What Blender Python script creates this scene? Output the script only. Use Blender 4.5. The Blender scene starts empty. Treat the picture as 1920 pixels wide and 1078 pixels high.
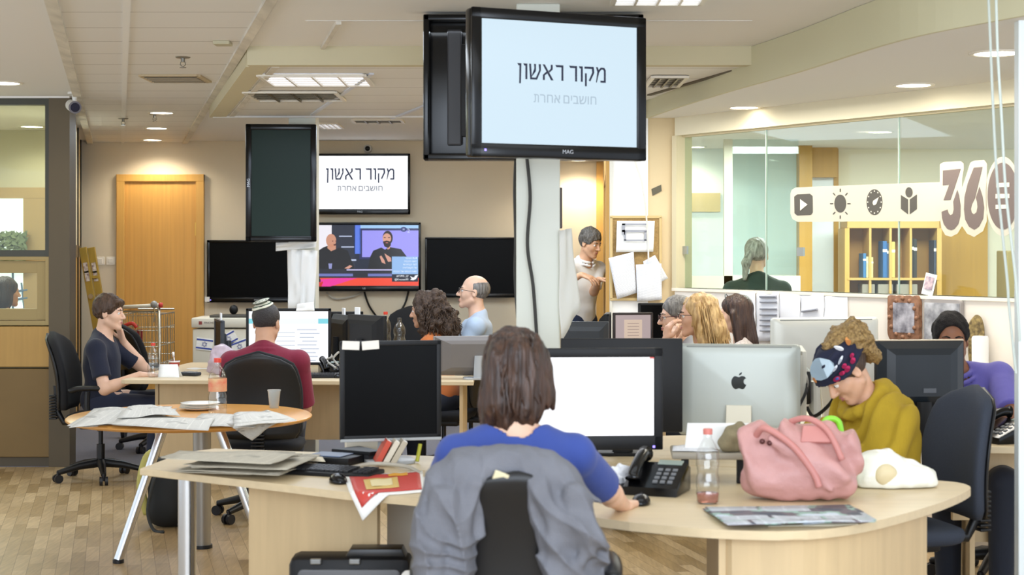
import bpy, bmesh, math, random
import numpy as np
from mathutils import Vector, Matrix, Euler

random.seed(7)
S = bpy.context.scene
COL = S.collection
PI = math.pi
R = math.radians

# ---------------------------------------------------------------- camera
FPX, HZ, CH = 3000.0, 472.0, 1.6          # focal length (px), horizon row, camera height
cam_d = bpy.data.cameras.new('camera')
cam = bpy.data.objects.new('camera', cam_d)
COL.objects.link(cam)
cam.location = (0, 0, CH)
cam.rotation_euler = (PI / 2, 0, 0)
cam_d.sensor_width = 36.0
cam_d.lens = FPX / 1920 * 36.0
cam_d.shift_y = -(539.0 - HZ) / 1920.0
cam_d.clip_start = 0.1
cam_d.clip_end = 100
cam_d.dof.use_dof = True
cam_d.dof.focus_distance = 10.6
cam_d.dof.aperture_fstop = 4.5
S.camera = cam

# ---------------------------------------------------------------- view + world
S.view_settings.view_transform = 'Standard'
S.view_settings.look = 'None'
S.view_settings.gamma = 1.0
S.view_settings.exposure = 0.09
w = bpy.data.worlds.new('world')
S.world = w
w.use_nodes = True
w.node_tree.nodes['Background'].inputs[0].default_value = (0.90, 1.0, 1.14, 1)
w.node_tree.nodes['Background'].inputs[1].default_value = 1.4

def area(name, loc, rot, sx, sy, power, col=(0.90, 1.0, 1.10)):
    d = bpy.data.lights.new(name, 'AREA')
    d.shape = 'RECTANGLE'; d.size = sx; d.size_y = sy
    d.energy = power; d.color = col
    o = bpy.data.objects.new(name, d); COL.objects.link(o)
    o.location = loc; o.rotation_euler = rot
    return o

# rows of recessed fluorescent fittings and an added fill light behind the camera
area('lamp_row_front', (0.0, 5.2, 2.70), (0, 0, 0), 4.0, 1.2, 24)
area('lamp_row_middle', (-0.8, 8.1, 2.66), (0, 0, 0), 2.8, 0.8, 30)
area('lamp_row_inner', (-0.8, 10.6, 2.58), (0, 0, 0), 2.4, 1.4, 44, (0.84, 0.98, 1.2))
area('lamp_row_back', (-1.3, 13.9, 2.68), (0, 0, 0), 5.4, 1.2, 72, (0.84, 1.0, 1.16))
area('lamp_right_aisle', (1.75, 9.3, 2.50), (0, 0, R(-58)), 3.0, 0.4, 40, (1, 0.98, 0.92))
area('lamp_meeting_room', (3.1, 12.6, 2.50), (0, 0, 0), 2.4, 1.0, 150, (0.95, 1.0, 1.02))
area('lamp_glazed_office', (-4.6, 13.0, 2.60), (0, 0, 0), 1.4, 1.4, 75, (1, 1, 1))
area('fill_behind_camera', (0.5, 0.4, 1.9), (R(108), 0, 0), 6.0, 2.2, 230, (0.9, 1.0, 1.14))  # added fill, tilted up to brighten the ceiling; not a real window

# ---------------------------------------------------------------- pixel helper
def P(px, py, Y):
    """a point of the photograph at a distance Y (metres) -> world"""
    return Vector(((px - 960) / FPX * Y, Y, CH - (py - HZ) / FPX * Y))
def PX(px, Y): return (px - 960) / FPX * Y
def PZ(py, Y): return CH - (py - HZ) / FPX * Y

# ---------------------------------------------------------------- materials
def lin(c):
    if isinstance(c, str):
        c = c.lstrip('#'); c = [int(c[i:i + 2], 16) / 255 for i in (0, 2, 4)]
    return tuple((x / 12.92 if x <= 0.04045 else ((x + 0.055) / 1.055) ** 2.4) for x in c)

MATS = {}
def mat(name, c, rough=0.55, metal=0.0, noise=0.0, scale=(6, 6, 6), bump=0.0, bscale=None, emit=None,
        estr=1.0, trans=0.0, ior=1.45, alpha=1.0, spec=0.5, sheen=0.0, coat=0.0, c2=None, wave=None, sss=0.0):
    if name in MATS: return MATS[name]
    m = bpy.data.materials.new(name); MATS[name] = m
    m.use_nodes = True
    nt = m.node_tree; b = nt.nodes['Principled BSDF']
    col = lin(c)
    b.inputs['Base Color'].default_value = (*col, 1)
    b.inputs['Roughness'].default_value = rough
    b.inputs['Metallic'].default_value = metal
    b.inputs['Specular IOR Level'].default_value = spec
    b.inputs['IOR'].default_value = ior
    if trans: b.inputs['Transmission Weight'].default_value = trans
    if alpha < 1: b.inputs['Alpha'].default_value = alpha
    if sheen: b.inputs['Sheen Weight'].default_value = sheen
    if coat: b.inputs['Coat Weight'].default_value = coat
    if sss:
        b.inputs['Subsurface Weight'].default_value = sss
        b.inputs['Subsurface Radius'].default_value = (0.012, 0.005, 0.003)
    if emit is not None:
        b.inputs['Emission Color'].default_value = (*lin(emit), 1)
        b.inputs['Emission Strength'].default_value = estr
    if noise or c2 or bump or wave:
        tc = nt.nodes.new('ShaderNodeTexCoord')
        mp = nt.nodes.new('ShaderNodeMapping'); mp.inputs['Scale'].default_value = scale
        nt.links.new(tc.outputs['Object'], mp.inputs[0])
        if wave:
            n = nt.nodes.new('ShaderNodeTexWave'); n.inputs['Scale'].default_value = wave
            n.inputs['Distortion'].default_value = 2.0; n.inputs['Detail'].default_value = 2
            fac = n.outputs['Fac']
        else:
            n = nt.nodes.new('ShaderNodeTexNoise'); n.inputs['Scale'].default_value = 1.0
            n.inputs['Detail'].default_value = 4
            fac = n.outputs['Fac']
        nt.links.new(mp.outputs[0], n.inputs['Vector'])
        if noise or c2:
            rp = nt.nodes.new('ShaderNodeValToRGB')
            a = lin(c2) if c2 else tuple(min(1, x * (1 + noise)) for x in col)
            z = col if c2 else tuple(x * (1 - noise) for x in col)
            rp.color_ramp.elements[0].color = (*z, 1); rp.color_ramp.elements[1].color = (*a, 1)
            rp.color_ramp.elements[0].position = 0.3; rp.color_ramp.elements[1].position = 0.7
            nt.links.new(fac, rp.inputs[0]); nt.links.new(rp.outputs[0], b.inputs['Base Color'])
        if bump:
            n2 = n
            if bscale:
                mp2 = nt.nodes.new('ShaderNodeMapping'); mp2.inputs['Scale'].default_value = bscale
                nt.links.new(tc.outputs['Object'], mp2.inputs[0])
                n2 = nt.nodes.new('ShaderNodeTexNoise'); n2.inputs['Scale'].default_value = 1; n2.inputs['Detail'].default_value = 3
                nt.links.new(mp2.outputs[0], n2.inputs['Vector'])
            bp = nt.nodes.new('ShaderNodeBump'); bp.inputs['Strength'].default_value = bump; bp.inputs['Distance'].default_value = 0.01
            nt.links.new(n2.outputs['Fac'], bp.inputs['Height']); nt.links.new(bp.outputs[0], b.inputs['Normal'])
    return m

def emat(name, c, s=1.0):
    return mat(name, (0.02, 0.02, 0.02), 0.25, emit=c, estr=s)

def glass_mat(name, tint, refl=0.10):
    if name in MATS: return MATS[name]
    m = bpy.data.materials.new(name); MATS[name] = m; m.use_nodes = True
    nt = m.node_tree; nt.nodes.clear()
    out = nt.nodes.new('ShaderNodeOutputMaterial'); mx = nt.nodes.new('ShaderNodeMixShader')
    t = nt.nodes.new('ShaderNodeBsdfTransparent'); g = nt.nodes.new('ShaderNodeBsdfGlossy')
    t.inputs[0].default_value = (*lin(tint), 1); g.inputs['Roughness'].default_value = 0.02
    lw = nt.nodes.new('ShaderNodeLayerWeight'); lw.inputs[0].default_value = 0.5        # Schlick reflectance, the same on both faces
    pw = nt.nodes.new('ShaderNodeMath'); pw.operation = 'POWER'; pw.inputs[1].default_value = 5.0
    ad = nt.nodes.new('ShaderNodeMath'); ad.operation = 'MULTIPLY_ADD'; ad.inputs[1].default_value = 0.9; ad.inputs[2].default_value = refl
    nt.links.new(lw.outputs['Facing'], pw.inputs[0]); nt.links.new(pw.outputs[0], ad.inputs[0]); nt.links.new(ad.outputs[0], mx.inputs[0])
    nt.links.new(t.outputs[0], mx.inputs[1]); nt.links.new(g.outputs[0], mx.inputs[2])
    nt.links.new(mx.outputs[0], out.inputs[0])
    return m

# ---------------------------------------------------------------- objects
def clean(name): return name
def link_mesh(name, me, m, parent=None):
    o = bpy.data.objects.new(name, me); COL.objects.link(o)
    if m is not None:
        if isinstance(m, (list, tuple)):
            for q in m: me.materials.append(q)
        else: me.materials.append(m)
    if parent is not None: o.parent = parent
    return o

def obj(name, bm, m, parent=None, smooth=False, loc=None, rot=None):
    me = bpy.data.meshes.new(name)
    bmesh.ops.recalc_face_normals(bm, faces=bm.faces[:])
    bm.to_mesh(me); bm.free()
    if smooth is True:
        for p in me.polygons: p.use_smooth = True
    elif smooth:                               # an angle in degrees: auto smooth
        for p in me.polygons: p.use_smooth = True
        me.set_sharp_from_angle(angle=R(smooth))
    o = link_mesh(name, me, m, parent)
    if loc is not None: o.location = loc
    if rot is not None: o.rotation_euler = rot
    return o

def tag(o, label, cat, group=None, kind=None):
    o['label'] = label; o['category'] = cat
    if group: o['group'] = group
    if kind: o['kind'] = kind
    return o

def thing(name, label, cat, loc=(0, 0, 0), rz=0.0, group=None):
    o = bpy.data.objects.new(name, None); COL.objects.link(o)
    o.empty_display_size = 0.05
    o.location = loc; o.rotation_euler = (0, 0, rz)
    return tag(o, label, cat, group)

def struct(name, bm, m, smooth=False, parent=None):
    o = obj(name, bm, m, parent, smooth)
    if parent is None: o['kind'] = 'structure'
    return o

def copy_tree(o, parent=None):
    c = o.copy(); COL.objects.link(c)
    if parent is not None: c.parent = parent
    for ch in list(o.children): copy_tree(ch, c)
    return c

# ---------------------------------------------------------------- shape helpers (add to a bmesh)
def BM(): return bmesh.new()

def box(bm, c, s, bev=0.0, rot=None, seg=2):
    M = Matrix.Translation(Vector(c))
    if rot is not None: M = M @ Euler(rot).to_matrix().to_4x4()
    M = M @ Matrix.Diagonal((s[0], s[1], s[2], 1))
    r = bmesh.ops.create_cube(bm, size=1.0, matrix=M)
    if bev:
        es = list({e for v in r['verts'] for e in v.link_edges})
        bmesh.ops.bevel(bm, geom=es, offset=min(bev, min(s) * 0.49), segments=seg, affect='EDGES', profile=0.5)
    return bm

def bx(bm, x0, x1, y0, y1, z0, z1, bev=0.0):
    return box(bm, ((x0 + x1) / 2, (y0 + y1) / 2, (z0 + z1) / 2), (abs(x1 - x0), abs(y1 - y0), abs(z1 - z0)), bev)

def tube(bm, pts, r, n=8, cap=True, closed=False):
    pts = [Vector(p) for p in pts]; rs = r if isinstance(r, (list, tuple)) else [r] * len(pts)
    rings = []; up = None
    N = len(pts)
    for i, p in enumerate(pts):
        a = pts[i - 1] if (i > 0 or closed) else p
        b = pts[(i + 1) % N] if (i < N - 1 or closed) else p
        t = (b - a)
        if t.length < 1e-9: t = Vector((0, 0, 1))
        t.normalize()
        if up is None:
            up = t.orthogonal().normalized()
        up = (up - t * up.dot(t))
        if up.length < 1e-6: up = t.orthogonal()
        up.normalize(); sd = t.cross(up)
        rings.append([bm.verts.new(p + (up * math.cos(2 * PI * k / n) + sd * math.sin(2 * PI * k / n)) * rs[i]) for k in range(n)])
    L = len(rings)
    for i in range(L if closed else L - 1):
        A, B = rings[i], rings[(i + 1) % L]
        for k in range(n):
            bm.faces.new((A[k], A[(k + 1) % n], B[(k + 1) % n], B[k]))
    if cap and not closed:
        bm.faces.new(rings[0]); bm.faces.new(list(reversed(rings[-1])))
    return bm

def lathe(bm, prof, n=24, c=(0, 0, 0), cap=True):
    """profile of (radius, z) turned round the z axis"""
    c = Vector(c); rings = []
    for r, z in prof:
        if r < 1e-6: rings.append([bm.verts.new(c + Vector((0, 0, z)))])
        else: rings.append([bm.verts.new(c + Vector((r * math.cos(2 * PI * k / n), r * math.sin(2 * PI * k / n), z))) for k in range(n)])
    for A, B in zip(rings[:-1], rings[1:]):
        for k in range(n):
            a = [A[k % len(A)], A[(k + 1) % len(A)], B[(k + 1) % len(B)], B[k % len(B)]]
            u = []
            for v in a:
                if v not in u: u.append(v)
            if len(u) > 2: bm.faces.new(u)
    if cap:
        for rg in (rings[0], rings[-1]):
            if len(rg) > 2: bm.faces.new(rg)
    return bm

def prism(bm, pts, d0, d1, plane='XY', bev=0.0):
    """outline pts extruded along the third axis from d0 to d1; plane XY (along z), XZ (along y), YZ (along x)"""
    def v3(p, d):
        return {'XY': (p[0], p[1], d), 'XZ': (p[0], d, p[1]), 'YZ': (d, p[0], p[1])}[plane]
    A = [bm.verts.new(v3(p, d0)) for p in pts]; B = [bm.verts.new(v3(p, d1)) for p in pts]
    fs = [bm.faces.new(A), bm.faces.new(list(reversed(B)))]
    n = len(pts)
    for i in range(n): bm.faces.new((A[i], A[(i + 1) % n], B[(i + 1) % n], B[i]))
    if bev:
        es = [e for f in fs for e in f.edges]
        bmesh.ops.bevel(bm, geom=list(set(es)), offset=bev, segments=2, affect='EDGES', profile=0.5)
    return bm

def poly(bm, pts):
    return bm.faces.new([bm.verts.new(p) for p in pts])

def disc(bm, c, r, n=24, ax='z', ry=None):
    ry = ry or r
    q = []
    for k in range(n):
        a = 2 * PI * k / n; u, v = r * math.cos(a), ry * math.sin(a)
        q.append(bm.verts.new({'z': (c[0] + u, c[1] + v, c[2]), 'y': (c[0] + u, c[1], c[2] + v), 'x': (c[0], c[1] + u, c[2] + v)}[ax]))
    bm.faces.new(q)

def arc_pts(c, r, a0, a1, n):
    return [(c[0] + r * math.cos(R(a0 + (a1 - a0) * i / n)), c[1] + r * math.sin(R(a0 + (a1 - a0) * i / n))) for i in range(n + 1)]

def spline(pts, n=6):
    """Catmull-Rom through the points"""
    pts = [Vector(p) for p in pts]; out = []
    for i in range(len(pts) - 1):
        p0 = pts[max(0, i - 1)]; p1 = pts[i]; p2 = pts[i + 1]; p3 = pts[min(len(pts) - 1, i + 2)]
        for k in range(n):
            t = k / n
            out.append(0.5 * ((2 * p1) + (p2 - p0) * t + (2 * p0 - 5 * p1 + 4 * p2 - p3) * t * t + (3 * p1 - p0 - 3 * p2 + p3) * t ** 3))
    out.append(pts[-1]); return out

def rrect(w, h, r, n=4, cx=0.0, cy=0.0):
    o = []
    for sx, sy, a in ((1, 1, 0), (-1, 1, 90), (-1, -1, 180), (1, -1, 270)):
        o += arc_pts((cx + sx * (w / 2 - r), cy + sy * (h / 2 - r)), r, a, a + 90, n)
    return o

def text_bm(s, size, align='CENTER', extrude=0.0, bold=0.0, sx=1.0):
    cu = bpy.data.curves.new('lettering', 'FONT'); cu.body = s; cu.size = size; cu.align_x = align; cu.align_y = 'CENTER'
    cu.extrude = extrude; cu.offset = bold; cu.resolution_u = 3
    o = bpy.data.objects.new('lettering', cu); COL.objects.link(o)
    dg = bpy.context.evaluated_depsgraph_get(); dg.update()
    me = bpy.data.meshes.new_from_object(o.evaluated_get(dg))
    bm = bmesh.new(); bm.from_mesh(me); bpy.data.meshes.remove(me)
    bpy.data.objects.remove(o); bpy.data.curves.remove(cu)
    # from the XY plane into the XZ plane, reading from -Y
    for v in bm.verts: v.co = Vector((v.co.x * sx, -v.co.z, v.co.y))
    return bm

def merge(bm, other, M=None):
    """append another bmesh (freed) moved by M"""
    if M is not None: other.transform(M)
    me = bpy.data.meshes.new('tmp'); other.to_mesh(me); other.free()
    bm.from_mesh(me); bpy.data.meshes.remove(me)
    return bm

# ---------------------------------------------------------------- distance fields
def _hash(ix, iy, iz, seed):
    h = (ix * 374761393 + iy * 668265263 + iz * 2147483647 + seed * 974711).astype(np.int64) & 0xffffffff
    h = ((h ^ (h >> 13)) * 1274126177) & 0xffffffff
    return ((h ^ (h >> 16)) & 0xffff).astype(np.float32) / 65535.0 * 2 - 1

def vnoise(x, y, z, seed=0):
    x, y, z = np.broadcast_arrays(x, y, z)
    ix, iy, iz = np.floor(x).astype(np.int64), np.floor(y).astype(np.int64), np.floor(z).astype(np.int64)
    fx, fy, fz = x - ix, y - iy, z - iz
    fx, fy, fz = [f * f * (3 - 2 * f) for f in (fx, fy, fz)]
    o = 0
    for a in (0, 1):
        for b in (0, 1):
            for c in (0, 1):
                o = o + _hash(ix + a, iy + b, iz + c, seed) * (fx if a else 1 - fx) * (fy if b else 1 - fy) * (fz if c else 1 - fz)
    return o

class Field:
    def __init__(s, lo, hi, vox):
        s.lo = np.array(lo, float); s.v = vox
        s.n = np.ceil((np.array(hi, float) - s.lo) / vox).astype(int) + 1
        s.f = np.full(s.n, 0.5, np.float32)
    def _blk(s, lo, hi):
        a = np.maximum(0, np.floor((np.array(lo) - s.lo) / s.v).astype(int))
        b = np.minimum(s.n, np.ceil((np.array(hi) - s.lo) / s.v).astype(int) + 1)
        if (b <= a).any(): return None
        ax = [(s.lo[i] + np.arange(a[i], b[i]) * s.v).astype(np.float32) for i in range(3)]
        return (slice(a[0], b[0]), slice(a[1], b[1]), slice(a[2], b[2])), ax[0][:, None, None], ax[1][None, :, None], ax[2][None, None, :]
    def _mix(s, sl, d, k, op):
        f = s.f[sl]
        if op == 'add':
            if k > 0:
                h = np.clip(0.5 + 0.5 * (d - f) / k, 0, 1)
                s.f[sl] = d + (f - d) * h - k * h * (1 - h)
            else: s.f[sl] = np.minimum(f, d)
        elif op == 'sub':
            if k > 0:
                h = np.clip(0.5 - 0.5 * (f + d) / k, 0, 1)
                s.f[sl] = f + (-d - f) * h + k * h * (1 - h)
            else: s.f[sl] = np.maximum(f, -d)
        else: s.f[sl] = np.maximum(f, d)
    def cone(s, a, b, ra, rb=None, k=0.02, op='add', flat=False):
        rb = ra if rb is None else rb
        a, b = np.array(a, float), np.array(b, float); m = max(ra, rb) + k + 0.03
        q = s._blk(np.minimum(a, b) - m, np.maximum(a, b) + m)
        if q is None: return s
        sl, x, y, z = q; ba = b - a; L2 = max(float(ba @ ba), 1e-9)
        tr = ((x - a[0]) * ba[0] + (y - a[1]) * ba[1] + (z - a[2]) * ba[2]) / L2
        t = np.clip(tr, 0, 1)
        d = np.sqrt((x - a[0] - t * ba[0]) ** 2 + (y - a[1] - t * ba[1]) ** 2 + (z - a[2] - t * ba[2]) ** 2) - (ra + (rb - ra) * t)
        if flat: d = np.maximum(d, (tr - 1) * math.sqrt(L2))
        s._mix(sl, d.astype(np.float32), k, op); return s
    def ell(s, c, r, rot=None, k=0.02, op='add'):
        c = np.array(c, float); r = np.array(r, float); m = r.max() + k + 0.03
        q = s._blk(c - m, c + m)
        if q is None: return s
        sl, x, y, z = q; X, Y, Z = x - c[0], y - c[1], z - c[2]
        if rot is not None:
            Q = np.array(rot.transposed() if hasattr(rot, 'transposed') else rot, float)
            X, Y, Z = [Q[i][0] * X + Q[i][1] * Y + Q[i][2] * Z for i in range(3)]
        k0 = np.sqrt((X / r[0]) ** 2 + (Y / r[1]) ** 2 + (Z / r[2]) ** 2)
        k1 = np.sqrt((X / r[0] ** 2) ** 2 + (Y / r[1] ** 2) ** 2 + (Z / r[2] ** 2) ** 2) + 1e-6
        d = k0 * (k0 - 1) / k1
        s._mix(sl, d.astype(np.float32), k, op); return s
    def box(s, c, h, rot=None, rad=0.01, k=0.0, op='add'):
        c = np.array(c, float); h = np.array(h, float); m = float(np.linalg.norm(h)) + k + 0.03
        q = s._blk(c - m, c + m)
        if q is None: return s
        sl, x, y, z = q; X, Y, Z = x - c[0], y - c[1], z - c[2]
        if rot is not None:
            Q = np.array(rot.transposed() if hasattr(rot, 'transposed') else rot, float)
            X, Y, Z = [Q[i][0] * X + Q[i][1] * Y + Q[i][2] * Z for i in range(3)]
        qx, qy, qz = [np.abs(A) - (h[i] - rad) for i, A in enumerate((X, Y, Z))]
        d = np.sqrt(np.maximum(qx, 0) ** 2 + np.maximum(qy, 0) ** 2 + np.maximum(qz, 0) ** 2) + np.minimum(np.maximum(qx, np.maximum(qy, qz)), 0) - rad
        s._mix(sl, d.astype(np.float32), k, op); return s
    def axes(s):
        return [(s.lo[i] + np.arange(s.n[i]) * s.v).astype(np.float32).reshape([-1 if j == i else 1 for j in range(3)]) for i in range(3)]
    def plane(s, p, n, k=0.0):
        """keep the side the normal points away from"""
        n = np.array(n, float); n /= np.linalg.norm(n); x, y, z = s.axes()
        s.f = np.maximum(s.f, ((x - p[0]) * n[0] + (y - p[1]) * n[1] + (z - p[2]) * n[2]).astype(np.float32)); return s
    def noise(s, amp, sc, seed=0):
        x, y, z = s.axes(); near = np.abs(s.f) < amp * 3 + 2 * s.v
        if not near.any(): return s
        i = np.nonzero(near)
        s.f[i] += amp * vnoise((s.lo[0] + i[0] * s.v) * sc[0], (s.lo[1] + i[1] * s.v) * sc[1], (s.lo[2] + i[2] * s.v) * sc[2], seed)
        return s
    def warp(s, fn, band=0.03):
        i = np.nonzero(np.abs(s.f) < band)
        s.f[i] += fn(s.lo[0] + i[0] * s.v, s.lo[1] + i[1] * s.v, s.lo[2] + i[2] * s.v); return s
    def mesh(s, smooth=1):
        f = s.f; f[0] = f[-1] = 0.1; f[:, 0] = f[:, -1] = 0.1; f[:, :, 0] = f[:, :, -1] = 0.1
        ins = f < 0
        c = np.zeros(np.array(f.shape) - 1, np.int8)
        for a in (0, 1):
            for b in (0, 1):
                for d in (0, 1):
                    c += ins[a:f.shape[0] - 1 + a, b:f.shape[1] - 1 + b, d:f.shape[2] - 1 + d]
        I = np.nonzero((c > 0) & (c < 8)); n = len(I[0])
        idx = np.full(c.shape, -1, np.int32); idx[I] = np.arange(n)
        cor = {(a, b, d): f[I[0] + a, I[1] + b, I[2] + d] for a in (0, 1) for b in (0, 1) for d in (0, 1)}
        acc = np.zeros((n, 3)); cnt = np.zeros(n)
        for p in cor:
            for ax in range(3):
                if p[ax] == 0:
                    q = list(p); q[ax] = 1; q = tuple(q); fa, fb = cor[p], cor[q]
                    m = (fa < 0) != (fb < 0)
                    t = np.where(m, fa / np.where(m, fa - fb, 1), 0)
                    pt = np.array(p, float)[None, :].repeat(n, 0); pt[:, ax] += t
                    acc[m] += pt[m]; cnt[m] += 1
        V = s.lo + (np.stack(I, 1) + acc / cnt[:, None]) * s.v
        F = []
        for ax in range(3):
            b, cc = [(1, 2), (2, 0), (0, 1)][ax]
            sl0 = [slice(None)] * 3; sl1 = [slice(None)] * 3
            sl0[ax] = slice(0, f.shape[ax] - 1); sl1[ax] = slice(1, f.shape[ax])
            e = ins[tuple(sl0)] != ins[tuple(sl1)]; J = np.array(np.nonzero(e))
            ok = (J[b] > 0) & (J[cc] > 0); J = J[:, ok]
            def at(db, dc):
                K = J.copy(); K[b] -= db; K[cc] -= dc; return idx[K[0], K[1], K[2]]
            q = np.stack([at(0, 0), at(1, 0), at(1, 1), at(0, 1)], 1)
            fl = ins[J[0], J[1], J[2]]
            q[~fl] = q[~fl][:, ::-1]
            F.append(q)
        F = np.concatenate(F); F = F[(F >= 0).all(1)]
        for _ in range(smooth):
            A = np.zeros_like(V); N = np.zeros(n)
            for a in range(4):
                u, v = F[:, a], F[:, (a + 1) % 4]
                for d in range(3):
                    A[:, d] += np.bincount(u, V[v, d], n) + np.bincount(v, V[u, d], n)
                N += np.bincount(u, minlength=n) + np.bincount(v, minlength=n)
            V = V * 0.4 + 0.6 * A / np.maximum(N, 1)[:, None]
        return V, F
    def obj(s, name, m, parent=None, smooth=1, flip=False):
        V, F = s.mesh(smooth)
        me = bpy.data.meshes.new(name)
        me.vertices.add(len(V)); me.vertices.foreach_set('co', V.astype(np.float32).ravel())
        me.loops.add(F.size); me.loops.foreach_set('vertex_index', F.astype(np.int32).ravel())
        me.polygons.add(len(F)); me.polygons.foreach_set('loop_start', np.arange(0, F.size, 4, dtype=np.int32))
        me.polygons.foreach_set('loop_total', np.full(len(F), 4, np.int32))
        me.polygons.foreach_set('use_smooth', np.ones(len(F), bool))
        me.update(calc_edges=True); me.validate()
        return link_mesh(name, me, m, parent)

# ================================================================ THE ROOM
M_cream = mat('wall_paint', '#DCD0B8', 0.8, noise=0.02, scale=(2, 2, 2))
M_white_wall = mat('white_wall_paint', '#E9E4DA', 0.75)
M_beige_pier = mat('beige_pier_paint', '#DEC9A0', 0.75)
M_ceil = mat('ceiling_paint', '#E9E7E2', 0.85)
M_green = mat('soffit_side_paint', '#D0CBAA', 0.8)
M_beam = mat('beam_paint', '#CFC6A6', 0.8)
M_trim_old = mat('worn_ceiling_trim', '#D6D0C2', 0.7, noise=0.16, scale=(14, 2.2, 14))
M_bronze = mat('bronze_aluminium', '#5E5340', 0.45, metal=0.25, noise=0.05, scale=(3, 3, 1))
M_dkframe = mat('dark_window_frame', '#4A4A42', 0.4, metal=0.3)
M_tan = mat('tan_laminate_panel', '#B58F4E', 0.45, noise=0.06, scale=(30, 30, 2))
M_olive = mat('olive_brown_panel', '#7C6338', 0.5, noise=0.05, scale=(2, 2, 4))
M_frame_tan = mat('greyish_tan_frame', '#A18D5C', 0.45)
M_black = mat('black_plastic', '#121212', 0.38)
M_door = mat('door_veneer', '#D2A056', 0.4, noise=0.07, scale=(45, 45, 1.2))
M_doorfr = mat('door_frame_wood', '#D3A55A', 0.38, noise=0.06, scale=(40, 40, 1.5))
M_chrome = mat('brushed_chrome', '#D2D4D6', 0.25, metal=1.0)
M_glass = glass_mat('clear_glass', (0.95, 0.98, 0.96), 0.03)
M_glass_g = glass_mat('office_glass', (0.92, 0.95, 0.92), 0.04)

def node_floor(name, a, b, c):
    m = bpy.data.materials.new(name); m.use_nodes = True; nt = m.node_tree; p = nt.nodes['Principled BSDF']
    tc = nt.nodes.new('ShaderNodeTexCoord'); mp = nt.nodes.new('ShaderNodeMapping')
    mp.inputs['Rotation'].default_value = (0, 0, R(90 - 14)); 
    br = nt.nodes.new('ShaderNodeTexBrick'); br.offset = 0.37; br.squash = 1.0
    br.inputs['Scale'].default_value = 1.0; br.inputs['Brick Width'].default_value = 0.42; br.inputs['Row Height'].default_value = 0.07
    br.inputs['Mortar Size'].default_value = 0.0012; br.inputs['Bias'].default_value = 0.0
    br.inputs['Color1'].default_value = (*lin(a), 1); br.inputs['Color2'].default_value = (*lin(b), 1); br.inputs['Mortar'].default_value = (*lin(c), 1)
    nz = nt.nodes.new('ShaderNodeTexNoise'); nz.inputs['Scale'].default_value = 3; nz.inputs['Detail'].default_value = 6
    m2 = nt.nodes.new('ShaderNodeMapping'); m2.inputs['Scale'].default_value = (22, 2, 1); m2.inputs['Rotation'].default_value = (0, 0, R(-14))
    mx = nt.nodes.new('ShaderNodeMix'); mx.data_type = 'RGBA'; mx.blend_type = 'OVERLAY'; mx.inputs[0].default_value = 0.5
    L = nt.links.new
    L(tc.outputs['Object'], mp.inputs[0]); L(mp.outputs[0], br.inputs['Vector'])
    L(tc.outputs['Object'], m2.inputs[0]); L(m2.outputs[0], nz.inputs['Vector'])
    L(br.outputs['Color'], mx.inputs[6]); L(nz.outputs['Color'], mx.inputs[7]); 
    bw = nt.nodes.new('ShaderNodeRGBToBW'); L(nz.outputs['Color'], bw.inputs[0]); L(bw.outputs[0], mx.inputs[7])
    L(mx.outputs[2], p.inputs['Base Color'])
    p.inputs['Roughness'].default_value = 0.38
    return m

def node_ceiling(name, base, dark, y0, dy):
    m = bpy.data.materials.new(name); m.use_nodes = True; nt = m.node_tree; p = nt.nodes['Principled BSDF']
    tc = nt.nodes.new('ShaderNodeTexCoord'); sp = nt.nodes.new('ShaderNodeSeparateXYZ')
    L = nt.links.new; L(tc.outputs['Object'], sp.inputs[0])
    def mth(op, a, v):
        n = nt.nodes.new('ShaderNodeMath'); n.operation = op; L(a, n.inputs[0]); n.inputs[1].default_value = v; return n.outputs[0]
    f = mth('FRACT', mth('DIVIDE', mth('SUBTRACT', sp.outputs['Y'], y0 - 40 * dy), dy), 0)
    g = mth('LESS_THAN', f, 0.022)
    mx = nt.nodes.new('ShaderNodeMix'); mx.data_type = 'RGBA'
    mx.inputs[6].default_value = (*lin(base), 1); mx.inputs[7].default_value = (*lin(dark), 1)
    L(g, mx.inputs[0]); L(mx.outputs[2], p.inputs['Base Color']); p.inputs['Roughness'].default_value = 0.6
    return m

M_parquet = node_floor('oak_strip_parquet', '#C4AA80', '#9A8056', '#77603F')
M_carpet = mat('blue_grey_carpet', '#6A6A72', 0.95, noise=0.12, scale=(160, 160, 160))
M_strip = node_ceiling('metal_ceiling_strips', '#E6E4DF', '#A09A90', 7.63, 0.534)

VX = -0.2453                                   # the ceiling runs into depth along (VX, 1)
ZC, ZS, ZI = 2.756, 2.54, 2.655                # main ceiling, right soffit, inner dropped ceiling

struct('floor', bx(BM(), -7, 7, -0.4, 11.9, -0.06, 0), M_parquet)
struct('floor_carpet', bx(BM(), -7, 7, 11.9, 17.2, -0.06, 0.004), M_carpet)
struct('ceiling', bx(BM(), -7, 7, 1.2, 17.2, ZC, ZC + 0.1), M_ceil)

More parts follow.
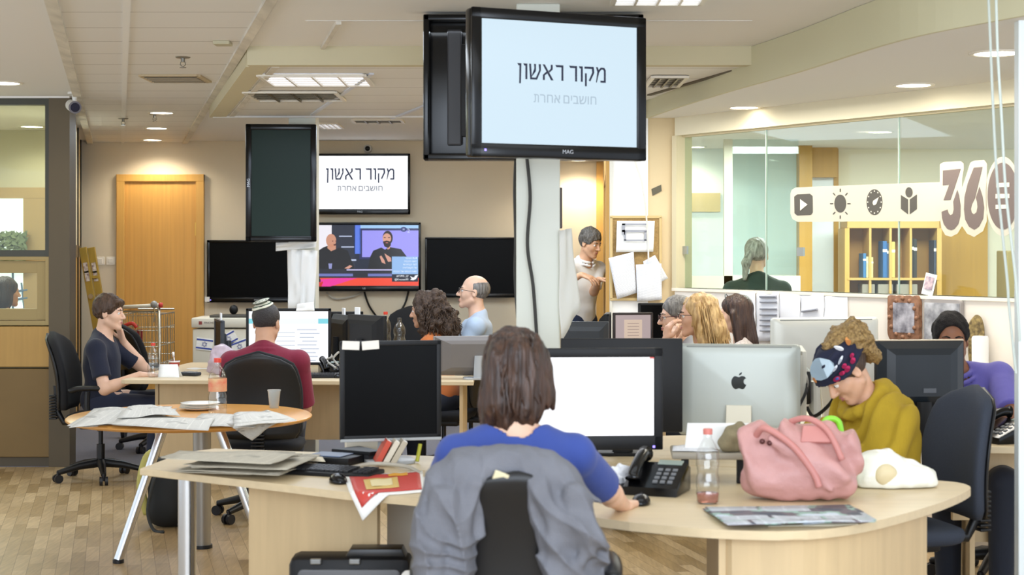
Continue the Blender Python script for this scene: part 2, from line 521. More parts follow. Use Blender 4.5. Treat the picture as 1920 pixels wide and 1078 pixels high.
def vx(px0, Y): return PX(px0, 16.7) - VX * (16.7 - Y)   # a ceiling line that meets the back wall at px0
def sheared(bm, xa, xb, y0, y1, z0, z1):
    pts = [(xa(y0), y0), (xb(y0), y0), (xb(y1), y1), (xa(y1), y1)]
    return prism(bm, pts, z0, z1)
L1 = lambda Y: vx(168, Y); L2 = lambda Y: vx(230, Y); L3 = lambda Y: vx(348, Y)
struct('ceiling_strip_field', sheared(BM(), L1, L3, 3, 16.7, ZC - 0.012, ZC + 0.01), M_strip)
struct('trim_1', sheared(BM(), lambda Y: L1(Y) - 0.025, lambda Y: L1(Y) + 0.035, 3, 16.7, ZC - 0.035, ZC), M_trim_old)
struct('trim_2', sheared(BM(), lambda Y: L2(Y) - 0.018, lambda Y: L2(Y) + 0.018, 3, 16.7, ZC - 0.024, ZC), M_ceil)
struct('trim_3', sheared(BM(), lambda Y: L3(Y) - 0.035, lambda Y: L3(Y) + 0.02, 3, 16.7, ZC - 0.03, ZC), M_trim_old)
struct('trim_4', sheared(BM(), lambda Y: L3(Y) + 0.02, lambda Y: L3(Y) + 0.032, 3, 9.0, ZC - 0.012, ZC), mat('dark_joint', '#6A6250', 0.8))
struct('trim_5', bx(BM(), PX(600, 8.6), 1.2, 7.99, 8.0, ZC - 0.004, ZC), mat('ceiling_joint', '#CFCAC0', 0.8))
b = BM(); prism(b, [(PX(592, 8.75), 8.98), (PX(600, 8.75), 8.98), (PX(640, 8.0), 8.0), (PX(630, 8.0), 8.0)], ZC - 0.02, ZC)
struct('trim_6', b, M_trim_old)

# dropped frame with the inner strip ceiling
BL = lambda Y: -1.49 + VX * (Y - 9.0) * 1.02
b = BM()
bx(b, -1.49, 1.45, 9.0, 9.09, ZI - 0.005, ZC)
sheared(b, BL, lambda Y: BL(Y) + 0.13, 9.09, 12.5, ZI - 0.005, ZC)
struct('beam', b, M_beam)
struct('ceiling_inner', sheared(BM(), lambda Y: BL(Y) + 0.13, lambda Y: 1.42 - (Y - 9.0) * 0.22, 9.09, 12.5, ZI + 0.004, ZI + 0.03), M_strip)
struct('trim_7', sheared(BM(), lambda Y: BL(Y) + 0.15, lambda Y: BL(Y) + 0.19, 9.1, 12.4, ZI - 0.008, ZI + 0.01), M_trim_old)
struct('trim_8', bx(BM(), -2.33, 0.8, 12.46, 12.5, ZI - 0.01, ZC), M_ceil)
for k, (xa, ya, xb, yb) in enumerate(((697, 138, 585, 215), (1217, 178, 1380, 131), (735, 222, 812, 192))):
    s0, s1 = (HZ - ya) / (ZI - CH), (HZ - yb) / (ZI - CH)
    A, B_ = P(xa, ya, FPX / s0), P(xb, yb, FPX / s1)
    n = Vector((B_ - A).xy).normalized(); q = Vector((-n.y, n.x)) * 0.014
    b = BM(); prism(b, [(A.x - q.x, A.y - q.y), (B_.x - q.x, B_.y - q.y), (B_.x + q.x, B_.y + q.y), (A.x + q.x, A.y + q.y)], ZI - 0.006, ZI + 0.01)
    struct('trim_%d' % (9 + k), b, mat('bright_ceiling_rail', '#D5DAE4', 0.4) if k != 1 else mat('dark_joint', '#6A6250', 0.8))

# curved soffit over the right aisle
curve = spline([(0.55, 16.6, 0), (0.80, 13.2, 0), (0.965, 11.24, 0), (1.24, 9.6, 0), (1.507, 8.37, 0), (1.74, 7.1, 0), (2.04, 6.38, 0), (2.55, 5.3, 0), (3.4, 4.0, 0), (4.6, 3.0, 0)], 6)
pts = [(p.x, p.y) for p in curve] + [(7, 3.0), (7, 16.6)]
struct('ceiling_right_soffit', prism(BM(), pts, ZS, ZC), M_ceil)
b = BM(); c2 = [(p.x - 0.02, p.y - 0.004) for p in curve]
prism(b, [(p.x, p.y) for p in curve] + list(reversed(c2)), ZS - 0.002, ZC - 0.002)
struct('trim_12', b, M_green)

# back wall with the wooden door
WB = 16.7
struct('wall_back', bx(BM(), -4.9, 1.3, WB, WB + 0.15, 0, ZC), M_cream)
dx0, dx1 = PX(220, WB), PX(384, WB); dt = PZ(327, WB)
b = BM(); fw = 0.085
bx(b, dx0, dx0 + fw, WB - 0.05, WB, 0, dt, 0.006); bx(b, dx1 - fw, dx1, WB - 0.05, WB, 0, dt, 0.006); bx(b, dx0, dx1, WB - 0.052, WB, dt - fw * 0.9, dt, 0.006)
dr = struct('door_1', bx(BM(), dx0 + fw, dx1 - fw, WB - 0.022, WB, 0, dt - fw * 0.9, 0.002), M_door)
obj('door_frame', b, M_doorfr, dr)
b = BM(); bx(b, dx1 - fw - 0.012, dx1 - fw + 0.004, WB - 0.04, WB - 0.02, PZ(442, WB), PZ(417, WB), 0.003)
bx(b, dx1 - fw - 0.012, dx1 - fw + 0.004, WB - 0.04, WB - 0.02, 0.4, 0.54, 0.003)
obj('hinge', b, mat('pale_brass', '#E0C06A', 0.35, metal=0.6), dr)
b = BM(); tube(b, [(dx0 + fw + 0.06, WB - 0.02, 1.02), (dx0 + fw + 0.06, WB - 0.07, 1.02), (dx0 + fw + 0.17, WB - 0.07, 1.02)], 0.01)
obj('door_handle', b, M_chrome, dr)
struct('baseboard_back', bx(BM(), dx1, 1.0, WB - 0.015, WB, 0, 0.08), mat('dark_baseboard', '#6B5A3C', 0.5))

# side wall beside the doorway on the right of the back wall
sx0, sx1 = 0.70, 0.985
sd = lambda Y: sx0 + (sx1 - sx0) * (Y - 11.3) / (WB - 11.3)
struct('wall_doorway', sheared(BM(), sd, lambda Y: sd(Y) + 0.1, 11.3, WB, 0, ZC), M_cream)
b = BM(); sheared(b, lambda Y: sd(Y) - 0.035, sd, 11.45, 12.1, 0, ZS)
sheared(b, lambda Y: sd(Y) - 0.035, sd, 14.9, 15.5, 0, ZS); sheared(b, lambda Y: sd(Y) - 0.035, sd, 12.1, 14.9, 2.2, ZS)
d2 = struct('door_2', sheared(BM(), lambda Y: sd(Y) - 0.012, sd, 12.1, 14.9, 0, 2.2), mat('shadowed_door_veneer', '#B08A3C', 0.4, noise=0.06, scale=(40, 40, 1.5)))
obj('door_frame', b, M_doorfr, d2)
obj('strike_plate', sheared(BM(), lambda Y: sd(Y) - 0.017, lambda Y: sd(Y) - 0.011, 14.7, 14.85, 1.66, 1.85), M_chrome, d2)
struct('trim_13', bx(BM(), PX(1118, WB), PX(1131, WB), WB - 0.04, WB, 0, ZS), M_doorfr)

# pier between the doorway and the glass
struct('wall_pier', bx(BM(), sx0, 1.16, 11.26, 11.38, 0, ZS), M_beige_pier)
struct('wall_pier_panel', bx(BM(), PX(1147, 11.25), PX(1215, 11.25), 11.25, 11.26, 0, ZS), mat('bright_white_panel', '#F4F4F2', 0.5))
b = BM(); bx(b, PX(1143, 11.25), PX(1147.5, 11.25), 11.23, 11.27, 0, ZS)
struct('trim_14', b, mat('light_metal_edge', '#D6D2C4', 0.4))

# right wall: low wall, glass, header (runs from A to B)
A2, B2 = Vector((1.139, 11.2)), Vector((2.713, 8.75)); E2 = B2 + (B2 - A2).normalized() * 1.3
wd = (B2 - A2).normalized(); wn = Vector((wd.y, -wd.x)) * 1.0
if wn.y > 0: wn = -wn                                        # towards the room
WANG = math.atan2(wd.y, wd.x)
def wall_pt(t, off, z):
    """t metres along the glass wall, off metres out of it into the room"""
    q = A2 + wd * t + wn * off; return Vector((q.x, q.y, z))
def on_wall(px, py, off=0.0):
    d = Vector(((px - 960) / FPX, 1.0)); o = A2 + wn * off
    k = (o.x * wn.x + o.y * wn.y) / (d.x * wn.x + d.y * wn.y)
    return Vector((d.x * k, k, CH - (py - HZ) / FPX * k))
def tz(px, py, off=0.0):
    q = on_wall(px, py, off); return ((Vector((q.x, q.y)) - A2).dot(wd), q.z)
LW = (E2 - A2).length
def wall_slab(bm, t0, t1, o0, o1, z0, z1):
    q = [wall_pt(t0, o0, 0), wall_pt(t1, o0, 0), wall_pt(t1, o1, 0), wall_pt(t0, o1, 0)]
    return prism(bm, [(p.x, p.y) for p in q], z0, z1)
ZSILL, ZHEAD = 1.347, 2.412
struct('wall_right', wall_slab(BM(), 0, LW, -0.12, 0, 0, ZSILL), mat('low_wall_paint', '#EFE6D8', 0.7))
struct('wall_right_header', wall_slab(BM(), 0, LW, -0.12, 0, ZHEAD, ZS), mat('header_paint', '#E2D9BC', 0.75))
struct('trim_15', wall_slab(BM(), -0.02, LW, -0.13, 0.012, ZSILL - 0.02, ZSILL), mat('cream_sill', '#F1E8D4', 0.6))
b = BM(); wall_slab(b, -0.02, 0.03, -0.13, 0.01, ZSILL, ZHEAD); wall_slab(b, 0.0, LW, -0.09, -0.05, ZHEAD - 0.012, ZHEAD)
struct('trim_16', b, mat('jamb_paint', '#D8CBA6', 0.6))
seams = [0.03, tz(1422, 400)[0], tz(1670, 400)[0], tz(1900, 400)[0], LW]
for k in range(4):
    g = struct('window_%d' % (k + 1), wall_slab(BM(), seams[k] + 0.003, seams[k + 1] - 0.003, -0.075, -0.065, ZSILL, ZHEAD - 0.012), M_glass)
for k, px in enumerate((1422, 1670)):
    t = tz(px, 400)[0]
    struct('trim_%d' % (17 + k), wall_slab(BM(), t - 0.002, t + 0.002, -0.076, -0.063, ZSILL, ZHEAD - 0.01), mat('glass_edge', '#BCC4B8', 0.3))
for k, (px, py, off) in enumerate(((1273, 469, -0.03), (1490, 472, -0.03))):
    t, z = tz(px, py); tag(obj('glass_clamp', wall_slab(BM(), t - 0.03, t + 0.03, -0.06, -0.045, z - 0.028, z + 0.028), mat('grey_steel', '#A9ACA8', 0.35, metal=0.7)),
        ('small square steel clamp on the glass beside the beige pier', 'small square steel clamp on the glass in front of the wooden post')[k], 'clamp', 'glass clamps')

# ---- lettering and icons on the glass
M_frost = mat('frosted_film', '#CFC8B6', 0.7, alpha=0.72)
M_icon = mat('dark_brown_film', '#6B5E58', 0.6)
M_icon2 = mat('dark_olive_film', '#4E4A42', 0.6)
M_pale = mat('pale_film', '#D2CBB9', 0.7)
st = thing('window_sticker', 'long frosted film with four dark icons and a big brown 360 on the glass', 'sticker', wall_pt(1.5, -0.06, 1.9))
def zc(x, y): return (1460 + x / 4.174, 280 + y / 4.174)
def film(name, outlines, off, m, label=None, parent=None):
    bm = BM()
    for ol in outlines:
        f = [bm.verts.new(on_wall(*zc(*p), off) - st.location) for p in ol]
        bm.faces.new(f)
    r = bmesh.ops.extrude_face_region(bm, geom=bm.faces[:])
    for v in r['geom']:
        if isinstance(v, bmesh.types.BMVert): v.co += Vector((wn.x, wn.y, 0)) * 0.0008
    o = obj(name, bm, m, parent or st)
    if label: o['label'] = label
    return o
def ellz(cx, cy, rx, ry, n=36, a0=0, a1=360): return [(cx + rx * math.cos(R(a0 + (a1 - a0) * i / n)), cy + ry * math.sin(R(a0 + (a1 - a0) * i / n))) for i in range(n if a1 - a0 == 360 else n + 1)]
F0 = -0.062
film('frosted_band', [[(135, 298), (700, 275), (1262, 256), (1262, 562), (700, 563), (150, 568), (108, 545), (92, 500), (92, 350), (102, 318)]], F0, M_frost, 'pale frosted strip')
film('frosted_halo', [[(1262, 118), (1290, 100), (1425, 92), (1448, 110), (1450, 150), (1436, 230), (1436, 600), (1400, 660), (1350, 684), (1305, 672), (1275, 620), (1262, 540)],
                      [(1436, 300), (1460, 230), (1500, 105), (1530, 88), (1610, 84), (1630, 110), (1630, 560), (1600, 640), (1530, 686), (1475, 660), (1436, 600)],
                      ellz(1757, 368, 140, 312)], F0, M_frost, 'pale frosted outline round the numerals')
film('play_icon', [[(145, 352), (245, 347), (265, 365), (267, 495), (250, 513), (145, 517), (124, 500), (122, 370)]], F0 + 0.002, M_icon2)
film('play_triangle', [[(168, 390), (226, 432), (168, 480)]], F0 + 0.004, M_pale)
rays = []
for k in range(8):
    a = R(45 * k); c_, s_ = math.cos(a), math.sin(a); cx, cy = 482, 425
    p0 = (cx + c_ * 56, cy + s_ * 92); p1 = (cx + c_ * 80, cy + s_ * 118); nx, ny = -s_ * 4, c_ * 4
    rays.append([(p0[0] + nx, p0[1] + ny), (p1[0] + nx, p1[1] + ny), (p1[0] - nx, p1[1] - ny), (p0[0] - nx, p0[1] - ny)])
film('sun_icon', [ellz(482, 424, 46, 70)] + rays, F0 + 0.002, M_icon2)
film('gauge_icon', [ellz(750, 413, 62, 101)], F0 + 0.002, M_icon2)
film('gauge_needle', [ellz(750 + 53 * math.cos(R(30 * k)), 413 + 86 * math.sin(R(30 * k)), 5, 6, 8) for k in range(12)] +
     [[(784, 374), (766, 425), (755, 436), (742, 437), (735, 420), (740, 402), (752, 394)]], F0 + 0.004, M_pale)
film('reader_icon', [ellz(1020, 336, 28, 40), [(957, 357), (1013, 392), (1013, 508), (957, 466)], [(1026, 392), (1082, 352), (1082, 466), (1026, 508)]], F0 + 0.002, M_icon2)
film('numeral_three', [[(1285, 165), (1425, 152), (1345, 395), (1290, 398), (1335, 276), (1284, 282)],
     [(1398, 316), (1412, 360), (1424, 440), (1422, 520), (1405, 585), (1375, 622), (1350, 632), (1320, 622), (1292, 585), (1278, 535), (1275, 488), (1322, 470), (1330, 500), (1345, 515), (1362, 505), (1370, 470), (1366, 410)]], F0 + 0.002, M_icon)
film('numeral_six', [[(1527, 143), (1595, 138), (1535, 385), (1512, 430), (1504, 465), (1510, 495), (1528, 508), (1548, 492), (1556, 450), (1552, 410), (1542, 380), (1572, 292), (1596, 370), (1608, 455), (1600, 540), (1568, 602), (1530, 628), (1490, 605), (1460, 550), (1450, 470), (1455, 370), (1480, 265)]], F0 + 0.002, M_icon)
film('numeral_zero', [ellz(1755, 365, 120, 262, 48)], F0 + 0.002, M_icon)
film('zero_bar', [[(1702, 264), (1806, 259), (1806, 294), (1702, 298)], [(1698, 350), (1806, 348), (1806, 381), (1698, 385)], [(1698, 434), (1795, 432), (1795, 464), (1698, 467)]], F0 + 0.004, M_pale)

# ---- the room behind the glass
RB = 14.6
M_cool = mat('cool_white_panel', '#E4ECEA', 0.6)
b = BM(); bx(b, PX(1255, RB), PX(1498, RB), RB, RB + 0.05, 0, ZS)
struct('wall_meeting_cool', b, M_cool)
struct('wall_meeting', bx(BM(), PX(1498, RB), 6.5, RB + 0.06, RB + 0.16, 0, ZC), mat('meeting_wall_paint', '#EBE0C6', 0.75))
b = BM(); bx(b, PX(1357, 13.4), PX(1373, 13.4), 13.38, 13.42, 0, ZS); bx(b, PX(1262, 13.4), PX(1500, 13.4), 13.38, 13.42, PZ(540, 13.4) - 0.2, PZ(517, 13.4))
struct('trim_19', b, mat('pale_partition_frame', '#DAD3C2', 0.6))
struct('window_5', bx(BM(), PX(1373, 13.4), PX(1497, 13.4), 13.395, 13.405, PZ(515, 13.4), ZS), glass_mat('cool_partition_glass', (0.95, 0.975, 0.975), 0.04))
b = BM(); bx(b, PX(1285, RB), PX(1350, RB), RB - 0.03, RB, PZ(397, RB), PZ(362, RB))
tag(obj('wall_panel', b, mat('pale_wood', '#CDB88C', 0.5)), 'short pale wood panel on the far wall behind the leftmost glass', 'panel')
M_w2 = mat('golden_wood', '#B98A3E', 0.4, noise=0.07, scale=(30, 30, 1.4))
struct('trim_20', bx(BM(), PX(1497, 14.2), PX(1521, 14.2), 14.15, 14.3, 0, ZS), M_w2)
struct('trim_21', bx(BM(), PX(1519, 14.5), PX(1567, 14.5), 14.42, 14.56, PZ(333, 14.5), ZS), M_w2)
struct('door_3', bx(BM(), PX(1521, RB), PX(1562, RB), RB - 0.02, RB + 0.05, 0, PZ(333, RB)), mat('white_door', '#EEF1F6', 0.4))
struct('trim_22', bx(BM(), PX(1562, RB), PX(1571, RB), RB - 0.03, RB + 0.06, 0, ZS), M_w2)
struct('door_4', bx(BM(), PX(1759, RB), PX(1852, RB), RB - 0.0, RB + 0.06, 0, PZ(408, RB) + 0.12), mat('orange_door', '#C9973F', 0.4, noise=0.06, scale=(40, 40, 1.4)))
b = BM(); bx(b, PX(1868, 13.9), PX(1935, 13.9), 13.6, 13.9, 0.3, PZ(470, 13.9), 0.01)
tag(obj('cabinet', b, mat('olive_cabinet', '#8A7644', 0.5)), 'olive brown cabinet behind the glass to the right of the orange door', 'cabinet')
# bookcase
bc = thing('bookcase', 'wooden bookcase of open compartments behind the glass under the icons', 'bookcase', (PX(1675, 14.0), 14.0, 0))
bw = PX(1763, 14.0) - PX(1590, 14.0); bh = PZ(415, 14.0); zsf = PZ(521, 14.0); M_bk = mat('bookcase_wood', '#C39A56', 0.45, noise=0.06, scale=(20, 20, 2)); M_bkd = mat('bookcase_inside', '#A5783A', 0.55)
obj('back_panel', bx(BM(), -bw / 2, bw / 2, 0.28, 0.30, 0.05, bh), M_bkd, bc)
b = BM(); bx(b, -bw / 2, bw / 2, 0, 0.30, bh - 0.06, bh, 0.004); obj('top', b, M_bk, bc)
for sx in (-1, 1):
    obj('side_panel', bx(BM(), sx * bw / 2 - 0.02, sx * bw / 2 + 0.02, 0, 0.3, 0, bh - 0.06), M_bk, bc)
ups = [-bw / 2 + bw * q for q in (0.25, 0.47, 0.69)]
for u in ups: obj('divider', bx(BM(), u - 0.01, u + 0.01, 0.0, 0.28, 0.05, bh - 0.06), M_bk, bc)
for z in (zsf, zsf - 0.46, 0.05): obj('shelf', bx(BM(), -bw / 2, bw / 2, -0.005, 0.28, z - 0.02, z), M_bk, bc)
def shelf_item(name, x0, x1, z1, c, lab, cat, grp, tilt=0, y=14.02):
    wdt = x1 - x0
    o = thing(name, lab, cat, ((x0 + x1) / 2, y + 0.1, zsf), 0, grp)
    h = z1 - zsf
    obj('cover', bx(BM(), -wdt / 2, wdt / 2, -0.09, 0.09, 0.001, h, 0.003), mat('book_%s' % c, c, 0.55), o)
    obj('spine_band', bx(BM(), -wdt / 2 - 0.0005, wdt / 2 + 0.0005, -0.0915, -0.08, h * 0.70, h * 0.78), mat('pale_band', '#D9D6C8', 0.6), o)
    if tilt: o.rotation_euler = (0, tilt, 0)
    return o
g = 'files and books in the bookcase'
for k, (a, c_, top, colr, lab) in enumerate(((1619, 1625, 475, '#3A6C9A', 'blue file at the left end of the bookcase, behind pale books'), (1625, 1633, 481, '#E2D9A0', 'pale yellow book beside the blue file at the left of the bookcase'),
        (1633, 1638, 482, '#D8C886', 'thin cream book, second pale one at the left of the bookcase'), (1656, 1664, 452, '#2E5E92', 'tall blue file in the second compartment of the bookcase'),
        (1664, 1671, 456, '#3A5578', 'darker blue file beside the tall blue one in the bookcase'), (1671, 1679, 453, '#C9B462', 'tall yellowish book to the right of the dark blue file'),
        (1708, 1714, 446, '#2B2622', 'black file with pale marks in the third compartment, left of its twin'), (1714, 1720, 448, '#2B2824', 'black file with pale marks in the third compartment, right of its twin'),
        (1752, 1757, 450, '#3A4050', 'dark file at the right end of the bookcase'))):
    o = shelf_item('file_folder' if 'file' in lab else 'book', PX(a, 14.02), PX(c_, 14.02) - 0.001, PZ(top, 14.0), colr, lab, 'file' if 'file' in lab else 'book', g)
for k, (a, c_, lab) in enumerate(((1618, 1642, 'grey box on the lower shelf, first compartment of the bookcase'), (1648, 1676, 'grey box on the lower shelf, second compartment of the bookcase'), (1683, 1722, 'grey box on the lower shelf, third compartment of the bookcase'))):
    tag(obj('storage_box', bx(BM(), PX(a, 14.0), PX(c_, 14.0), 14.03, 14.2, zsf - 0.459, PZ(533, 14.0), 0.004), mat('grey_card', '#8F8578', 0.7)), lab, 'box', 'boxes in the bookcase')
b = BM(); bx(b, PX(1584, 14.58), PX(1594, 14.58), 14.63, 14.655, PZ(431, 14.6), PZ(414, 14.6))
sg = thing('wall_sign', 'small red sign on the wall at the left of the bookcase', 'sign', (PX(1594, 14.64), 14.655, PZ(423, 14.64)))
obj('panel', box(BM(), (0, -0.006, 0), (0.055, 0.01, 0.085), 0.002), mat('sign_red', '#A8402E', 0.5), sg)
b2 = BM(); box(b2, (-0.008, -0.012, 0.018), (0.018, 0.002, 0.018)); box(b2, (0.01, -0.012, -0.014), (0.02, 0.002, 0.012)); obj('pictogram', b2, mat('sign_white', '#F0E6DC', 0.5), sg)
b.free()
# left glazed office
PB = 11.9; sP = FPX / PB
XL = -5.3
struct('wall_left', sheared(BM(), lambda Y: -7.0, lambda Y: XL + VX * (Y - PB), PB, 16.7, 0, ZC), M_cream)
b = BM(); bx(b, PX(92, PB), PX(131, PB), PB - 0.008, PB + 0.16, 0, PZ(182, PB)); struct('wall_left_post', b, M_bronze)
struct('wall_left_header', bx(BM(), XL, PX(131, PB), PB - 0.012, PB + 0.16, PZ(184, PB), ZC), M_ceil)
zf0, zf1 = PZ(481, PB), PZ(183, PB); xg = PX(84, PB)
b = BM(); bx(b, XL, PX(93, PB), PB + 0.01, PB + 0.1, PZ(196, PB), zf1); bx(b, XL, PX(93, PB), PB + 0.01, PB + 0.1, zf0, PZ(469, PB)); bx(b, xg, PX(93, PB), PB + 0.007, PB + 0.097, zf0 + 0.001, zf1 - 0.001)
w6 = struct('window_6', bx(BM(), XL, xg, PB + 0.05, PB + 0.058, PZ(470, PB), PZ(195, PB)), M_glass_g); obj('window_frame', b, M_dkframe, w6)
z0, z1 = PZ(610, PB), PZ(481, PB)
b = BM(); xo, xi = PX(93, PB), PX(68, PB)
bx(b, XL, xo, PB + 0.0, PB + 0.1, PZ(488, PB), z1, 0.003); bx(b, XL, xo, PB, PB + 0.1, z0, PZ(601, PB), 0.003); bx(b, PX(85, PB), xo, PB - 0.003, PB + 0.097, z0 + 0.001, z1 - 0.001, 0.003)
bx(b, XL, PX(85, PB), PB + 0.02, PB + 0.09, PZ(512, PB), PZ(489, PB), 0.002); bx(b, XL, PX(85, PB), PB + 0.02, PB + 0.09, PZ(600, PB), PZ(579, PB), 0.002); bx(b, xi, PX(85, PB) + 0.004, PB + 0.017, PB + 0.087, PZ(599, PB), PZ(490, PB), 0.002)
w7 = struct('window_7', bx(BM(), XL, xi, PB + 0.05, PB + 0.056, PZ(579, PB), PZ(512, PB)), M_glass_g); obj('window_frame', b, M_frame_tan, w7)
struct('wall_left_panel', bx(BM(), XL, PX(100, PB), PB + 0.0, PB + 0.09, PZ(688, PB), PZ(612, PB), 0.004), M_tan)
struct('wall_left_lower_panel', bx(BM(), XL, PX(105, PB), PB + 0.0, PB + 0.09, PZ(857, PB), PZ(692, PB), 0.004), M_olive)
struct('baseboard_left', bx(BM(), XL, PX(107, PB), PB + 0.02, PB + 0.1, 0, PZ(858, PB)), mat('dark_plinth', '#5A5040', 0.6))
struct('wall_left_inner', bx(BM(), XL, PX(100, PB), PB + 0.09, PB + 0.11, 0, PZ(601, PB)), mat('panel_back', '#9A8458', 0.6))
# side run of the partition towards the back wall
ps = lambda Y: PX(131, PB) + (-4.505 - PX(131, PB)) * (Y - PB) / (WB - PB)
def run(y0, y1, z0, z1, o0=0.0, o1=0.06): return sheared(BM(), lambda Y: ps(Y) - o1, lambda Y: ps(Y) - o0, y0, y1, z0, z1)
struct('wall_left_side_upper', run(12.06, WB, 1.62, ZC), mat('side_panel_light', '#CFC3A4', 0.6))
struct('wall_left_side_lower', run(12.06, WB, 0, 1.6, 0.0, 0.06), M_tan)
for k, (ya, yb) in enumerate(((13.5, 13.62), (14.9, 15.06), (16.5, 16.7))):
    struct('trim_%d' % (23 + k), run(ya, yb, 0, ZC, -0.012, 0.0), M_black)
struct('trim_26', run(12.06, WB, 1.55, 1.66, -0.008, 0.0), M_bronze)
# the office behind the left glass
OB = 15.2
struct('wall_office_back', bx(BM(), -6.6, -4.2, OB, OB + 0.1, 0, ZC), mat('office_wall_paint', '#C9C2A8', 0.75))
w8 = struct('window_8', bx(BM(), PX(-60, OB), PX(47, OB), OB - 0.02, OB - 0.005, PZ(585, OB), PZ(372, OB)), mat('daylit_pane', '#F4F8FA', 0.4, emit='#EDF4F8', estr=1.0))
b = BM(); bx(b, PX(-60, OB), PX(90, OB), OB - 0.06, OB, PZ(372, OB), PZ(352, OB)); bx(b, PX(47, OB), PX(90, OB), OB - 0.058, OB, 0.3, PZ(372, OB) - 0.001)
obj('window_frame', b, mat('office_wood', '#B89A66', 0.5), w8)
b = BM(); 
for z in (547, 562): tube(b, [P(10, z + 3, OB - 0.05), P(52, z - 4, OB - 0.05)], 0.012, 6)
tube(b, [P(24, 500, OB - 0.05), P(24, 585, OB - 0.05)], 0.012, 6); tube(b, [P(40, 530, OB - 0.05), P(46, 585, OB - 0.05)], 0.01, 6)
obj('railing', b, mat('blue_grey_rail', '#6E8AA6', 0.5), w8)
rng = random.Random(4); b = BM()
for k in range(420):
    p = P(rng.uniform(-30, 48), rng.uniform(436, 500), OB - 0.12 - rng.random() * 0.1); a = rng.uniform(0, PI); q = Vector((math.cos(a), 0, math.sin(a))) * rng.uniform(0.02, 0.05); n = Vector((-q.z, rng.uniform(-.02, .02), q.x)) * 0.4
    poly(b, [p - q, p + n, p + q, p - n])
tag(obj('hedge', b, mat('dusty_leaves', '#7C8A66', 0.7, noise=0.3, scale=(30, 30, 30))), 'dusty green leafy planting in front of the bright office window', 'plant', kind='stuff')

# ceiling fittings
M_bulb = mat('lamp_diffuser', '#FFFFFF', 0.4, emit='#FFF4E0', estr=9.0)
M_ring = mat('lamp_ring', '#E8E2D4', 0.4)
def downlight(px, py, z, lab, r=0.115, spot=22, grp='round recessed downlights', col=(1, 0.88, 0.70), wide=150):
    Y = FPX * (z - CH) / (HZ - py); p = P(px, py, Y)
    o = thing('ceiling_downlight', lab, 'ceiling light', (p.x, p.y, z), 0, grp)
    b = BM(); lathe(b, [(r * 0.9, -0.001), (r * 0.93, -0.007), (r * 1.08, -0.008), (r * 1.12, 0.0)], 32, cap=False); obj('ring', b, M_ring, o, True)
    b = BM(); lathe(b, [(0, -0.004), (r * 0.9, -0.004), (r * 0.9, -0.001)], 32, cap=False); obj('diffuser', b, M_bulb, o)
    d = bpy.data.lights.new('downlight_beam', 'SPOT'); d.energy = spot; d.spot_size = R(wide); d.spot_blend = 0.6; d.shadow_soft_size = 0.1; d.color = col
    l = bpy.data.objects.new('downlight_beam', d); COL.objects.link(l); l.location = (0, 0, -0.02); l.parent = o
    return o
downlight(303, 211, ZC - 0.012, 'first of three round downlights in the strip ceiling above the door, nearest one', 0.10)
downlight(294, 240, ZC - 0.012, 'middle of three round downlights in the strip ceiling above the door', 0.10, 34)
downlight(286, 262, ZC - 0.012, 'last of three round downlights, touching the wall above the door', 0.10, 46)
downlight(6, 155, ZC, 'round downlight in the plain ceiling above the glazed office corner', 0.12)
downlight(1869, 99, ZS, 'round downlight in the curved soffit crossed by two hanging cables', 0.115)
downlight(1713, 159, ZS, 'round downlight in the curved soffit above the frosted icons, middle of three', 0.105)
downlight(1395, 201, ZS, 'round downlight in the curved soffit above the left end of the glass', 0.10)
downlight(1086, 300, ZS, 'round downlight high over the standing man, mostly behind the hanging screen', 0.10, 60)
downlight(60, 237, ZC, 'round downlight seen through the glazed office window, lower left', 0.11)
downlight(1302, 275, ZS, 'round downlight seen through the leftmost glass of the meeting room', 0.10)
downlight(1650, 247, ZS, 'round downlight seen through the glass above the bookcase', 0.10)

def louvre(px0, px1, py0, py1, z, lab, on=True, grp='square louvred ceiling lights', n=4, e=5.0):
    Y0, Y1 = FPX * (z - CH) / (HZ - py1), FPX * (z - CH) / (HZ - py0)
    Y0, Y1 = min(Y0, Y1), max(Y0, Y1); ym = (Y0 + Y1) / 2; xm = PX((px0 + px1) / 2, ym); wx = (px1 - px0) / FPX * ym * 0.97
    o = thing('ceiling_light', lab, 'ceiling light', (xm, ym, z), 0, grp); dy = Y1 - Y0
    b = BM()
    for s in (-1, 1): bx(b, s * wx / 2 - 0.012, s * wx / 2 + 0.012, -dy / 2, dy / 2, -0.015, 0.0); bx(b, -wx / 2, wx / 2, s * dy / 2 - 0.012, s * dy / 2 + 0.012, -0.015, 0.0)
    obj('frame', b, M_ring, o)
    b = BM(); bx(b, -wx / 2, wx / 2, -dy / 2, dy / 2, -0.003, -0.001)
    obj('diffuser', b, mat('cool_tube_light', '#FFFFFF', 0.4, emit='#DDE6FF', estr=e) if on else mat('unlit_reflector', '#8A8270', 0.35, metal=0.6, noise=0.4, scale=(14, 14, 14)), o)
    b = BM()
    for k in range(1, n): bx(b, -wx / 2 + wx * k / n - 0.006, -wx / 2 + wx * k / n + 0.006, -dy / 2, dy / 2, -0.018, -0.004)
    for k in range(1, 5): bx(b, -wx / 2, wx / 2, -dy / 2 + dy * k / 5 - 0.004, -dy / 2 + dy * k / 5 + 0.004, -0.010, -0.004)
    obj('louvre', b, M_ring if on else mat('dull_louvre', '#6E6654', 0.4, metal=0.5), o)
    return o
louvre(495, 694, 139, 158, ZI, 'lit louvred light in the dropped ceiling above the portrait screen', e=1.1)
louvre(468, 640, 171, 187, ZI, 'unlit brownish louvred fitting just behind the lit one', False)
louvre(598, 638, 230, 239, ZC, 'small lit louvred light low behind the portrait screen', e=2)
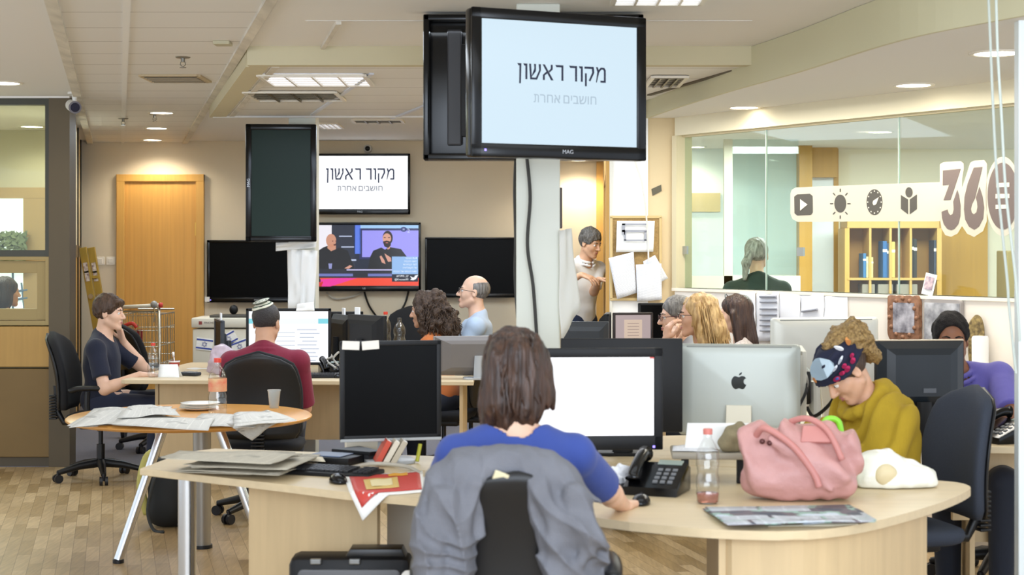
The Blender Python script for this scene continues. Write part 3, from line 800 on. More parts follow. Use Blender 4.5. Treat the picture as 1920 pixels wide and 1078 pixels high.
louvre(662, 756, 223, 229, ZC, 'narrow louvred light near the back wall above the upper lit screen', False)
louvre(1150, 1325, -20, 5, ZC, 'warm louvred light cut by the top edge of the picture', True, e=1.2)
louvre(1216, 1280, 142, 160, ZI, 'round-slotted air vent in the dropped ceiling right of the hanging screen', False)
louvre(930, 1075, 196, 214, ZC, 'added lit louvred light behind the big hung screen, brightening the doorway', True, e=2)  # added fitting, put in to brighten the standing man
ld = bpy.data.lights.new('doorway_fill', 'AREA'); ld.size = 0.5; ld.energy = 26; ld.color = (1, 0.97, 0.92); lo = bpy.data.objects.new('doorway_fill', ld); COL.objects.link(lo); lo.location = (PX(1002, 12.9), 12.9, ZC - 0.03)  # added fill light under that fitting, aimed at the doorway
def vent(px0, px1, py0, py1, z, lab):
    Y0, Y1 = FPX * (z - CH) / (HZ - py0), FPX * (z - CH) / (HZ - py1); ym = (Y0 + Y1) / 2
    wx = (px1 - px0) / FPX * ym; dy = abs(Y1 - Y0)
    o = thing('ceiling_vent', lab, 'vent', (PX((px0 + px1) / 2, ym), ym, z))
    b = BM(); 
    for s in (-1, 1): bx(b, s * wx / 2 - 0.02, s * wx / 2 + 0.02, -dy / 2, dy / 2, -0.012, 0); bx(b, -wx / 2, wx / 2, s * dy / 2 - 0.02, s * dy / 2 + 0.02, -0.012, 0)
    obj('frame', b, mat('vent_beige', '#C2AF8C', 0.5), o)
    for k in range(5): obj('slat', box(BM(), (0, -dy / 2 + dy * (k + 0.7) / 5.4, -0.008), (wx * 0.94, 0.05, 0.004), 0, (R(30), 0, 0)), mat('vent_slat', '#A99C86', 0.5), o)
vent(278, 381, 140, 152, ZC - 0.012, 'long beige air vent in the strip ceiling')
def sprinkler(px, py, z, lab):
    Y = FPX * (z - CH) / (HZ - py + 6); p = P(px, py, Y)
    o = thing('sprinkler', lab, 'sprinkler', (p.x, p.y, z), 0, 'ceiling sprinklers')
    b = BM(); lathe(b, [(0.045, 0), (0.04, -0.006), (0.012, -0.008), (0.012, -0.03), (0, -0.03)], 16); obj('rosette', b, mat('dull_steel', '#8A8880', 0.35, metal=0.8), o, 40)
    b = BM(); tube(b, [(-0.012, 0, -0.028), (-0.016, 0, -0.045), (0, 0, -0.058), (0.016, 0, -0.045), (0.012, 0, -0.028)], 0.003, 6); lathe(b, [(0.02, -0.06), (0.02, -0.063), (0, -0.064)], 12); obj('deflector', b, mat('dull_steel', '#8A8880', 0.35, metal=0.8), o, 40)
sprinkler(343, 113, ZC - 0.012, 'small sprinkler head in front of the long air vent')
sprinkler(290, 220, ZC - 0.012, 'small sprinkler head between two downlights above the door')
sprinkler(231, 228, ZC - 0.024, 'small sprinkler head on the narrow ceiling rail left of the downlights')
b = BM(); p = P(429, 78, 8.9); box(b, (0, 0, -0.01), (0.09, 0.11, 0.02), 0.004)
q = obj('ceiling_sensor', b, mat('sensor_beige', '#B9B295', 0.5)); q.location = (p.x, FPX * (ZC - 0.012 - CH) / (HZ - 78), ZC - 0.012); tag(q, 'small flat beige box on the strip ceiling beside the dropped frame', 'sensor')
# security camera under the ceiling by the post
cm = thing('security_camera', 'white bullet security camera under the ceiling beside the bronze post', 'camera', (PX(140, 11.6), 11.6, ZC))
b = BM(); lathe(b, [(0.05, 0), (0.05, -0.015), (0.02, -0.02), (0.014, -0.075), (0, -0.075)], 20); obj('mount', b, mat('camera_white', '#E4E2DC', 0.4), cm, 40)
b = BM(); tube(b, [(-0.05, 0.09, -0.085), (0.02, -0.06, -0.115)], [0.042, 0.045], 20); obj('housing', b, mat('camera_white', '#E4E2DC', 0.4), cm, 40)
b = BM(); tube(b, [(0.019, -0.058, -0.1148), (0.024, -0.068, -0.117)], [0.036, 0.03], 20); obj('lens', b, mat('camera_lens', '#23233A', 0.15), cm, 40)
b = BM(); tube(b, [(0.015, -0.05, -0.113), (0.021, -0.062, -0.1155)], [0.045, 0.045], 20); obj('lens_ring', b, mat('camera_rim', '#77747C', 0.3), cm, 40)
# two wall switches
for k, (px, lab) in enumerate(((188, 'left one of two square white wall switches beside the wooden door'), (208, 'right one of two square white wall switches beside the wooden door'))):
    o = thing('wall_switch', lab, 'switch', (PX(px, WB), WB, PZ(489, WB)), 0, 'wall switches')
    obj('plate', box(BM(), (0, -0.006, 0), (0.092, 0.012, 0.085), 0.004), mat('switch_white', '#F1EDE2', 0.35), o)
    obj('rocker', box(BM(), (0, -0.014, 0), (0.05, 0.008, 0.05), 0.003, (R(4), 0, 0)), mat('switch_white', '#F1EDE2', 0.35), o)
# columns
def column(px0, px1, Y, z1, lab, m, edge):
    x0, x1 = PX(px0, Y), PX(px1, Y)
    o = struct('wall_column', bx(BM(), x0, x1, Y, Y + (x1 - x0), 0, z1, 0.006), m); return o
M_col = mat('column_paint', '#DADCD0', 0.6)
column(968, 1050, 7.45, ZC, '', M_col, 0)
column(541, 592, 12.5, ZC, '', M_col, 0)
b = BM(); bx(b, PX(1910, 6.5), PX(1923, 6.5), 6.5, 6.56, 0, ZC, 0.004)
struct('trim_27', b, mat('white_post', '#E6EEEE', 0.4))
# ================================================================ SCREENS
M_gloss = mat('gloss_black_plastic', '#0B0B0C', 0.2, spec=0.4)
M_matblk = mat('matte_black_plastic', '#151516', 0.5, spec=0.35)
M_scr_off = mat('dark_glass_screen', '#050505', 0.35, spec=0.10)
M_scr_green = mat('dark_green_screen', '#14271E', 0.3, spec=0.15)
M_logo = mat('silver_lettering', '#B9BCC0', 0.35, metal=0.5)
M_scr_white = emat('white_screen_light', '#F8FAFF', 1.0)
M_scr_blue = emat('pale_blue_screen_light', '#D6ECFA', 0.92)
M_ink = emat('navy_screen_ink', '#141C3C', 1.0)
M_ink2 = emat('grey_screen_ink', '#5A6070', 1.0)
M_ink3 = emat('pale_grey_screen_ink', '#A9BCCB', 1.0)
M_led = emat('violet_led', '#8A7CFF', 3.0)

# the Hebrew masthead, drawn letter by letter (x to the right, 1 unit = letter height)
def letter(k):
    if k == 'resh': return [[(0.0, 1.0), (0.10, 0.86), (0.46, 0.86), (0.46, 0.0), (0.60, 0.0), (0.60, 1.0)]], 0.60
    if k == 'vav': return [[(0.0, 1.0), (0.08, 0.86), (0.16, 0.86), (0.16, 0.0), (0.30, 0.0), (0.30, 1.0)]], 0.30
    if k == 'nun': return [[(0.0, 1.0), (0.08, 0.86), (0.16, 0.86), (0.14, -0.28), (0.26, -0.28), (0.30, 1.0)]], 0.30
    if k == 'shin': return [[(0.0, 1.0), (0.14, 1.0), (0.20, 0.13), (0.50, 0.13), (0.74, 0.62), (0.70, 1.0), (0.86, 1.0), (0.86, 0.6), (0.58, 0.0), (0.08, 0.0)],
                           [(0.36, 1.0), (0.50, 1.0), (0.50, 0.55), (0.22, 0.30), (0.20, 0.18), (0.40, 0.42)]], 0.86
    if k == 'alef': return [[(0.0, 1.0), (0.16, 1.0), (0.80, 0.0), (0.62, 0.0)], [(0.60, 1.0), (0.74, 1.0), (0.74, 0.70), (0.52, 0.50), (0.44, 0.60), (0.60, 0.74)],
                            [(0.02, 0.0), (0.16, 0.0), (0.16, 0.30), (0.36, 0.44), (0.28, 0.55), (0.02, 0.34)]], 0.80
    if k == 'qof': return [[(0.0, 1.0), (0.70, 1.0), (0.74, 0.62), (0.44, 0.05), (0.32, 0.10), (0.58, 0.62), (0.56, 0.86), (0.0, 0.86)], [(0.04, 0.56), (0.17, 0.56), (0.17, -0.28), (0.04, -0.28)]], 0.74
    if k == 'mem': return [[(0.0, 1.0), (0.13, 1.0), (0.20, 0.82), (0.36, 0.98), (0.62, 0.98), (0.74, 0.82), (0.74, 0.0), (0.34, 0.0), (0.34, 0.13), (0.60, 0.13), (0.60, 0.76), (0.54, 0.85), (0.40, 0.85), (0.24, 0.66), (0.06, 0.0), (0.0, 0.0), (0.10, 0.68)]], 0.74
def masthead(par, height, sx, dx, dz, m):
    x = 0.0; out = []
    for word in (('nun', 'vav', 'shin', 'alef', 'resh'), ('resh', 'vav', 'qof', 'mem')):
        bm = BM()
        for k in word:
            polys, wd_ = letter(k)
            for q in polys: bm.faces.new([bm.verts.new(((x + a) * height * sx, 0, b_ * height)) for a, b_ in q])
            x += wd_ + 0.13
        out.append(bm); x += 0.29
    tot = (x - 0.42) * height * sx
    for bm in out: obj('headline_word', thin(shift(bm, dx - tot / 2, 0, dz), -0.004), m, par)
def tagline(par, size, sx, dx, dz, m):
    wl = [text_bm(w_, size, sx=sx) for w_ in ('רחא', 'םיבשוח')]
    h_ = size * 0.585; x0_ = min(v.co.x for v in wl[0].verts) - size * 0.56 * sx; z0_ = -0.298 * size          # the last letter, tav
    for q in ([(0.06, 1.0), (0.62, 1.0), (0.76, 0.84), (0.76, 0.0), (0.63, 0.0), (0.63, 0.80), (0.57, 0.87), (0.06, 0.87)], [(0.19, 0.87), (0.32, 0.87), (0.32, 0.16), (0.24, 0.0), (0.0, 0.0), (0.0, 0.12), (0.15, 0.12), (0.19, 0.2)]):
        wl[0].faces.new([wl[0].verts.new((x0_ + u * h_ * sx, 0, z0_ + v * h_)) for u, v in q])
    wd_ = [max(v.co.x for v in b_.verts) - min(v.co.x for v in b_.verts) for b_ in wl]; gap = size * 0.28; x = -(sum(wd_) + gap) / 2
    for b_, w_ in zip(wl, wd_):
        x0 = min(v.co.x for v in b_.verts); obj('tagline_word', thin(shift(b_, dx + x - x0, 0, dz), -0.004), m, par); x += w_ + gap

def thin(bm, y):
    """give flat lettering in the XZ plane a little thickness and set it at depth y"""
    r = bmesh.ops.extrude_face_region(bm, geom=bm.faces[:])
    for v in r['geom']:
        if isinstance(v, bmesh.types.BMVert): v.co.y -= 0.0012
    for v in bm.verts: v.co.y += y
    return bm
def shift(bm, x=0, y=0, z=0):
    for v in bm.verts: v.co += Vector((x, y, z))
    return bm

def tv(label, c, W, H, rz, screen, bez=0.035, deep=0.06, logo='MAG', group=None, name='television', chin=0.02, tilt=0.0, logo_rot=0.0, led=True, pads=True):
    o = thing(name, label, 'television', c, rz, group)
    o.rotation_euler = (tilt, 0, rz)
    obj('casing', box(BM(), (0, deep / 2 + 0.004, 0), (W, deep - 0.008, H), 0.012, seg=3), M_gloss, o, 35)
    b = BM()                                                    # bezel: four bars round the screen
    zb = -H / 2 + bez + chin
    box(b, (0, 0, H / 2 - bez / 2), (W, 0.02, bez), 0.006); box(b, (0, 0, (-H / 2 + zb) / 2), (W, 0.02, bez + chin), 0.006)
    for s_ in (-1, 1): box(b, (s_ * (W / 2 - bez / 2), 0, 0), (bez, 0.02, H), 0.006)
    obj('bezel', b, M_gloss, o, 35)
    obj('screen', box(BM(), (0, 0.0, (H / 2 - bez + zb) / 2), (W - 2 * bez + 0.004, 0.006, H - 2 * bez - chin + 0.004)), screen, o)
    if logo:
        b = text_bm(logo, 0.026 if not logo_rot else 0.03)
        if logo_rot:
            b.transform(Matrix.Rotation(logo_rot, 4, 'Y')); shift(b, -W / 2 + bez * 0.5, 0, 0)
        else: shift(b, 0, 0, (-H / 2 + zb) / 2)
        obj('logo', thin(b, -0.0102), M_logo, o)
    if led: obj('power_light', box(BM(), (-W / 2 + bez * 1.3, -0.0105, (-H / 2 + zb) / 2), (0.009, 0.002, 0.009)), M_led, o)
    b = BM()                                                    # ribbed rear shell with a bulge
    prism(b, [(-W * 0.36, -H * 0.34), (W * 0.36, -H * 0.34), (W * 0.33, H * 0.30), (-W * 0.33, H * 0.30)], deep - 0.006, deep + 0.03, 'XZ', 0.012)
    obj('rear_shell', b, M_matblk, o, 35)
    return o
def tv_bracket(o, z=0.0, L=0.1, y=0.088):
    b = BM(); box(b, (0, y + 0.006, z), (0.3, 0.012, 0.3), 0.003); box(b, (0, y + L / 2, z), (0.09, L, 0.09), 0.004)
    obj('wall_bracket', b, M_matblk, o)

# big lit screen hanging on the middle column (slightly turned to the right)
yw = math.atan2(0.33, 0.75)
t1 = tv('big lit screen with a Hebrew masthead hanging high on the middle column', (PX(1051, 6.8), 6.8, 2.306), 0.82, 0.622, yw, M_scr_blue, 0.046, 0.07, logo=None, chin=0.012, tilt=0)
masthead(t1, 0.066, 0.96, 0.005, 0.02, M_ink)
tagline(t1, 0.058, 0.92, 0.02, -0.058, M_ink3)
obj('logo', thin(shift(text_bm('MAG', 0.024), 0.03, 0, -0.282), -0.0102), M_logo, t1)
b = BM(); tube(b, [(0, 0.09, 0.0), tuple(Matrix.Rotation(-yw, 3, 'Z') @ Vector((0.12 - PX(1051, 6.8), 7.47 - 6.8, 0.0)))], 0.035, 12); box(b, (0, 0.1, 0), (0.3, 0.02, 0.3), 0.003); obj('wall_bracket', b, M_matblk, t1)
# the second one behind it, seen from its back
t2 = tv('black screen seen from behind, hanging behind the big lit screen', (PX(1000, 7.73), 7.79, 2.392), 1.06, 0.70, PI, M_scr_off, 0.04, 0.05, logo=None, led=False)
b = BM()
for s_ in (-1, 1): box(b, (s_ * 0.515, 0.075, 0), (0.03, 0.05, 0.70), 0.006)
for s_ in (-1, 1): box(b, (0, 0.075, s_ * 0.335), (1.06, 0.05, 0.03), 0.006)
obj('rear_rim', b, M_gloss, t2, 35)
b = BM(); box(b, (0.38, 0.07, 0), (0.07, 0.03, 0.56), 0.008); obj('rear_rail', b, mat('dark_grey_plastic', '#333336', 0.45), t2)
b = BM(); box(b, (-0.02, 0.10, 0), (0.16, 0.06, 0.2), 0.004); obj('wall_bracket', b, M_matblk, t2)
# portrait screen on the far column
t3 = tv('dark switched-off screen hung upright in portrait on the far left column', (PX(527, 12.32), 12.32, PZ(343, 12.32)), 0.54, 0.905, R(4), M_scr_green, 0.045, 0.055, logo='MAG', chin=0.0, logo_rot=-PI / 2, led=False)
tv_bracket(t3, 0, 0.05, 0.08)
# wall screens
def wall_tv(label, x0, x1, y0, y1, scr, logo='MAG', **k):
    Yw = WB - 0.11; s_ = FPX / Yw
    W, H = (x1 - x0) / s_, (y1 - y0) / s_
    o = tv(label, (PX((x0 + x1) / 2, Yw), Yw, PZ((y0 + y1) / 2, Yw)), W, H, 0, scr, logo=logo, group=None, **k)
    tv_bracket(o, 0, 0.02, 0.085); return o
t4 = wall_tv('lit white screen with a Hebrew masthead, upper one on the back wall', 581, 769, 288, 402, emat('bright_white_screen', '#FCFDFF', 1.15), bez=0.025, chin=0.03)
masthead(t4, 0.118, 0.92, 0.0, 0.045, M_ink)
tagline(t4, 0.085, 1.0, 0.0, -0.045, M_ink2)
t5 = wall_tv('screen showing a studio talk show with two men, lower one on the back wall', 577, 789, 417, 546, emat('studio_backdrop', '#1E2436', 1.0), 'LG', bez=0.025, chin=0.035)
t6 = wall_tv('wide black switched-off screen on the back wall behind the bald man', 797, 975, 445, 558, M_scr_off, None, bez=0.022, led=False)
t7 = wall_tv('black switched-off screen on the back wall beside the wooden door', 388, 576, 450, 567, M_scr_off, 'MAG', bez=0.03, chin=0.02)
b = BM(); box(b, (-0.515, -0.0115, -0.29), (0.05, 0.002, 0.05)); obj('sticker', b, mat('white_sticker', '#E8E6E2', 0.5), t7)

# the talk show picture, cut as flat shapes on the screen
def show(pic, c, lay=1, s=1.0, name='picture_shape'):
    """shapes given in photo pixels on the screen"""
    bm = BM(); cx, cy = 683, 481.5; sc = (WB - 0.11) / FPX
    for q in pic: bm.faces.new([bm.verts.new(((x - cx) * sc, 0, -(y - cy) * sc)) for x, y in q])
    return obj(name, thin(bm, -0.0035 - 0.0014 * lay), emat('show_' + c, c, s), t5)
el = lambda cx, cy, rx, ry, n=20: [(cx + rx * math.cos(2 * PI * k / n), cy + ry * math.sin(2 * PI * k / n)) for k in range(n)]
rc = lambda a, b_, c_, d: [(a, c_), (b_, c_), (b_, d), (a, d)]
show([rc(583, 622, 422, 500)], '#E9E6EE', 1, 1, 'studio_wall'); show([rc(622, 666, 422, 505)], '#2A2E3C', 1, 1, 'studio_shelf')
show([rc(636, 660, 442, 444), rc(640, 664, 462, 464), rc(640, 668, 486, 489)], '#B9C4E0', 2, 1, 'shelf_edges')
show([rc(664, 676, 422, 476)], '#5B7BE0', 1, 1, 'blue_pillar'); show([rc(676, 785, 422, 428)], '#9EC6EE', 1, 1, 'blue_strip')
show([rc(674, 785, 428, 486)], '#2B2D5E', 1, 1, 'studio_screen_frame'); show([rc(679, 785, 432, 482)], '#9A95F0', 2, 1, 'studio_screen')
show([rc(583, 785, 504, 522)], '#23252F', 2, 1, 'studio_desk'); show([rc(588, 662, 513, 518), rc(690, 735, 513, 518)], '#6C74B4', 3, 1, 'desk_glow'); show([rc(650, 740, 505, 507)], '#C9C6F0', 3, 1, 'desk_papers')
show([rc(583, 785, 521, 537)], '#EE4A30', 3, 1, 'red_band'); show([[(583, 525), (640, 521), (670, 521), (620, 537), (583, 537)]], '#E8329A', 4, 1, 'pink_band_end')
show([[(596, 504), (597, 470), (606, 464), (614, 461), (626, 470), (636, 464), (652, 470), (664, 500), (664, 505)]], '#1B1A1C', 3, 1, 'left_speaker_jacket')
show([el(621, 451, 9.5, 12.5), [(615, 458), (630, 458), (630, 467), (621, 471), (614, 465)]], '#C99076', 4, 1, 'left_speaker_head')
show([el(624, 452, 1.4, .9, 8), el(630, 452, 1.2, .9, 8), el(628, 459, 2.6, 1.6, 10)], '#5A2E28', 5, 1, 'left_speaker_features'); show([[(646, 503), (656, 497), (661, 499), (654, 504)]], '#D29A86', 5, 1, 'left_speaker_hand')
show([[(690, 504), (694, 482), (700, 470), (715, 464), (722, 468), (730, 463), (752, 467), (762, 480), (764, 504)]], '#1D1C1E', 3, 1, 'right_speaker_jacket')
show([el(727, 446, 9.5, 13.5)], '#2A1C18', 4, 1, 'right_speaker_hair'); show([el(725.5, 447, 8, 9.5), [(724, 456), (733, 457), (731, 466), (727, 468)]], '#D49C84', 5, 1, 'right_speaker_face')
show([[(718, 453), (725, 451), (733, 453), (733, 460), (728, 465), (721, 462)]], '#2A1C18', 6, 1, 'right_speaker_beard'); show([el(721.5, 445.5, 2.2, .8, 8), el(729.5, 445.5, 2.2, .8, 8)], '#5A342A', 6, 1, 'right_speaker_eyes'); show([el(725.5, 455, 2.6, 1.2, 8)], '#B4685E', 7, 1, 'right_speaker_mouth')
show([[(712, 481), (715, 479), (721, 488), (723, 495), (716, 492)], [(721, 475), (733, 483), (734, 490), (728, 491), (724, 483)]], '#D29A86', 5, 1, 'right_speaker_hands')
show([el(757, 430, 6, 4.6)], '#1E2B6E', 4, 1, 'channel_badge')
show([rc(735, 784, 481, 514)], '#8FB6E6', 5, 1, 'message_box'); show([rc(735, 784, 514, 528)], '#1A1C2E', 5, 1, 'handle_box')
def show_text(s_, x, y, size, c, lay, align='CENTER'):
    sc = (WB - 0.11) / FPX
    obj('screen_lettering', thin(shift(text_bm(s_, size * sc, align), (x - 683) * sc, 0, -(y - 481.5) * sc), -0.0035 - 0.0014 * lay), emat('show_ink_' + c, c, 1.0), t5)
show_text('2', 766, 433, 11, '#C9D2F6', 5); show_text('א', 757, 430, 7, '#C9D2F6', 5)
for s_, y in (('רוביצה תעד', 484), ('הסנכה ישאר', 490), ('תוריחבה ינפל', 496), ('היצילאוקה לש', 502), ('הסנכה לש יפסכה חודה', 509)): show_text(s_, 782, y, 4.6, '#E8F0FA', 6, 'RIGHT')
show_text('#חותפ_וק', 766, 517.5, 5.4, '#F2F4FA', 6, 'RIGHT'); show_text('@Knesset99', 766, 524, 5.0, '#F2F4FA', 6, 'RIGHT')
show([[(769, 517), (773, 520), (777, 520), (778, 516.5), (781, 516), (784, 515), (782.5, 519), (780, 523), (775, 525.5), (769, 524.5), (772, 522.5)]], '#F2F4FA', 6, 1, 'bird_mark')
show([el(595, 526, 6.5, 7)], '#241418', 5, 1, 'inset_hair'); show([el(594, 523, 3, 4)], '#D8A08A', 6, 1, 'inset_face'); show([[(584, 537), (587, 528), (594, 526), (602, 530), (604, 527), (606, 529), (603, 537)]], '#C9301E', 6, 1, 'inset_dress')
show([[(617, 504), (616, 494), (623, 494), (622, 504)]], '#8C90C4', 5, 1, 'water_glass')

# ================================================================ FURNITURE
M_desk = mat('birch_desk_laminate', '#D3BF9A', 0.42, noise=0.05, scale=(3, 40, 40))
M_desk_edge = mat('birch_desk_panel', '#CDB48A', 0.48, noise=0.06, scale=(25, 25, 2))
M_table = mat('orange_beech_top', '#D99B4A', 0.28, noise=0.05, scale=(40, 3, 10))
M_fab = mat('black_chair_fabric', '#1B1B1D', 0.9, noise=0.15, scale=(250, 250, 250))
M_fabg = mat('blue_grey_chair_fabric', '#353B47', 0.9, noise=0.12, scale=(250, 250, 250))
M_plast = mat('black_chair_plastic', '#161617', 0.42)

def desk_top(name_root, outline, z=0.74, th=0.028, m=None):
    b = BM(); prism(b, outline, z - th, z, 'XY', 0.004); return obj('worktop', b, m or M_desk, name_root)
# front desk with a straight left wing and a rounded right end
dA = thing('desk', 'long pale wood desk with a rounded right end, nearest to the viewer', 'desk', (0, 5.9, 0))
OA = [(-1.478, 6.355), (-0.894, 5.95), (-0.604, 5.735), (-0.25, 5.54), (0.1, 5.32)] + [(p.x, p.y) for p in spline([(0.373, 5.09, 0), (0.557, 4.985, 0), (0.679, 4.943, 0), (0.867, 4.924, 0), (1.053, 5.013, 0), (1.253, 5.212, 0), (1.488, 5.513, 0), (1.64, 5.76, 0), (1.68, 5.88, 0), (1.655, 5.985, 0), (1.56, 6.03, 0)], 4)] + [(1.16, 6.30), (-0.2, 6.70), (-1.30, 7.00), (-1.41, 6.86)]
loc = lambda pts, o: [(x - o.location.x, y - o.location.y) for x, y in pts]
desk_top(dA, loc(OA, dA))
def panel(parent, a, b_, z0, z1, th=0.022, name='panel', m=None):
    a, b_ = Vector(a) - parent.location.xy, Vector(b_) - parent.location.xy
    n = (b_ - a).normalized(); q = Vector((-n.y, n.x)) * th
    return obj(name, prism(BM(), [tuple(a), tuple(b_), tuple(b_ + q), tuple(a + q)], z0, z1), m or M_desk_edge, parent)
panel(dA, (-1.02, 6.20), (-0.50, 5.93), 0.0, 0.711, name='modesty_panel')
panel(dA, (-0.49, 6.28), (-0.12, 6.18), 0.0, 0.711, name='side_panel', m=mat('grey_white_panel', '#C9C4B6', 0.5))
pc = [(p.x, p.y) for p in spline([(0.69, 5.02, 0), (0.87, 4.99, 0), (1.03, 5.06, 0), (1.22, 5.25, 0), (1.44, 5.55, 0)], 4)]
pin = [(x - 0.02, y + 0.02) for x, y in pc]
cut = 9
obj('curved_front', prism(BM(), loc(pc[:cut] + list(reversed(pin[:cut])), dA), 0, 0.711), M_desk_edge, dA)
obj('curved_front', prism(BM(), loc([(x, y + 0.003) for x, y in pc[cut - 1:]] + list(reversed(pin[cut - 1:])), dA), 0, 0.711), M_desk_edge, dA)
panel(dA, (0.672, 5.03), (0.74, 5.9), 0, 0.711, name='side_panel')
panel(dA, (1.44, 5.56), (1.30, 6.05), 0, 0.711, name='side_panel')
lg = BM(); lathe(lg, [(0.036, 0.012), (0.036, 0.711)], 28, (-1.285 - dA.location.x, 6.33 - dA.location.y, 0)); lathe(lg, [(0.042, 0), (0.042, 0.012)], 28, (-1.285, 6.33 - dA.location.y, 0)); obj('leg', lg, M_chrome, dA, 40)
# the desk on its far side
dB = thing('desk', 'pale wood desk behind the nearest one, carrying the silver computer', 'desk', (0.5, 7.1, 0))
desk_top(dB, loc([(-0.2, 6.725), (1.14, 6.33), (1.22, 6.62), (1.42, 7.05), (1.42, 7.6), (0.32, 7.42), (-0.15, 7.40)], dB), 0.74)
panel(dB, (-0.15, 6.80), (-0.10, 7.35), 0, 0.711, name='side_panel'); panel(dB, (1.08, 6.42), (1.14, 7.45), 0, 0.711, name='side_panel')
# far left desk run
dC = thing('desk', 'long pale wood desk run in front of the back wall, under the hung screens', 'desk', (-1.4, 11.8, 0))
desk_top(dC, loc([(-2.63, 10.77), (-2.60, 10.74), (-0.255, 10.62), (-0.255, 11.12), (-0.98, 11.16), (-1.02, 12.44), (-2.50, 12.44), (-2.52, 12.2)], dC))
panel(dC, (-2.43, 10.99), (-2.38, 12.4), 0, 0.711, name='side_panel'); panel(dC, (-2.42, 10.98), (-1.95, 10.97), 0.0, 0.711, name='modesty_panel')
panel(dC, (-1.95, 11.5), (-1.1, 11.5), 0.25, 0.711, name='modesty_panel'); panel(dC, (-0.33, 10.72), (-0.31, 11.06), 0, 0.711, name='side_panel')
dG = thing('desk', 'low pale desk by the back wall carrying the two bottles', 'desk', (-1.3, 14.2, 0))
desk_top(dG, loc([(-1.75, 13.75), (-0.85, 13.75), (-0.85, 14.45), (-1.75, 14.45)], dG)); panel(dG, (-1.72, 13.8), (-1.72, 14.4), 0, 0.711, name='side_panel'); panel(dG, (-0.90, 13.8), (-0.90, 14.4), 0, 0.711, name='side_panel')
# right middle desk
dD = thing('desk', 'pale desk under the row of monitors near the cork board', 'desk', (0.6, 9.7, 0))
desk_top(dD, loc([(0.25, 9.0), (0.92, 9.0), (0.92, 10.6), (0.25, 10.6)], dD)); panel(dD, (0.28, 9.05), (0.28, 10.5), 0, 0.711, name='side_panel'); panel(dD, (0.87, 9.05), (0.87, 10.5), 0, 0.711, name='side_panel')
dF = thing('desk', 'short pale desk beneath the second silver computer, by the low wall', 'desk', (1.6, 8.4, 0))
desk_top(dF, loc([(1.25, 8.0), (1.95, 8.0), (1.95, 8.75), (1.25, 8.75)], dF)); panel(dF, (1.28, 8.1), (1.28, 8.7), 0, 0.711, name='side_panel'); panel(dF, (1.90, 8.1), (1.90, 8.7), 0, 0.711, name='side_panel')
# right end desk
dE = thing('desk', 'pale wood desk at the right edge where the man in purple sits', 'desk', (2.4, 7.4, 0))
desk_top(dE, loc([(1.93, 7.10), (3.2, 6.90), (3.2, 7.62), (1.93, 7.66)], dE), 0.74, 0.032)
panel(dE, (2.08, 7.19), (2.14, 7.56), 0, 0.708, name='side_panel'); panel(dE, (2.10, 7.45), (3.1, 7.38), 0.25, 0.708, name='modesty_panel'); panel(dE, (1.97, 7.15), (2.06, 7.16), 0.4, 0.708, name='front_panel')
# round table
rt = thing('round_table', 'round orange wood table on slanting metal legs, strewn with newspapers', 'table', (-1.695, 8.43, 0))
b = BM(); lathe(b, [(0, 0.712), (0.60, 0.712), (0.625, 0.716), (0.637, 0.726), (0.637, 0.733), (0.628, 0.74), (0, 0.74)], 64); obj('table_top', b, M_table, rt, 50)
for (fx, fy, r0) in ((-0.33, -0.20, 0.024), (0.42, -0.12, 0.024), (0.02, 0.22, 0.046)):
    b = BM(); tx, ty = (fx * 0.35, fy * 0.35) if r0 < 0.04 else (0.03, 0.16)
    tube(b, [(fx, fy, 0.016), (tx, ty, 0.711)], [r0, r0 * 1.05], 20); l_ = obj('leg', b, M_chrome if r0 < 0.04 else mat('satin_aluminium', '#A6A49E', 0.4, metal=0.9), rt, 40)
    b = BM(); lathe(b, [(0, 0), (r0 * 1.2, 0), (r0 * 1.2, 0.018), (0, 0.018)], 20, (fx, fy, 0)); obj('foot', b, M_plast, l_, 40)

# ---- office chairs
def loft(rings, close=True):
    bm = BM(); V = [[bm.verts.new(p) for p in r] for r in rings]
    for a, b_ in zip(V[:-1], V[1:]):
        n = len(a)
        for k in range(n): bm.faces.new((a[k], a[(k + 1) % n], b_[(k + 1) % n], b_[k]))
    bm.faces.new(V[0]); bm.faces.new(list(reversed(V[-1]))); return bm
def back_rings(w0, wm, w1, z0, z1, y0, bow, t, n=14, m=28, e=0.42, lean=0.10):
    rings = []
    for i in range(n + 1):
        v = i / n; zc_ = z0 + (z1 - z0) * v
        w = (w0 + (wm - w0) * min(1, v / 0.5) ** 0.8) if v < 0.5 else wm + (w1 - wm) * ((v - 0.5) / 0.5) ** 1.6
        cap = 1.0
        if v > 0.80: cap = max(0.05, 1 - ((v - 0.80) / 0.20) ** 2.6 * 0.95)
        if v < 0.12: cap = max(0.5, 1 - ((0.12 - v) / 0.12) ** 2 * 0.5)
        w *= cap if v > 0.5 else (0.75 + 0.25 * cap); tt = t * (0.35 + 0.65 * min(1, cap * 1.2))
        yc = y0 - lean * v + 0.03 * math.sin(PI * v)
        ring = []
        for k in range(m):
            a = 2 * PI * k / m; cx, sy = math.cos(a), math.sin(a)
            x = w / 2 * math.copysign(abs(cx) ** e, cx); y = tt / 2 * math.copysign(abs(sy) ** 0.8, sy)
            ring.append((x, yc + y + bow * (2 * x / max(wm, .01)) ** 2, zc_))
        rings.append(ring)
    return rings
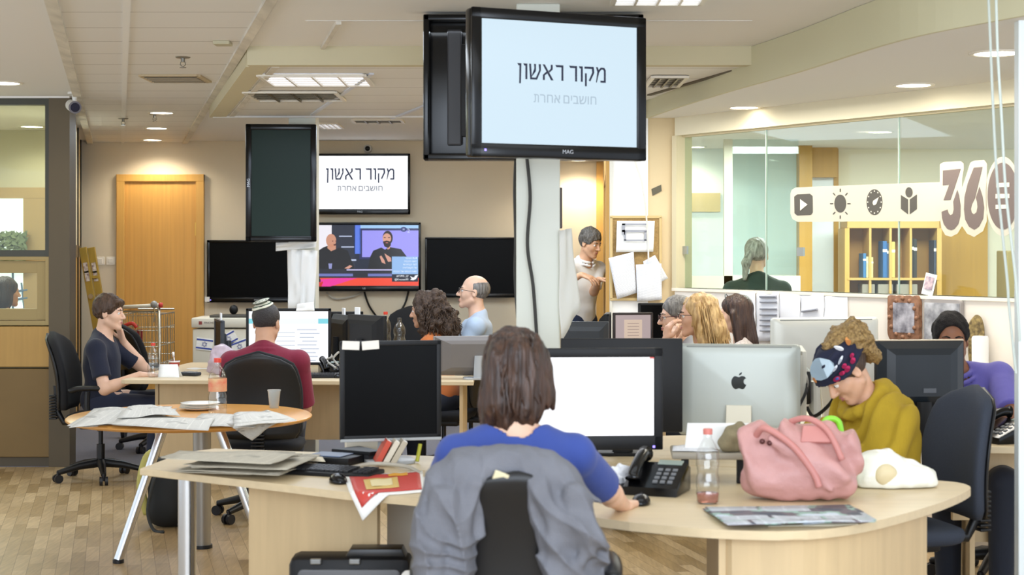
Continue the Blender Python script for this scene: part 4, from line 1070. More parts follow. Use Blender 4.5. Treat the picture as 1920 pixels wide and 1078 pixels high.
def chair(label, x, y, rz, fab=None, w0=0.38, wm=0.47, w1=0.34, top=1.0, z0=0.50, arms=True, yb=-0.24, lean=0.10, group='swivel office chairs'):
    fab = fab or M_fab
    o = thing('office_chair', label, 'chair', (x, y, 0), rz, group)
    obj('backrest', loft(back_rings(w0, wm, w1, z0, top, yb, 0.05, 0.075, lean=lean)), fab, o, True)
    r2 = back_rings(w0 * 0.94, wm * 0.97, w1 * 0.95, z0 + 0.0, top - 0.012, yb - 0.036, 0.05, 0.03, lean=lean)
    obj('back_shell', loft(r2), M_plast, o, True)
    b = BM(); tube(b, [(0, -0.10, 0.40), (0, yb - 0.02, 0.40), (0, yb - 0.06, 0.47), (0, yb - 0.075, 0.66)], [0.02, 0.022, 0.022, 0.02], 10)
    for k in range(9): box(b, (0, yb - 0.09, 0.43 + 0.02 * k), (0.075, 0.05, 0.012), 0.004)
    obj('back_support', b, M_plast, o, 40)
    f = [(rx * 0.24 * math.copysign(abs(math.cos(a)) ** 0.5, math.cos(a)), 0.02 + 0.235 * math.copysign(abs(math.sin(a)) ** 0.5, math.sin(a))) for rx in (1,) for a in [2 * PI * k / 36 for k in range(36)]]
    S_ = []
    for z, sc in ((0.405, 0.86), (0.415, 0.95), (0.44, 1.0), (0.462, 0.97), (0.472, 0.86), (0.475, 0.5)): S_.append([(px * sc, py * sc, z - (0.03 * max(0, py - 0.18) / 0.08 if sc < 0.99 and z > 0.43 else 0)) for px, py in f])
    obj('seat', loft(S_), fab, o, True)
    b = BM(); box(b, (0, 0.0, 0.385), (0.2, 0.26, 0.05), 0.015); tube(b, [(0.1, 0.05, 0.385), (0.27, 0.05, 0.375)], 0.008); obj('seat_mechanism', b, M_plast, o, 40)
    b = BM(); lathe(b, [(0.028, 0.10), (0.028, 0.25), (0.016, 0.25), (0.016, 0.37)], 18); obj('gas_column', b, M_plast, o, 40)
    b = BM()
    for k in range(5):
        a = R(90 + 72 * k); c_, s_ = math.cos(a), math.sin(a)
        tube(b, [(0, 0, 0.12), (c_ * 0.16, s_ * 0.16, 0.105), (c_ * 0.31, s_ * 0.31, 0.07)], [0.034, 0.026, 0.018], 10)
    obj('star_base', b, M_plast, o, 40)
    for k in range(5):
        a = R(90 + 72 * k); c_, s_ = math.cos(a), math.sin(a); ctr = Vector((c_ * 0.31, s_ * 0.31, 0.03)); ax = Vector((-s_, c_, 0))
        b = BM()
        for q in (-1, 1): tube(b, [ctr + ax * (q * 0.008), ctr + ax * (q * 0.028)], 0.03, 16)
        tube(b, [ctr + Vector((0, 0, 0)), ctr + Vector((0, 0, 0.05))], 0.009, 8)
        obj('caster', b, mat('grey_black_caster', '#232326', 0.4), o, 40)
    if arms:
        for s_ in (-1, 1):
            b = BM(); tube(b, spline([(s_ * 0.20, 0.02, 0.41), (s_ * 0.27, 0.0, 0.42), (s_ * 0.285, -0.02, 0.52), (s_ * 0.28, -0.02, 0.64)], 4), 0.02, 8); obj('arm_support', b, M_plast, o, 40)
            b = BM(); rr = []
            pts_ = spline([(s_ * 0.28, -0.14, 0.63), (s_ * 0.285, -0.08, 0.665), (s_ * 0.285, 0.06, 0.67), (s_ * 0.275, 0.15, 0.655)], 4)
            tube(b, pts_, [0.022] + [0.032] * (len(pts_) - 2) + [0.02], 10)
            for v in b.verts: v.co.z = 0.655 + (v.co.z - 0.655) * 0.6
            obj('armrest', b, M_plast, o, True)
    return o

# ---- desktop monitors (screen faces -Y before turning)
def monitor(label, x, y, rz, W, H, zb, screen, bez=0.018, zdesk=0.74, case=None, tilt=0.0, chin=0.0, foot=(0.22, 0.16), taper=True, silver=False, group='desktop monitors', cat='monitor', shell=None, neck=None):
    o = thing('monitor', label, cat, (x, y, zdesk), rz, group)
    case = case or M_matblk; zc_ = zb + H / 2 - zdesk
    T = Matrix.Translation((0, 0, zc_)) @ Matrix.Rotation(tilt, 4, 'X')
    def add(nm, bm_, m_, sm=False):
        bm_.transform(T); return obj(nm, bm_, m_, o, sm)
    add('casing', box(BM(), (0, 0.014, 0), (W, 0.022, H), 0.006), case, 35)
    b = BM(); box(b, (0, 0, H / 2 - bez / 2), (W, 0.014, bez), 0.004); box(b, (0, 0, -H / 2 + (bez + chin) / 2), (W, 0.014, bez + chin), 0.004)
    for s_ in (-1, 1): box(b, (s_ * (W / 2 - bez / 2), 0, 0), (bez, 0.014, H), 0.004)
    add('bezel', b, case, 35)
    add('screen', box(BM(), (0, 0.002, chin / 2), (W - 2 * bez + 0.003, 0.005, H - 2 * bez - chin + 0.003)), screen)
    if taper:
        b = BM(); rg = []
        for yy, sx_, sz_ in ((0.024, 0.98, 0.98), (0.05, 0.80, 0.78), (0.062, 0.62, 0.60)):
            rg.append([(sx_ * W / 2 * a, yy, sz_ * H / 2 * c_) for a, c_ in ((-1, -1), (1, -1), (1, 1), (-1, 1))])
        add('rear_shell', loft(rg), shell or case)
    else:
        add('rear_shell', box(BM(), (0, 0.035, -0.02), (W * 0.5, 0.03, H * 0.5), 0.01), shell or case, 35)
    b = BM(); tube(b, [(0, 0.075, 0.012), (0, 0.07, max(0.06, neck or zc_))], [0.03, 0.024], 12)
    for v in b.verts: v.co.x *= 1.5
    obj('stand_neck', b, mat('silver_plastic', '#A9ABAB', 0.35) if silver else case, o, 40)
    b = BM(); prism(b, rrect(foot[0], foot[1], 0.05, 5, 0, 0.05), 0.0, 0.014, 'XY', 0.004); obj('stand_foot', b, mat('silver_plastic', '#A9ABAB', 0.35) if silver else case, o, 40)
    return o

def apple_shape(h):
    """outline of a bitten apple with its leaf, in the XZ plane, height h"""
    pts = spline([Vector(p) for p in ((0.0, 0.70, 0), (0.16, 0.77, 0), (0.33, 0.74, 0), (0.42, 0.64, 0))], 4)
    bite = [Vector((0.44 + 0.17 * math.cos(R(a)) - 0.0, 0.45 + 0.19 * math.sin(R(a)), 0)) for a in (120, 150, 180, 210, 240)]
    low = spline([Vector(p) for p in ((0.43, 0.26, 0), (0.33, 0.07, 0), (0.2, 0.0, 0), (0.0, 0.05, 0), (-0.2, 0.0, 0), (-0.36, 0.12, 0), (-0.44, 0.36, 0), (-0.40, 0.60, 0), (-0.24, 0.76, 0), (0.0, 0.70, 0))], 4)
    leaf = spline([Vector(p) for p in ((0.0, 0.80, 0), (0.04, 0.92, 0), (0.18, 1.0, 0))], 3) + spline([Vector(p) for p in ((0.18, 1.0, 0), (0.14, 0.87, 0), (0.0, 0.80, 0))], 3)[1:-1]
    return [[(p.x * h, (p.y - 0.4) * h) for p in pts + bite + low[:-1]], [(p.x * h, (p.y - 0.4) * h) for p in leaf]]
M_alu = mat('satin_aluminium_shell', '#BBC0B9', 0.5, metal=0.4)
def all_in_one(label, x, y, rz, W=0.528, H=0.40, zb=0.797, zdesk=0.74, tilt=0.0, slot=True, m=None, group='aluminium computers', screen=None):
    """thin aluminium computer, its screen facing -Y before turning"""
    m = m or M_alu
    o = thing('computer', label, 'computer', (x, y, zdesk), rz, group); zc_ = zb + H / 2 - zdesk
    b = BM(); rg = []
    for yy, sc_ in ((0.0, 1.0), (0.012, 1.0), (0.022, 0.985), (0.032, 0.93), (0.038, 0.75)):
        q = rrect(W * sc_, H * sc_, 0.018, 4); rg.append([(px, yy, pz + zc_) for px, pz in q])
    obj('shell', loft(rg), m, o, 50)
    obj('screen', box(BM(), (0, -0.002, zc_ + 0.035), (W - 0.012, 0.004, H - 0.085), 0.001), screen or M_scr_off, o)
    bm = BM()
    for ol in apple_shape(0.074): bm.faces.new([bm.verts.new((-px, 0, pz + zc_ + 0.035)) for px, pz in ol])
    r_ = bmesh.ops.extrude_face_region(bm, geom=bm.faces[:])
    for v in r_['geom']:
        if isinstance(v, bmesh.types.BMVert): v.co.y += 0.0015
    for v in bm.verts: v.co.y += 0.0385
    obj('fruit_logo', bm, mat('black_logo', '#15170F', 0.15), o)
    if slot: obj('vent_slot', box(BM(), (0, 0.0265, zc_ + H / 2 - 0.012), (W * 0.86, 0.012, 0.007), 0.002), mat('dark_slot', '#8C8F8A', 0.5), o)
    b = BM(); pr = [(0.085, 0.0), (-0.06, 0.0), (-0.065, 0.005), (0.062, 0.008), (0.05, zc_ - H * 0.12), (0.036, zc_ - H * 0.08), (0.046, zc_ - H * 0.16), (0.072, 0.012)]
    b = BM(); prism(b, [(-0.09, 0.0), (0.12, 0.0), (0.12, 0.008), (0.054, zc_ - H * 0.16), (0.034, zc_ - H * 0.16), (0.10, 0.009), (-0.09, 0.007)], -0.055, 0.055, 'YZ', 0.002)
    obj('foot', b, mat('aluminium_foot', '#D3CDBA', 0.35, metal=0.4), o)
    return o

# front row
m1 = monitor('black square monitor with torn white tape on its top edge, on the nearest desk', PX(733, 6.5), 6.5, R(14), 0.415, 0.40, 0.838, M_scr_off, 0.02, silver=True, foot=(0.2, 0.2))
b = BM()
for xx in (-0.165, -0.085): box(b, (xx, -0.008, 0.482), (0.07, 0.003, 0.035), 0.001, (0, R(3 if xx < -0.1 else -4), 0))
obj('paper_tape', b, mat('torn_white_tape', '#E6DFD2', 0.6), m1)
b = BM(); box(b, (0, -0.004, 0.098), (0.415, 0.016, 0.012), 0.003); obj('silver_strip', b, mat('silver_plastic', '#A9ABAB', 0.35), m1)
m2 = monitor('monitor with a blank white lit page in front of the woman in blue', PX(1105, 6.05), 6.05, R(4), 0.56, 0.385, 0.85, emat('white_page_light', '#FBFBFF', 1.25), 0.034, chin=0.02)
b = BM(); box(b, (0, -0.002, 0.148), (0.49, 0.004, 0.012)); obj('task_bar', b, emat('blue_taskbar', '#3A50C8', 1.0), m2)
b = BM(); box(b, (0.238, -0.002, 0.458), (0.016, 0.004, 0.006)); obj('close_button', b, emat('red_button', '#D8483A', 1.0), m2)
b = BM(); box(b, (0.245, -0.008, 0.122), (0.009, 0.003, 0.009), 0.002); obj('power_light', b, M_led, m2)
m3 = monitor('large black monitor turned away, just behind the blank white one', PX(1165, 6.85), 6.85, PI, 0.52, 0.40, 0.83, M_scr_off, 0.02, taper=False)
i1 = all_in_one('silver aluminium computer seen from behind with a black fruit mark', PX(1386, 7.0), 7.0, PI + R(-10))
i2 = all_in_one('second pale aluminium computer seen from behind, behind the patterned head wrap', PX(1545, 8.3), 8.3, PI + R(14), 0.60, 0.42, 0.84, m=mat('pale_shell', '#D6D6CC', 0.4, metal=0.2))
m4 = monitor('white-cased monitor seen edge-on beside the silver computer', PX(1498, 7.3), 7.3, R(-98), 0.46, 0.30, 0.86, M_scr_off, 0.02, case=mat('ivory_plastic', '#D8D6CA', 0.4), taper=False, shell=M_black)
b = BM(); b = text_bm('acer', 0.06)
m5 = monitor('black monitor seen from behind hiding the face of the man in purple', PX(1722, 7.32), 7.32, PI + R(6), 0.415, 0.315, 0.88, M_scr_off, 0.02, shell=mat('slate_shell', '#20262C', 0.35), neck=0.18)
b2 = BM(); box(b2, (0, 0.01, 0.456), (0.415, 0.022, 0.006), 0.002); obj('top_edge', b2, mat('pale_edge', '#D8C4A8', 0.4), m5)
for v in b.verts: v.co.x *= -1
for f_ in b.faces: f_.normal_flip()
shift(b, 0.09, 0.045, 0.14 + 0.285 - 0.157 + 0.02)
obj('logo', b, mat('dim_logo', '#10161A', 0.3), m5)
b.free() if False else None
b = BM(); box(b, (-0.03, 0.064, 0.23), (0.06, 0.003, 0.02)); obj('rating_label', b, mat('grey_label', '#5C6066', 0.5), m5)
i3 = monitor('grey-backed monitor with a sloping rear beside the woman in blue', PX(898, 10.85), 10.85, PI + R(6), 0.62, 0.262, 0.768, M_scr_off, 0.02, case=mat('taupe_plastic', '#87807A', 0.45), silver=True, shell=mat('taupe_shell', '#6E6863', 0.5))
# far left desk
f1 = monitor('bright white monitor in front of the man with the skullcap', PX(541, 11.3), 11.3, R(0), 0.60, 0.40, 0.80, M_scr_white, 0.02, chin=0.0)
b = BM(); box(b, (0, -0.002, 0.37), (0.56, 0.003, 0.035)); obj('page_banner', b, emat('aqua_banner', '#7FD3E0', 1.0), f1)
b = BM(); box(b, (0, -0.003, 0.37), (0.42, 0.003, 0.036)); obj('page_header', b, emat('pale_header', '#EFF4FA', 1.0), f1)
rg_ = random.Random(2); b = BM()
for k in range(9): box(b, (0.13 + 0.02 * (k % 2), -0.003, 0.31 - 0.027 * k), (0.10 + 0.04 * rg_.random(), 0.002, 0.004))
for k in range(7): box(b, (-0.02, -0.003, 0.29 - 0.03 * k), (0.13, 0.002, 0.003))
obj('page_lines', b, emat('page_ink', '#A8B4C8', 1.0), f1)
f2 = monitor('thin black monitor seen from its side on the far desk, left of the skullcap man', PX(409, 11.6), 11.6, R(-74), 0.46, 0.31, 0.80, M_scr_off, 0.02, case=mat('dark_slate', '#2E3238', 0.4), taper=False)
f3 = monitor('black monitor at the left of the dark cluster beneath the talk show', PX(620, 12.3), 12.3, R(6), 0.50, 0.32, 0.82, M_scr_off, 0.022)
f4 = monitor('black monitor turned sideways in the middle of the dark cluster beneath the talk show', PX(647, 11.7), 11.7, R(112), 0.48, 0.32, 0.82, M_scr_off, 0.022)
f5 = monitor('black monitor leaning edge-on at the right of the dark cluster beneath the talk show', PX(690, 11.15), 11.15, R(128), 0.46, 0.33, 0.83, M_scr_off, 0.022)
for o_, dx_ in ((f2, 0.1), (f4, 0.0), (f5, 0.12)):
    b = BM(); zt = {f2: 0.37, f4: 0.40, f5: 0.42}[o_]; box(b, (dx_, 0.01, zt + 0.02), (0.06, 0.012, 0.06), 0.003); obj('paper_tab', b, mat('white_tab', '#F0F0EE', 0.6), o_)
# right middle desk
r1 = monitor('framed monitor showing a pinkish document page, left of the three watching people', PX(1187, 9.6), 9.6, R(10), 0.245, 0.25, 0.985, emat('mauve_screen', '#B7A5A4', 0.9), 0.014, case=mat('dark_brown_case', '#2B211C', 0.4))
b = BM(); box(b, (0.0, -0.002, 0.36), (0.11, 0.003, 0.185)); obj('document_page', b, emat('cream_page', '#D9C2AE', 0.9), r1)
b = BM(); 
for k in range(8): box(b, (0.0, -0.004, 0.43 - 0.018 * k), (0.07, 0.002, 0.003))
obj('document_lines', b, emat('page_print', '#8E7A78', 0.9), r1)
r2 = monitor('black monitor seen from behind beside the column papers', PX(1098, 9.2), 9.2, PI + R(-8), 0.27, 0.27, 0.93, M_scr_off, 0.016, case=mat('charcoal_case', '#2F3236', 0.45))
r3 = monitor('narrow black monitor edge-on between the document screen and the one turned away', PX(1141, 9.45), 9.4, R(84), 0.30, 0.28, 0.96, M_scr_off, 0.016)
r4 = monitor('black blank monitor behind the face of the man in glasses', PX(1243, 10.3), 10.3, R(4), 0.32, 0.34, 0.93, M_scr_off, 0.016)
# ================================================================ PEOPLE
def skin(name, c): return mat(name, c, 0.5, noise=0.05, scale=(18, 18, 18), sss=0.15)
M_eye = mat('eye_white', '#E6E0DA', 0.25); M_iris = mat('eye_iris', '#2A1D14', 0.2)
M_brow = mat('eyebrow_hair', '#2E2018', 0.8)
def hair_mat(name, c, c2, sc=(70, 70, 9), rough=0.5):
    return mat(name, c, rough, c2=c2, scale=sc, bump=0.8, bscale=(sc[0] * 1.5, sc[1] * 1.5, sc[2]))
def cloth(name, c, noise=0.08, bump=0.35): return mat(name, c, 0.85, noise=noise, scale=(5, 5, 5), bump=bump, bscale=(16, 16, 9), sheen=0.1)

def vec(*a): return np.array(a, float)
def ik(S_, W_, a, b_, pole):
    """elbow between shoulder and wrist, bent towards pole"""
    d = W_ - S_; L = np.linalg.norm(d)
    if L > (a + b_) * 0.995: W_ = S_ + d / L * (a + b_) * 0.995; d = W_ - S_; L = np.linalg.norm(d)
    u = d / L; x = (a * a - b_ * b_ + L * L) / (2 * L); h = math.sqrt(max(0, a * a - x * x))
    p = np.array(pole, float); p = p - u * (p @ u); p /= max(1e-6, np.linalg.norm(p))
    return S_ + u * x + p * h, W_

def hand(F, W_, d, n, side, curl=0.35, sc=1.0, spread=0.10, grip=None):
    """palm and five fingers: d = pointing direction, n = back-of-hand normal, side = +1 right hand"""
    d = d / np.linalg.norm(d); n = n - d * (n @ d); n /= np.linalg.norm(n)
    t = np.cross(d, n) * (-side)                               # towards the thumb
    k = 0.006
    lens = [(0.040, 0.025, 0.020), (0.045, 0.028, 0.021), (0.041, 0.026, 0.020), (0.032, 0.020, 0.018)]
    for i in range(4):
        off = (1.5 - i) * 0.0195 * sc
        kn = W_ + d * (0.092 - 0.004 * abs(i - 1)) * sc + t * off
        F.cone(W_ + d * 0.012 * sc + t * off * 0.6, kn, 0.0145 * sc, 0.0115 * sc, 0.014)
        ang = 0.25 * curl; p = kn; dd = d + t * (1.5 - i) * spread; dd /= np.linalg.norm(dd)
        for j, L in enumerate(lens[i]):
            ang += curl * (0.75 + 0.12 * i) * (1.0 if j else 0.7)
            q = p + (dd * math.cos(ang) - n * math.sin(ang)) * L * sc
            F.cone(p, q, (0.0098 - 0.0008 * j) * sc, (0.0092 - 0.0010 * j) * sc, k if j else 0.008); p = q
    b0 = W_ + d * 0.025 * sc + t * 0.020 * sc; b1 = b0 + (d * 0.55 + t * 0.75 - n * 0.35) * 0.045 * sc
    F.cone(b0, b1, 0.016 * sc, 0.0125 * sc, 0.012); b2 = b1 + (d * 0.85 + t * 0.35 - n * 0.35) * 0.032 * sc; F.cone(b1, b2, 0.0115 * sc, 0.0105 * sc, k)
    F.cone(b2, b2 + (d * 0.95 + t * 0.05 - n * 0.3) * 0.026 * sc, 0.0105 * sc, 0.009 * sc, k)

class Person:
    def __init__(s, label, head, yaw, hyaw=0, hpitch=0, hroll=0, lean=0.03, side=0.0, fem=False, pz=0.55, build=1.0, skin_m=None, hs=1.0,
                 arms=None, shirt=None, sleeve=0.62, legs=None, trousers=None, vox=0.0065, belly=0.0, face=True, stand=False, neck_open=0.066,
                 collar=False, shadow_beard=None, rough_wrinkle=0.005, hem=None, lip=None, brow=None, drop=0.05, shoes=True):
        s.yaw = R(yaw); H = P(*head); c_, sn = math.cos(s.yaw), math.sin(s.yaw)
        off = Vector((c_ * side - sn * lean, sn * side + c_ * lean))
        s.root = thing('person', label, 'person', (H.x - off.x, H.y - off.y, 0), s.yaw)
        bpy.context.view_layer.update()
        s.inv = Matrix.Rotation(-s.yaw, 4, 'Z') @ Matrix.Translation(-Vector(s.root.location))
        s.H = vec(side, lean, H.z); s.hs = hs
        s.HR = (Matrix.Rotation(R(hyaw), 3, 'Z') @ Matrix.Rotation(R(-hpitch), 3, 'X') @ Matrix.Rotation(R(hroll), 3, 'Y'))
        s.HRn = np.array(s.HR)
        s.fem = fem; s.vox = vox; s.b = build
        piv = s.hp(0, -0.022, -0.075)
        s.N = vec(piv[0] * 0.75, piv[1] - 0.02 - 0.03 * math.sin(R(max(0, hpitch))), piv[2] - 0.115)
        s.pel = vec(0, 0, pz); s.u = s.N - s.pel; s.len = np.linalg.norm(s.u); s.u /= s.len
        r = vec(1, 0, 0); r = r - s.u * (r @ s.u); r /= np.linalg.norm(r); s.r = r; s.f = np.cross(s.u, r)
        s.T = np.stack([s.r, s.f, s.u], 1)
        sw = (0.162 if fem else 0.190) * build; s.sw = sw
        s.S = {1: s.N + r * sw - s.u * drop, -1: s.N - r * sw - s.u * drop}
        la, lf = (0.275, 0.235) if fem else (0.30, 0.255)
        s.arm = {}
        arms = arms or {}
        for sd in (1, -1):
            a = arms.get(sd) or dict(to=vec(sd * 0.14, 0.36, s.pel[2] + 0.14), pole=vec(sd * 0.5, -0.4, -0.6))
            W_ = s.loc(a['to']); E_, W_ = ik(s.S[sd], W_, la * build, lf * build, a['pole'])
            s.arm[sd] = dict(E=E_, W=W_, d=s.dir(a.get('d')) if a.get('d') is not None else (W_ - E_), n=s.dir(a.get('n')) if a.get('n') is not None else vec(0, 0, 1), curl=a.get('curl', 0.35), spread=a.get('spread', 0.1), show=a.get('show', True))
        hipx = 0.095 * build
        if stand: K = {sd: (vec(sd * hipx, 0.02, 0.50), vec(sd * hipx * 1.1, 0.0, 0.09)) for sd in (1, -1)}
        else: K = {sd: (vec(sd * hipx * 1.3, 0.42, pz - 0.02), vec(sd * hipx * 1.2, 0.40, 0.09)) for sd in (1, -1)}
        if legs: K.update({k: (s.loc(v[0]), s.loc(v[1])) for k, v in legs.items()})
        s.K = K
        pts = [s.H + 0.17, s.H - 0.17, s.pel + vec(0.2, 0.17, 0.1), s.pel - vec(0.2, 0.17, 0.14)]
        for sd in (1, -1):
            a = s.arm[sd]; dn = a['d'] / np.linalg.norm(a['d'])
            for q in (s.S[sd], a['E'], a['W'], a['W'] + dn * 0.2): pts += [q - 0.07, q + 0.07]
        q = np.array(pts); s.lo, s.hi = q.min(0) - 0.02, q.max(0) + 0.02
        F = Field(s.lo, s.hi, vox); s.torso(F, 0.0, belly); s.arms(F); s.head(F)
        for sd in (1, -1):
            F.cone(s.pel + vec(sd * hipx, 0.02, -0.02), s.pel + (K[sd][0] - s.pel) * 0.35 + vec(sd * hipx * 0.6, 0, 0), 0.085 * build, 0.08 * build, 0.03)
        s.belly = belly
        s.body = F.obj('body', skin_m, s.root)
        if face: s.features(lip, brow)
        if shirt: s.shirt(shirt, sleeve, neck_open, collar, rough_wrinkle, hem)
        s.trousers(trousers or cloth('dark_trousers', '#1F2430'))
        if shoes: s.shoes()
    # -- frames
    def hp(s, x, y, z): return s.H + s.HRn @ (np.array((x, y, z), float) * s.hs)
    def loc(s, p):
        if isinstance(p, tuple): p = s.inv @ P(*p); return np.array(p)
        if isinstance(p, Vector): return np.array(s.inv @ p)
        return np.array(p, float)
    def dir(s, d):
        if isinstance(d, Vector): return np.array(s.inv.to_3x3() @ d)
        return np.array(d, float)
    def tp(s, x, y, z): return s.pel + s.r * x + s.f * y + s.u * z
    def torso(s, F, i, belly=0.0):
        L = s.len; B = s.b; fm = s.fem; T = s.T
        F.ell(s.tp(0, 0.0, 0.02), (0.165 * B + i, 0.125 * B + i, 0.12 + i), T, 0.04)
        F.ell(s.tp(0, 0.005 + belly * .5, 0.36 * L), ((0.122 if fm else 0.145) * B + i, (0.095 + belly) * B + i, 0.17 + i), T, 0.06)
        F.ell(s.tp(0, 0.0, L * 0.66), ((0.138 if fm else 0.165) * B + i, (0.098 if fm else 0.112) * B + i, 0.19 + i), T, 0.05)
        for sd in (1, -1):
            F.cone(s.tp(sd * 0.03, -0.015, L - 0.075), s.S[sd] - s.u * 0.004, (0.062 if fm else 0.07) * B + i, (0.048 if fm else 0.056) * B + i, 0.045)
            F.cone(s.N + s.u * 0.035 - s.f * 0.012, s.N + (s.S[sd] - s.N) * 0.62 + s.u * 0.012 - s.f * 0.012, 0.040 + i * .8, 0.036 + i, 0.035)
            if fm: F.ell(s.tp(sd * 0.068, 0.085, L * 0.62), (0.058 + i, 0.052 + i, 0.06 + i), T, 0.04)
    def arms(s, F):
        g = (0.86 if s.fem else 1.0) * s.b
        for sd in (1, -1):
            a = s.arm[sd]; S0, E_, W_ = s.S[sd], a['E'], a['W']
            F.cone(S0, E_, 0.050 * g, 0.039 * g, 0.02); m = E_ + (W_ - E_) * 0.28
            F.cone(E_, m, 0.039 * g, 0.040 * g, 0.02); F.cone(m, W_, 0.040 * g, 0.026 * g, 0.015)
            if a['show']: hand(F, W_, a['d'], a['n'], sd, a['curl'], 0.93 if s.fem else 1.02, a['spread'])
    def head(s, F):
        h = s.hs; Q = s.HR; fm = s.fem
        def e(c, r, k=0.02, op='add'): F.ell(s.hp(*c), [x * h for x in r], Q, k, op)
        def c(a, b_, ra, rb, k=0.012, op='add'): F.cone(s.hp(*a), s.hp(*b_), ra * h, rb * h, k, op)
        F.cone(s.N - s.u * 0.03, s.hp(0, -0.02, -0.05), (0.052 if fm else 0.062), (0.047 if fm else 0.056), 0.03)
        e((0, -0.012, 0.034), (0.074, 0.094, 0.085)); e((0, 0.028, -0.028), (0.061, 0.060, 0.082))
        for q in (1, -1):
            c((q * 0.050, 0.0, -0.055), (q * 0.014, 0.066, -0.099), 0.022, 0.018, 0.02)
            c((q * 0.034, 0.056, -0.028), (q * 0.044, 0.040, -0.020), 0.024, 0.022, 0.02)
        e((0, 0.070, -0.100), (0.022, 0.018, 0.017), 0.015)
        c((-0.034, 0.074, 0.021), (0.034, 0.074, 0.021), 0.013, 0.013, 0.014)
        for q in (1, -1): e((q * 0.031, 0.099, 0.003), (0.017, 0.016, 0.012), 0.008, 'sub')
        c((0, 0.084, 0.012), (0, 0.109, -0.030), 0.0085, 0.0125, 0.010)
        for q in (1, -1): c((q * 0.010, 0.098, -0.034), (q * 0.013, 0.094, -0.034), 0.0085, 0.0075, 0.006)
        c((-0.018, 0.083, -0.060), (0.018, 0.083, -0.060), 0.008, 0.008, 0.008); c((-0.014, 0.083, -0.072), (0.014, 0.083, -0.072), 0.0085, 0.0085, 0.008)
        c((-0.024, 0.092, -0.0665), (0.024, 0.092, -0.0665), 0.0018, 0.0018, 0.003, 'sub')
        for q in (1, -1):
            e((q * 0.076, -0.008, -0.006), (0.009, 0.019, 0.031), 0.006); e((q * 0.083, -0.004, -0.004), (0.005, 0.010, 0.017), 0.004, 'sub')
            c((q * 0.020, 0.082, 0.012), (q * 0.043, 0.076, 0.010), 0.0055, 0.0045, 0.004)
    def M4(s):
        m = Matrix(s.HRn.tolist()).to_4x4(); m = m @ Matrix.Scale(s.hs, 4); m.translation = Vector(s.H); return m
    def add(s, name, bm, m, smooth=True, parent=None):
        bm.transform(s.M4()); return obj(name, bm, m, parent or s.root, smooth)
    def features(s, lip, brow):
        for q in (1, -1):
            b = BM(); bmesh.ops.create_uvsphere(b, u_segments=14, v_segments=10, radius=0.0125, matrix=Matrix.Translation((q * 0.031, 0.0745, 0.002)))
            e_ = s.add('eye', b, M_eye)
            b = BM(); bmesh.ops.create_uvsphere(b, u_segments=12, v_segments=8, radius=0.0066, matrix=Matrix.Translation((q * 0.031, 0.0818, 0.002)))
            s.add('iris', b, M_iris, True, e_)
            b = BM(); tube(b, [(q * 0.012, 0.090, 0.021), (q * 0.028, 0.089, 0.027), (q * 0.048, 0.076, 0.022)], [0.003, 0.0042, 0.002], 8); s.add('eyebrow', b, brow or M_brow)
        b = BM(); tube(b, [(-0.021, 0.086, -0.064), (-0.010, 0.0925, -0.061), (0, 0.0925, -0.062), (0.010, 0.0925, -0.061), (0.021, 0.086, -0.064)], [0.002, 0.0042, 0.004, 0.0042, 0.002], 8)
        tube(b, [(-0.019, 0.086, -0.067), (0, 0.0935, -0.072), (0.019, 0.086, -0.067)], [0.002, 0.0052, 0.002], 8); s.add('lips', b, lip or mat('lip_tone', '#B4746A', 0.45))
    def shirt(s, m, sleeve, neck_open, collar, wr, hem):
        F = Field(s.lo - 0.03, s.hi + 0.03, s.vox); s.torso(F, 0.013, s.belly)
        F.noise(wr, (7, 7, 14), 3); F.noise(wr * 0.6, (20, 20, 9), 5)
        g = (0.86 if s.fem else 1.0) * s.b
        for sd in (1, -1):
            S0, E_, W_ = s.S[sd], s.arm[sd]['E'], s.arm[sd]['W']
            if sleeve <= 1: F.cone(S0 + s.u * 0.002, S0 + (E_ - S0) * sleeve, 0.064 * g, 0.064 * g, 0.02, flat=True)
            else:
                F.cone(S0 + s.u * 0.002, E_, 0.062 * g, 0.052 * g, 0.02); F.cone(E_, E_ + (W_ - E_) * (sleeve - 1), 0.052 * g, 0.038 * g, 0.02, flat=True)
        F.cone(s.N + s.u * 0.01 + s.f * 0.018, s.N + s.u * 0.13 + s.f * 0.05, neck_open, neck_open * 1.15, 0.01, 'sub')
        F.plane(s.pel - s.u * (0.07 if hem is None else hem), -s.u)
        if collar:
            ax = s.hp(0, -0.02, -0.05) - s.N; ax /= np.linalg.norm(ax); c0 = s.N + ax * 0.012 + s.f * 0.006
            rg = [c0 + s.r * math.cos(a) * 0.082 + s.f * math.sin(a) * 0.078 + ax * (0.020 - 0.016 * math.sin(a)) for a in np.linspace(R(104), R(436), 19)]
            for a, b_ in zip(rg[:-1], rg[1:]): F.cone(a + ax * 0.006, b_ + ax * 0.006, 0.012, 0.012, 0.004); F.cone(a - ax * 0.022 + (a - c0) * 0.20, b_ - ax * 0.022 + (b_ - c0) * 0.20, 0.011, 0.011, 0.004)
        s.sh = F.obj('shirt', m, s.root)
    def trousers(s, m):
        B = s.b; lo = np.minimum(s.pel - 0.24, np.minimum(s.K[1][1], s.K[-1][1]) - 0.14); hi = np.maximum(s.pel + 0.24, np.maximum(s.K[1][0], s.K[-1][0]) + 0.14)
        F = Field(lo, hi, 0.014)
        F.ell(s.tp(0, 0, 0.01), (0.176 * B, 0.136 * B, 0.125), s.T, 0.03)
        for sd in (1, -1):
            h = s.pel + vec(sd * 0.095 * B, 0.02, -0.02); K_, A_ = s.K[sd]
            F.cone(h, K_, 0.098 * B, 0.072 * B, 0.03); F.cone(K_, A_, 0.072 * B, 0.055 * B, 0.02)
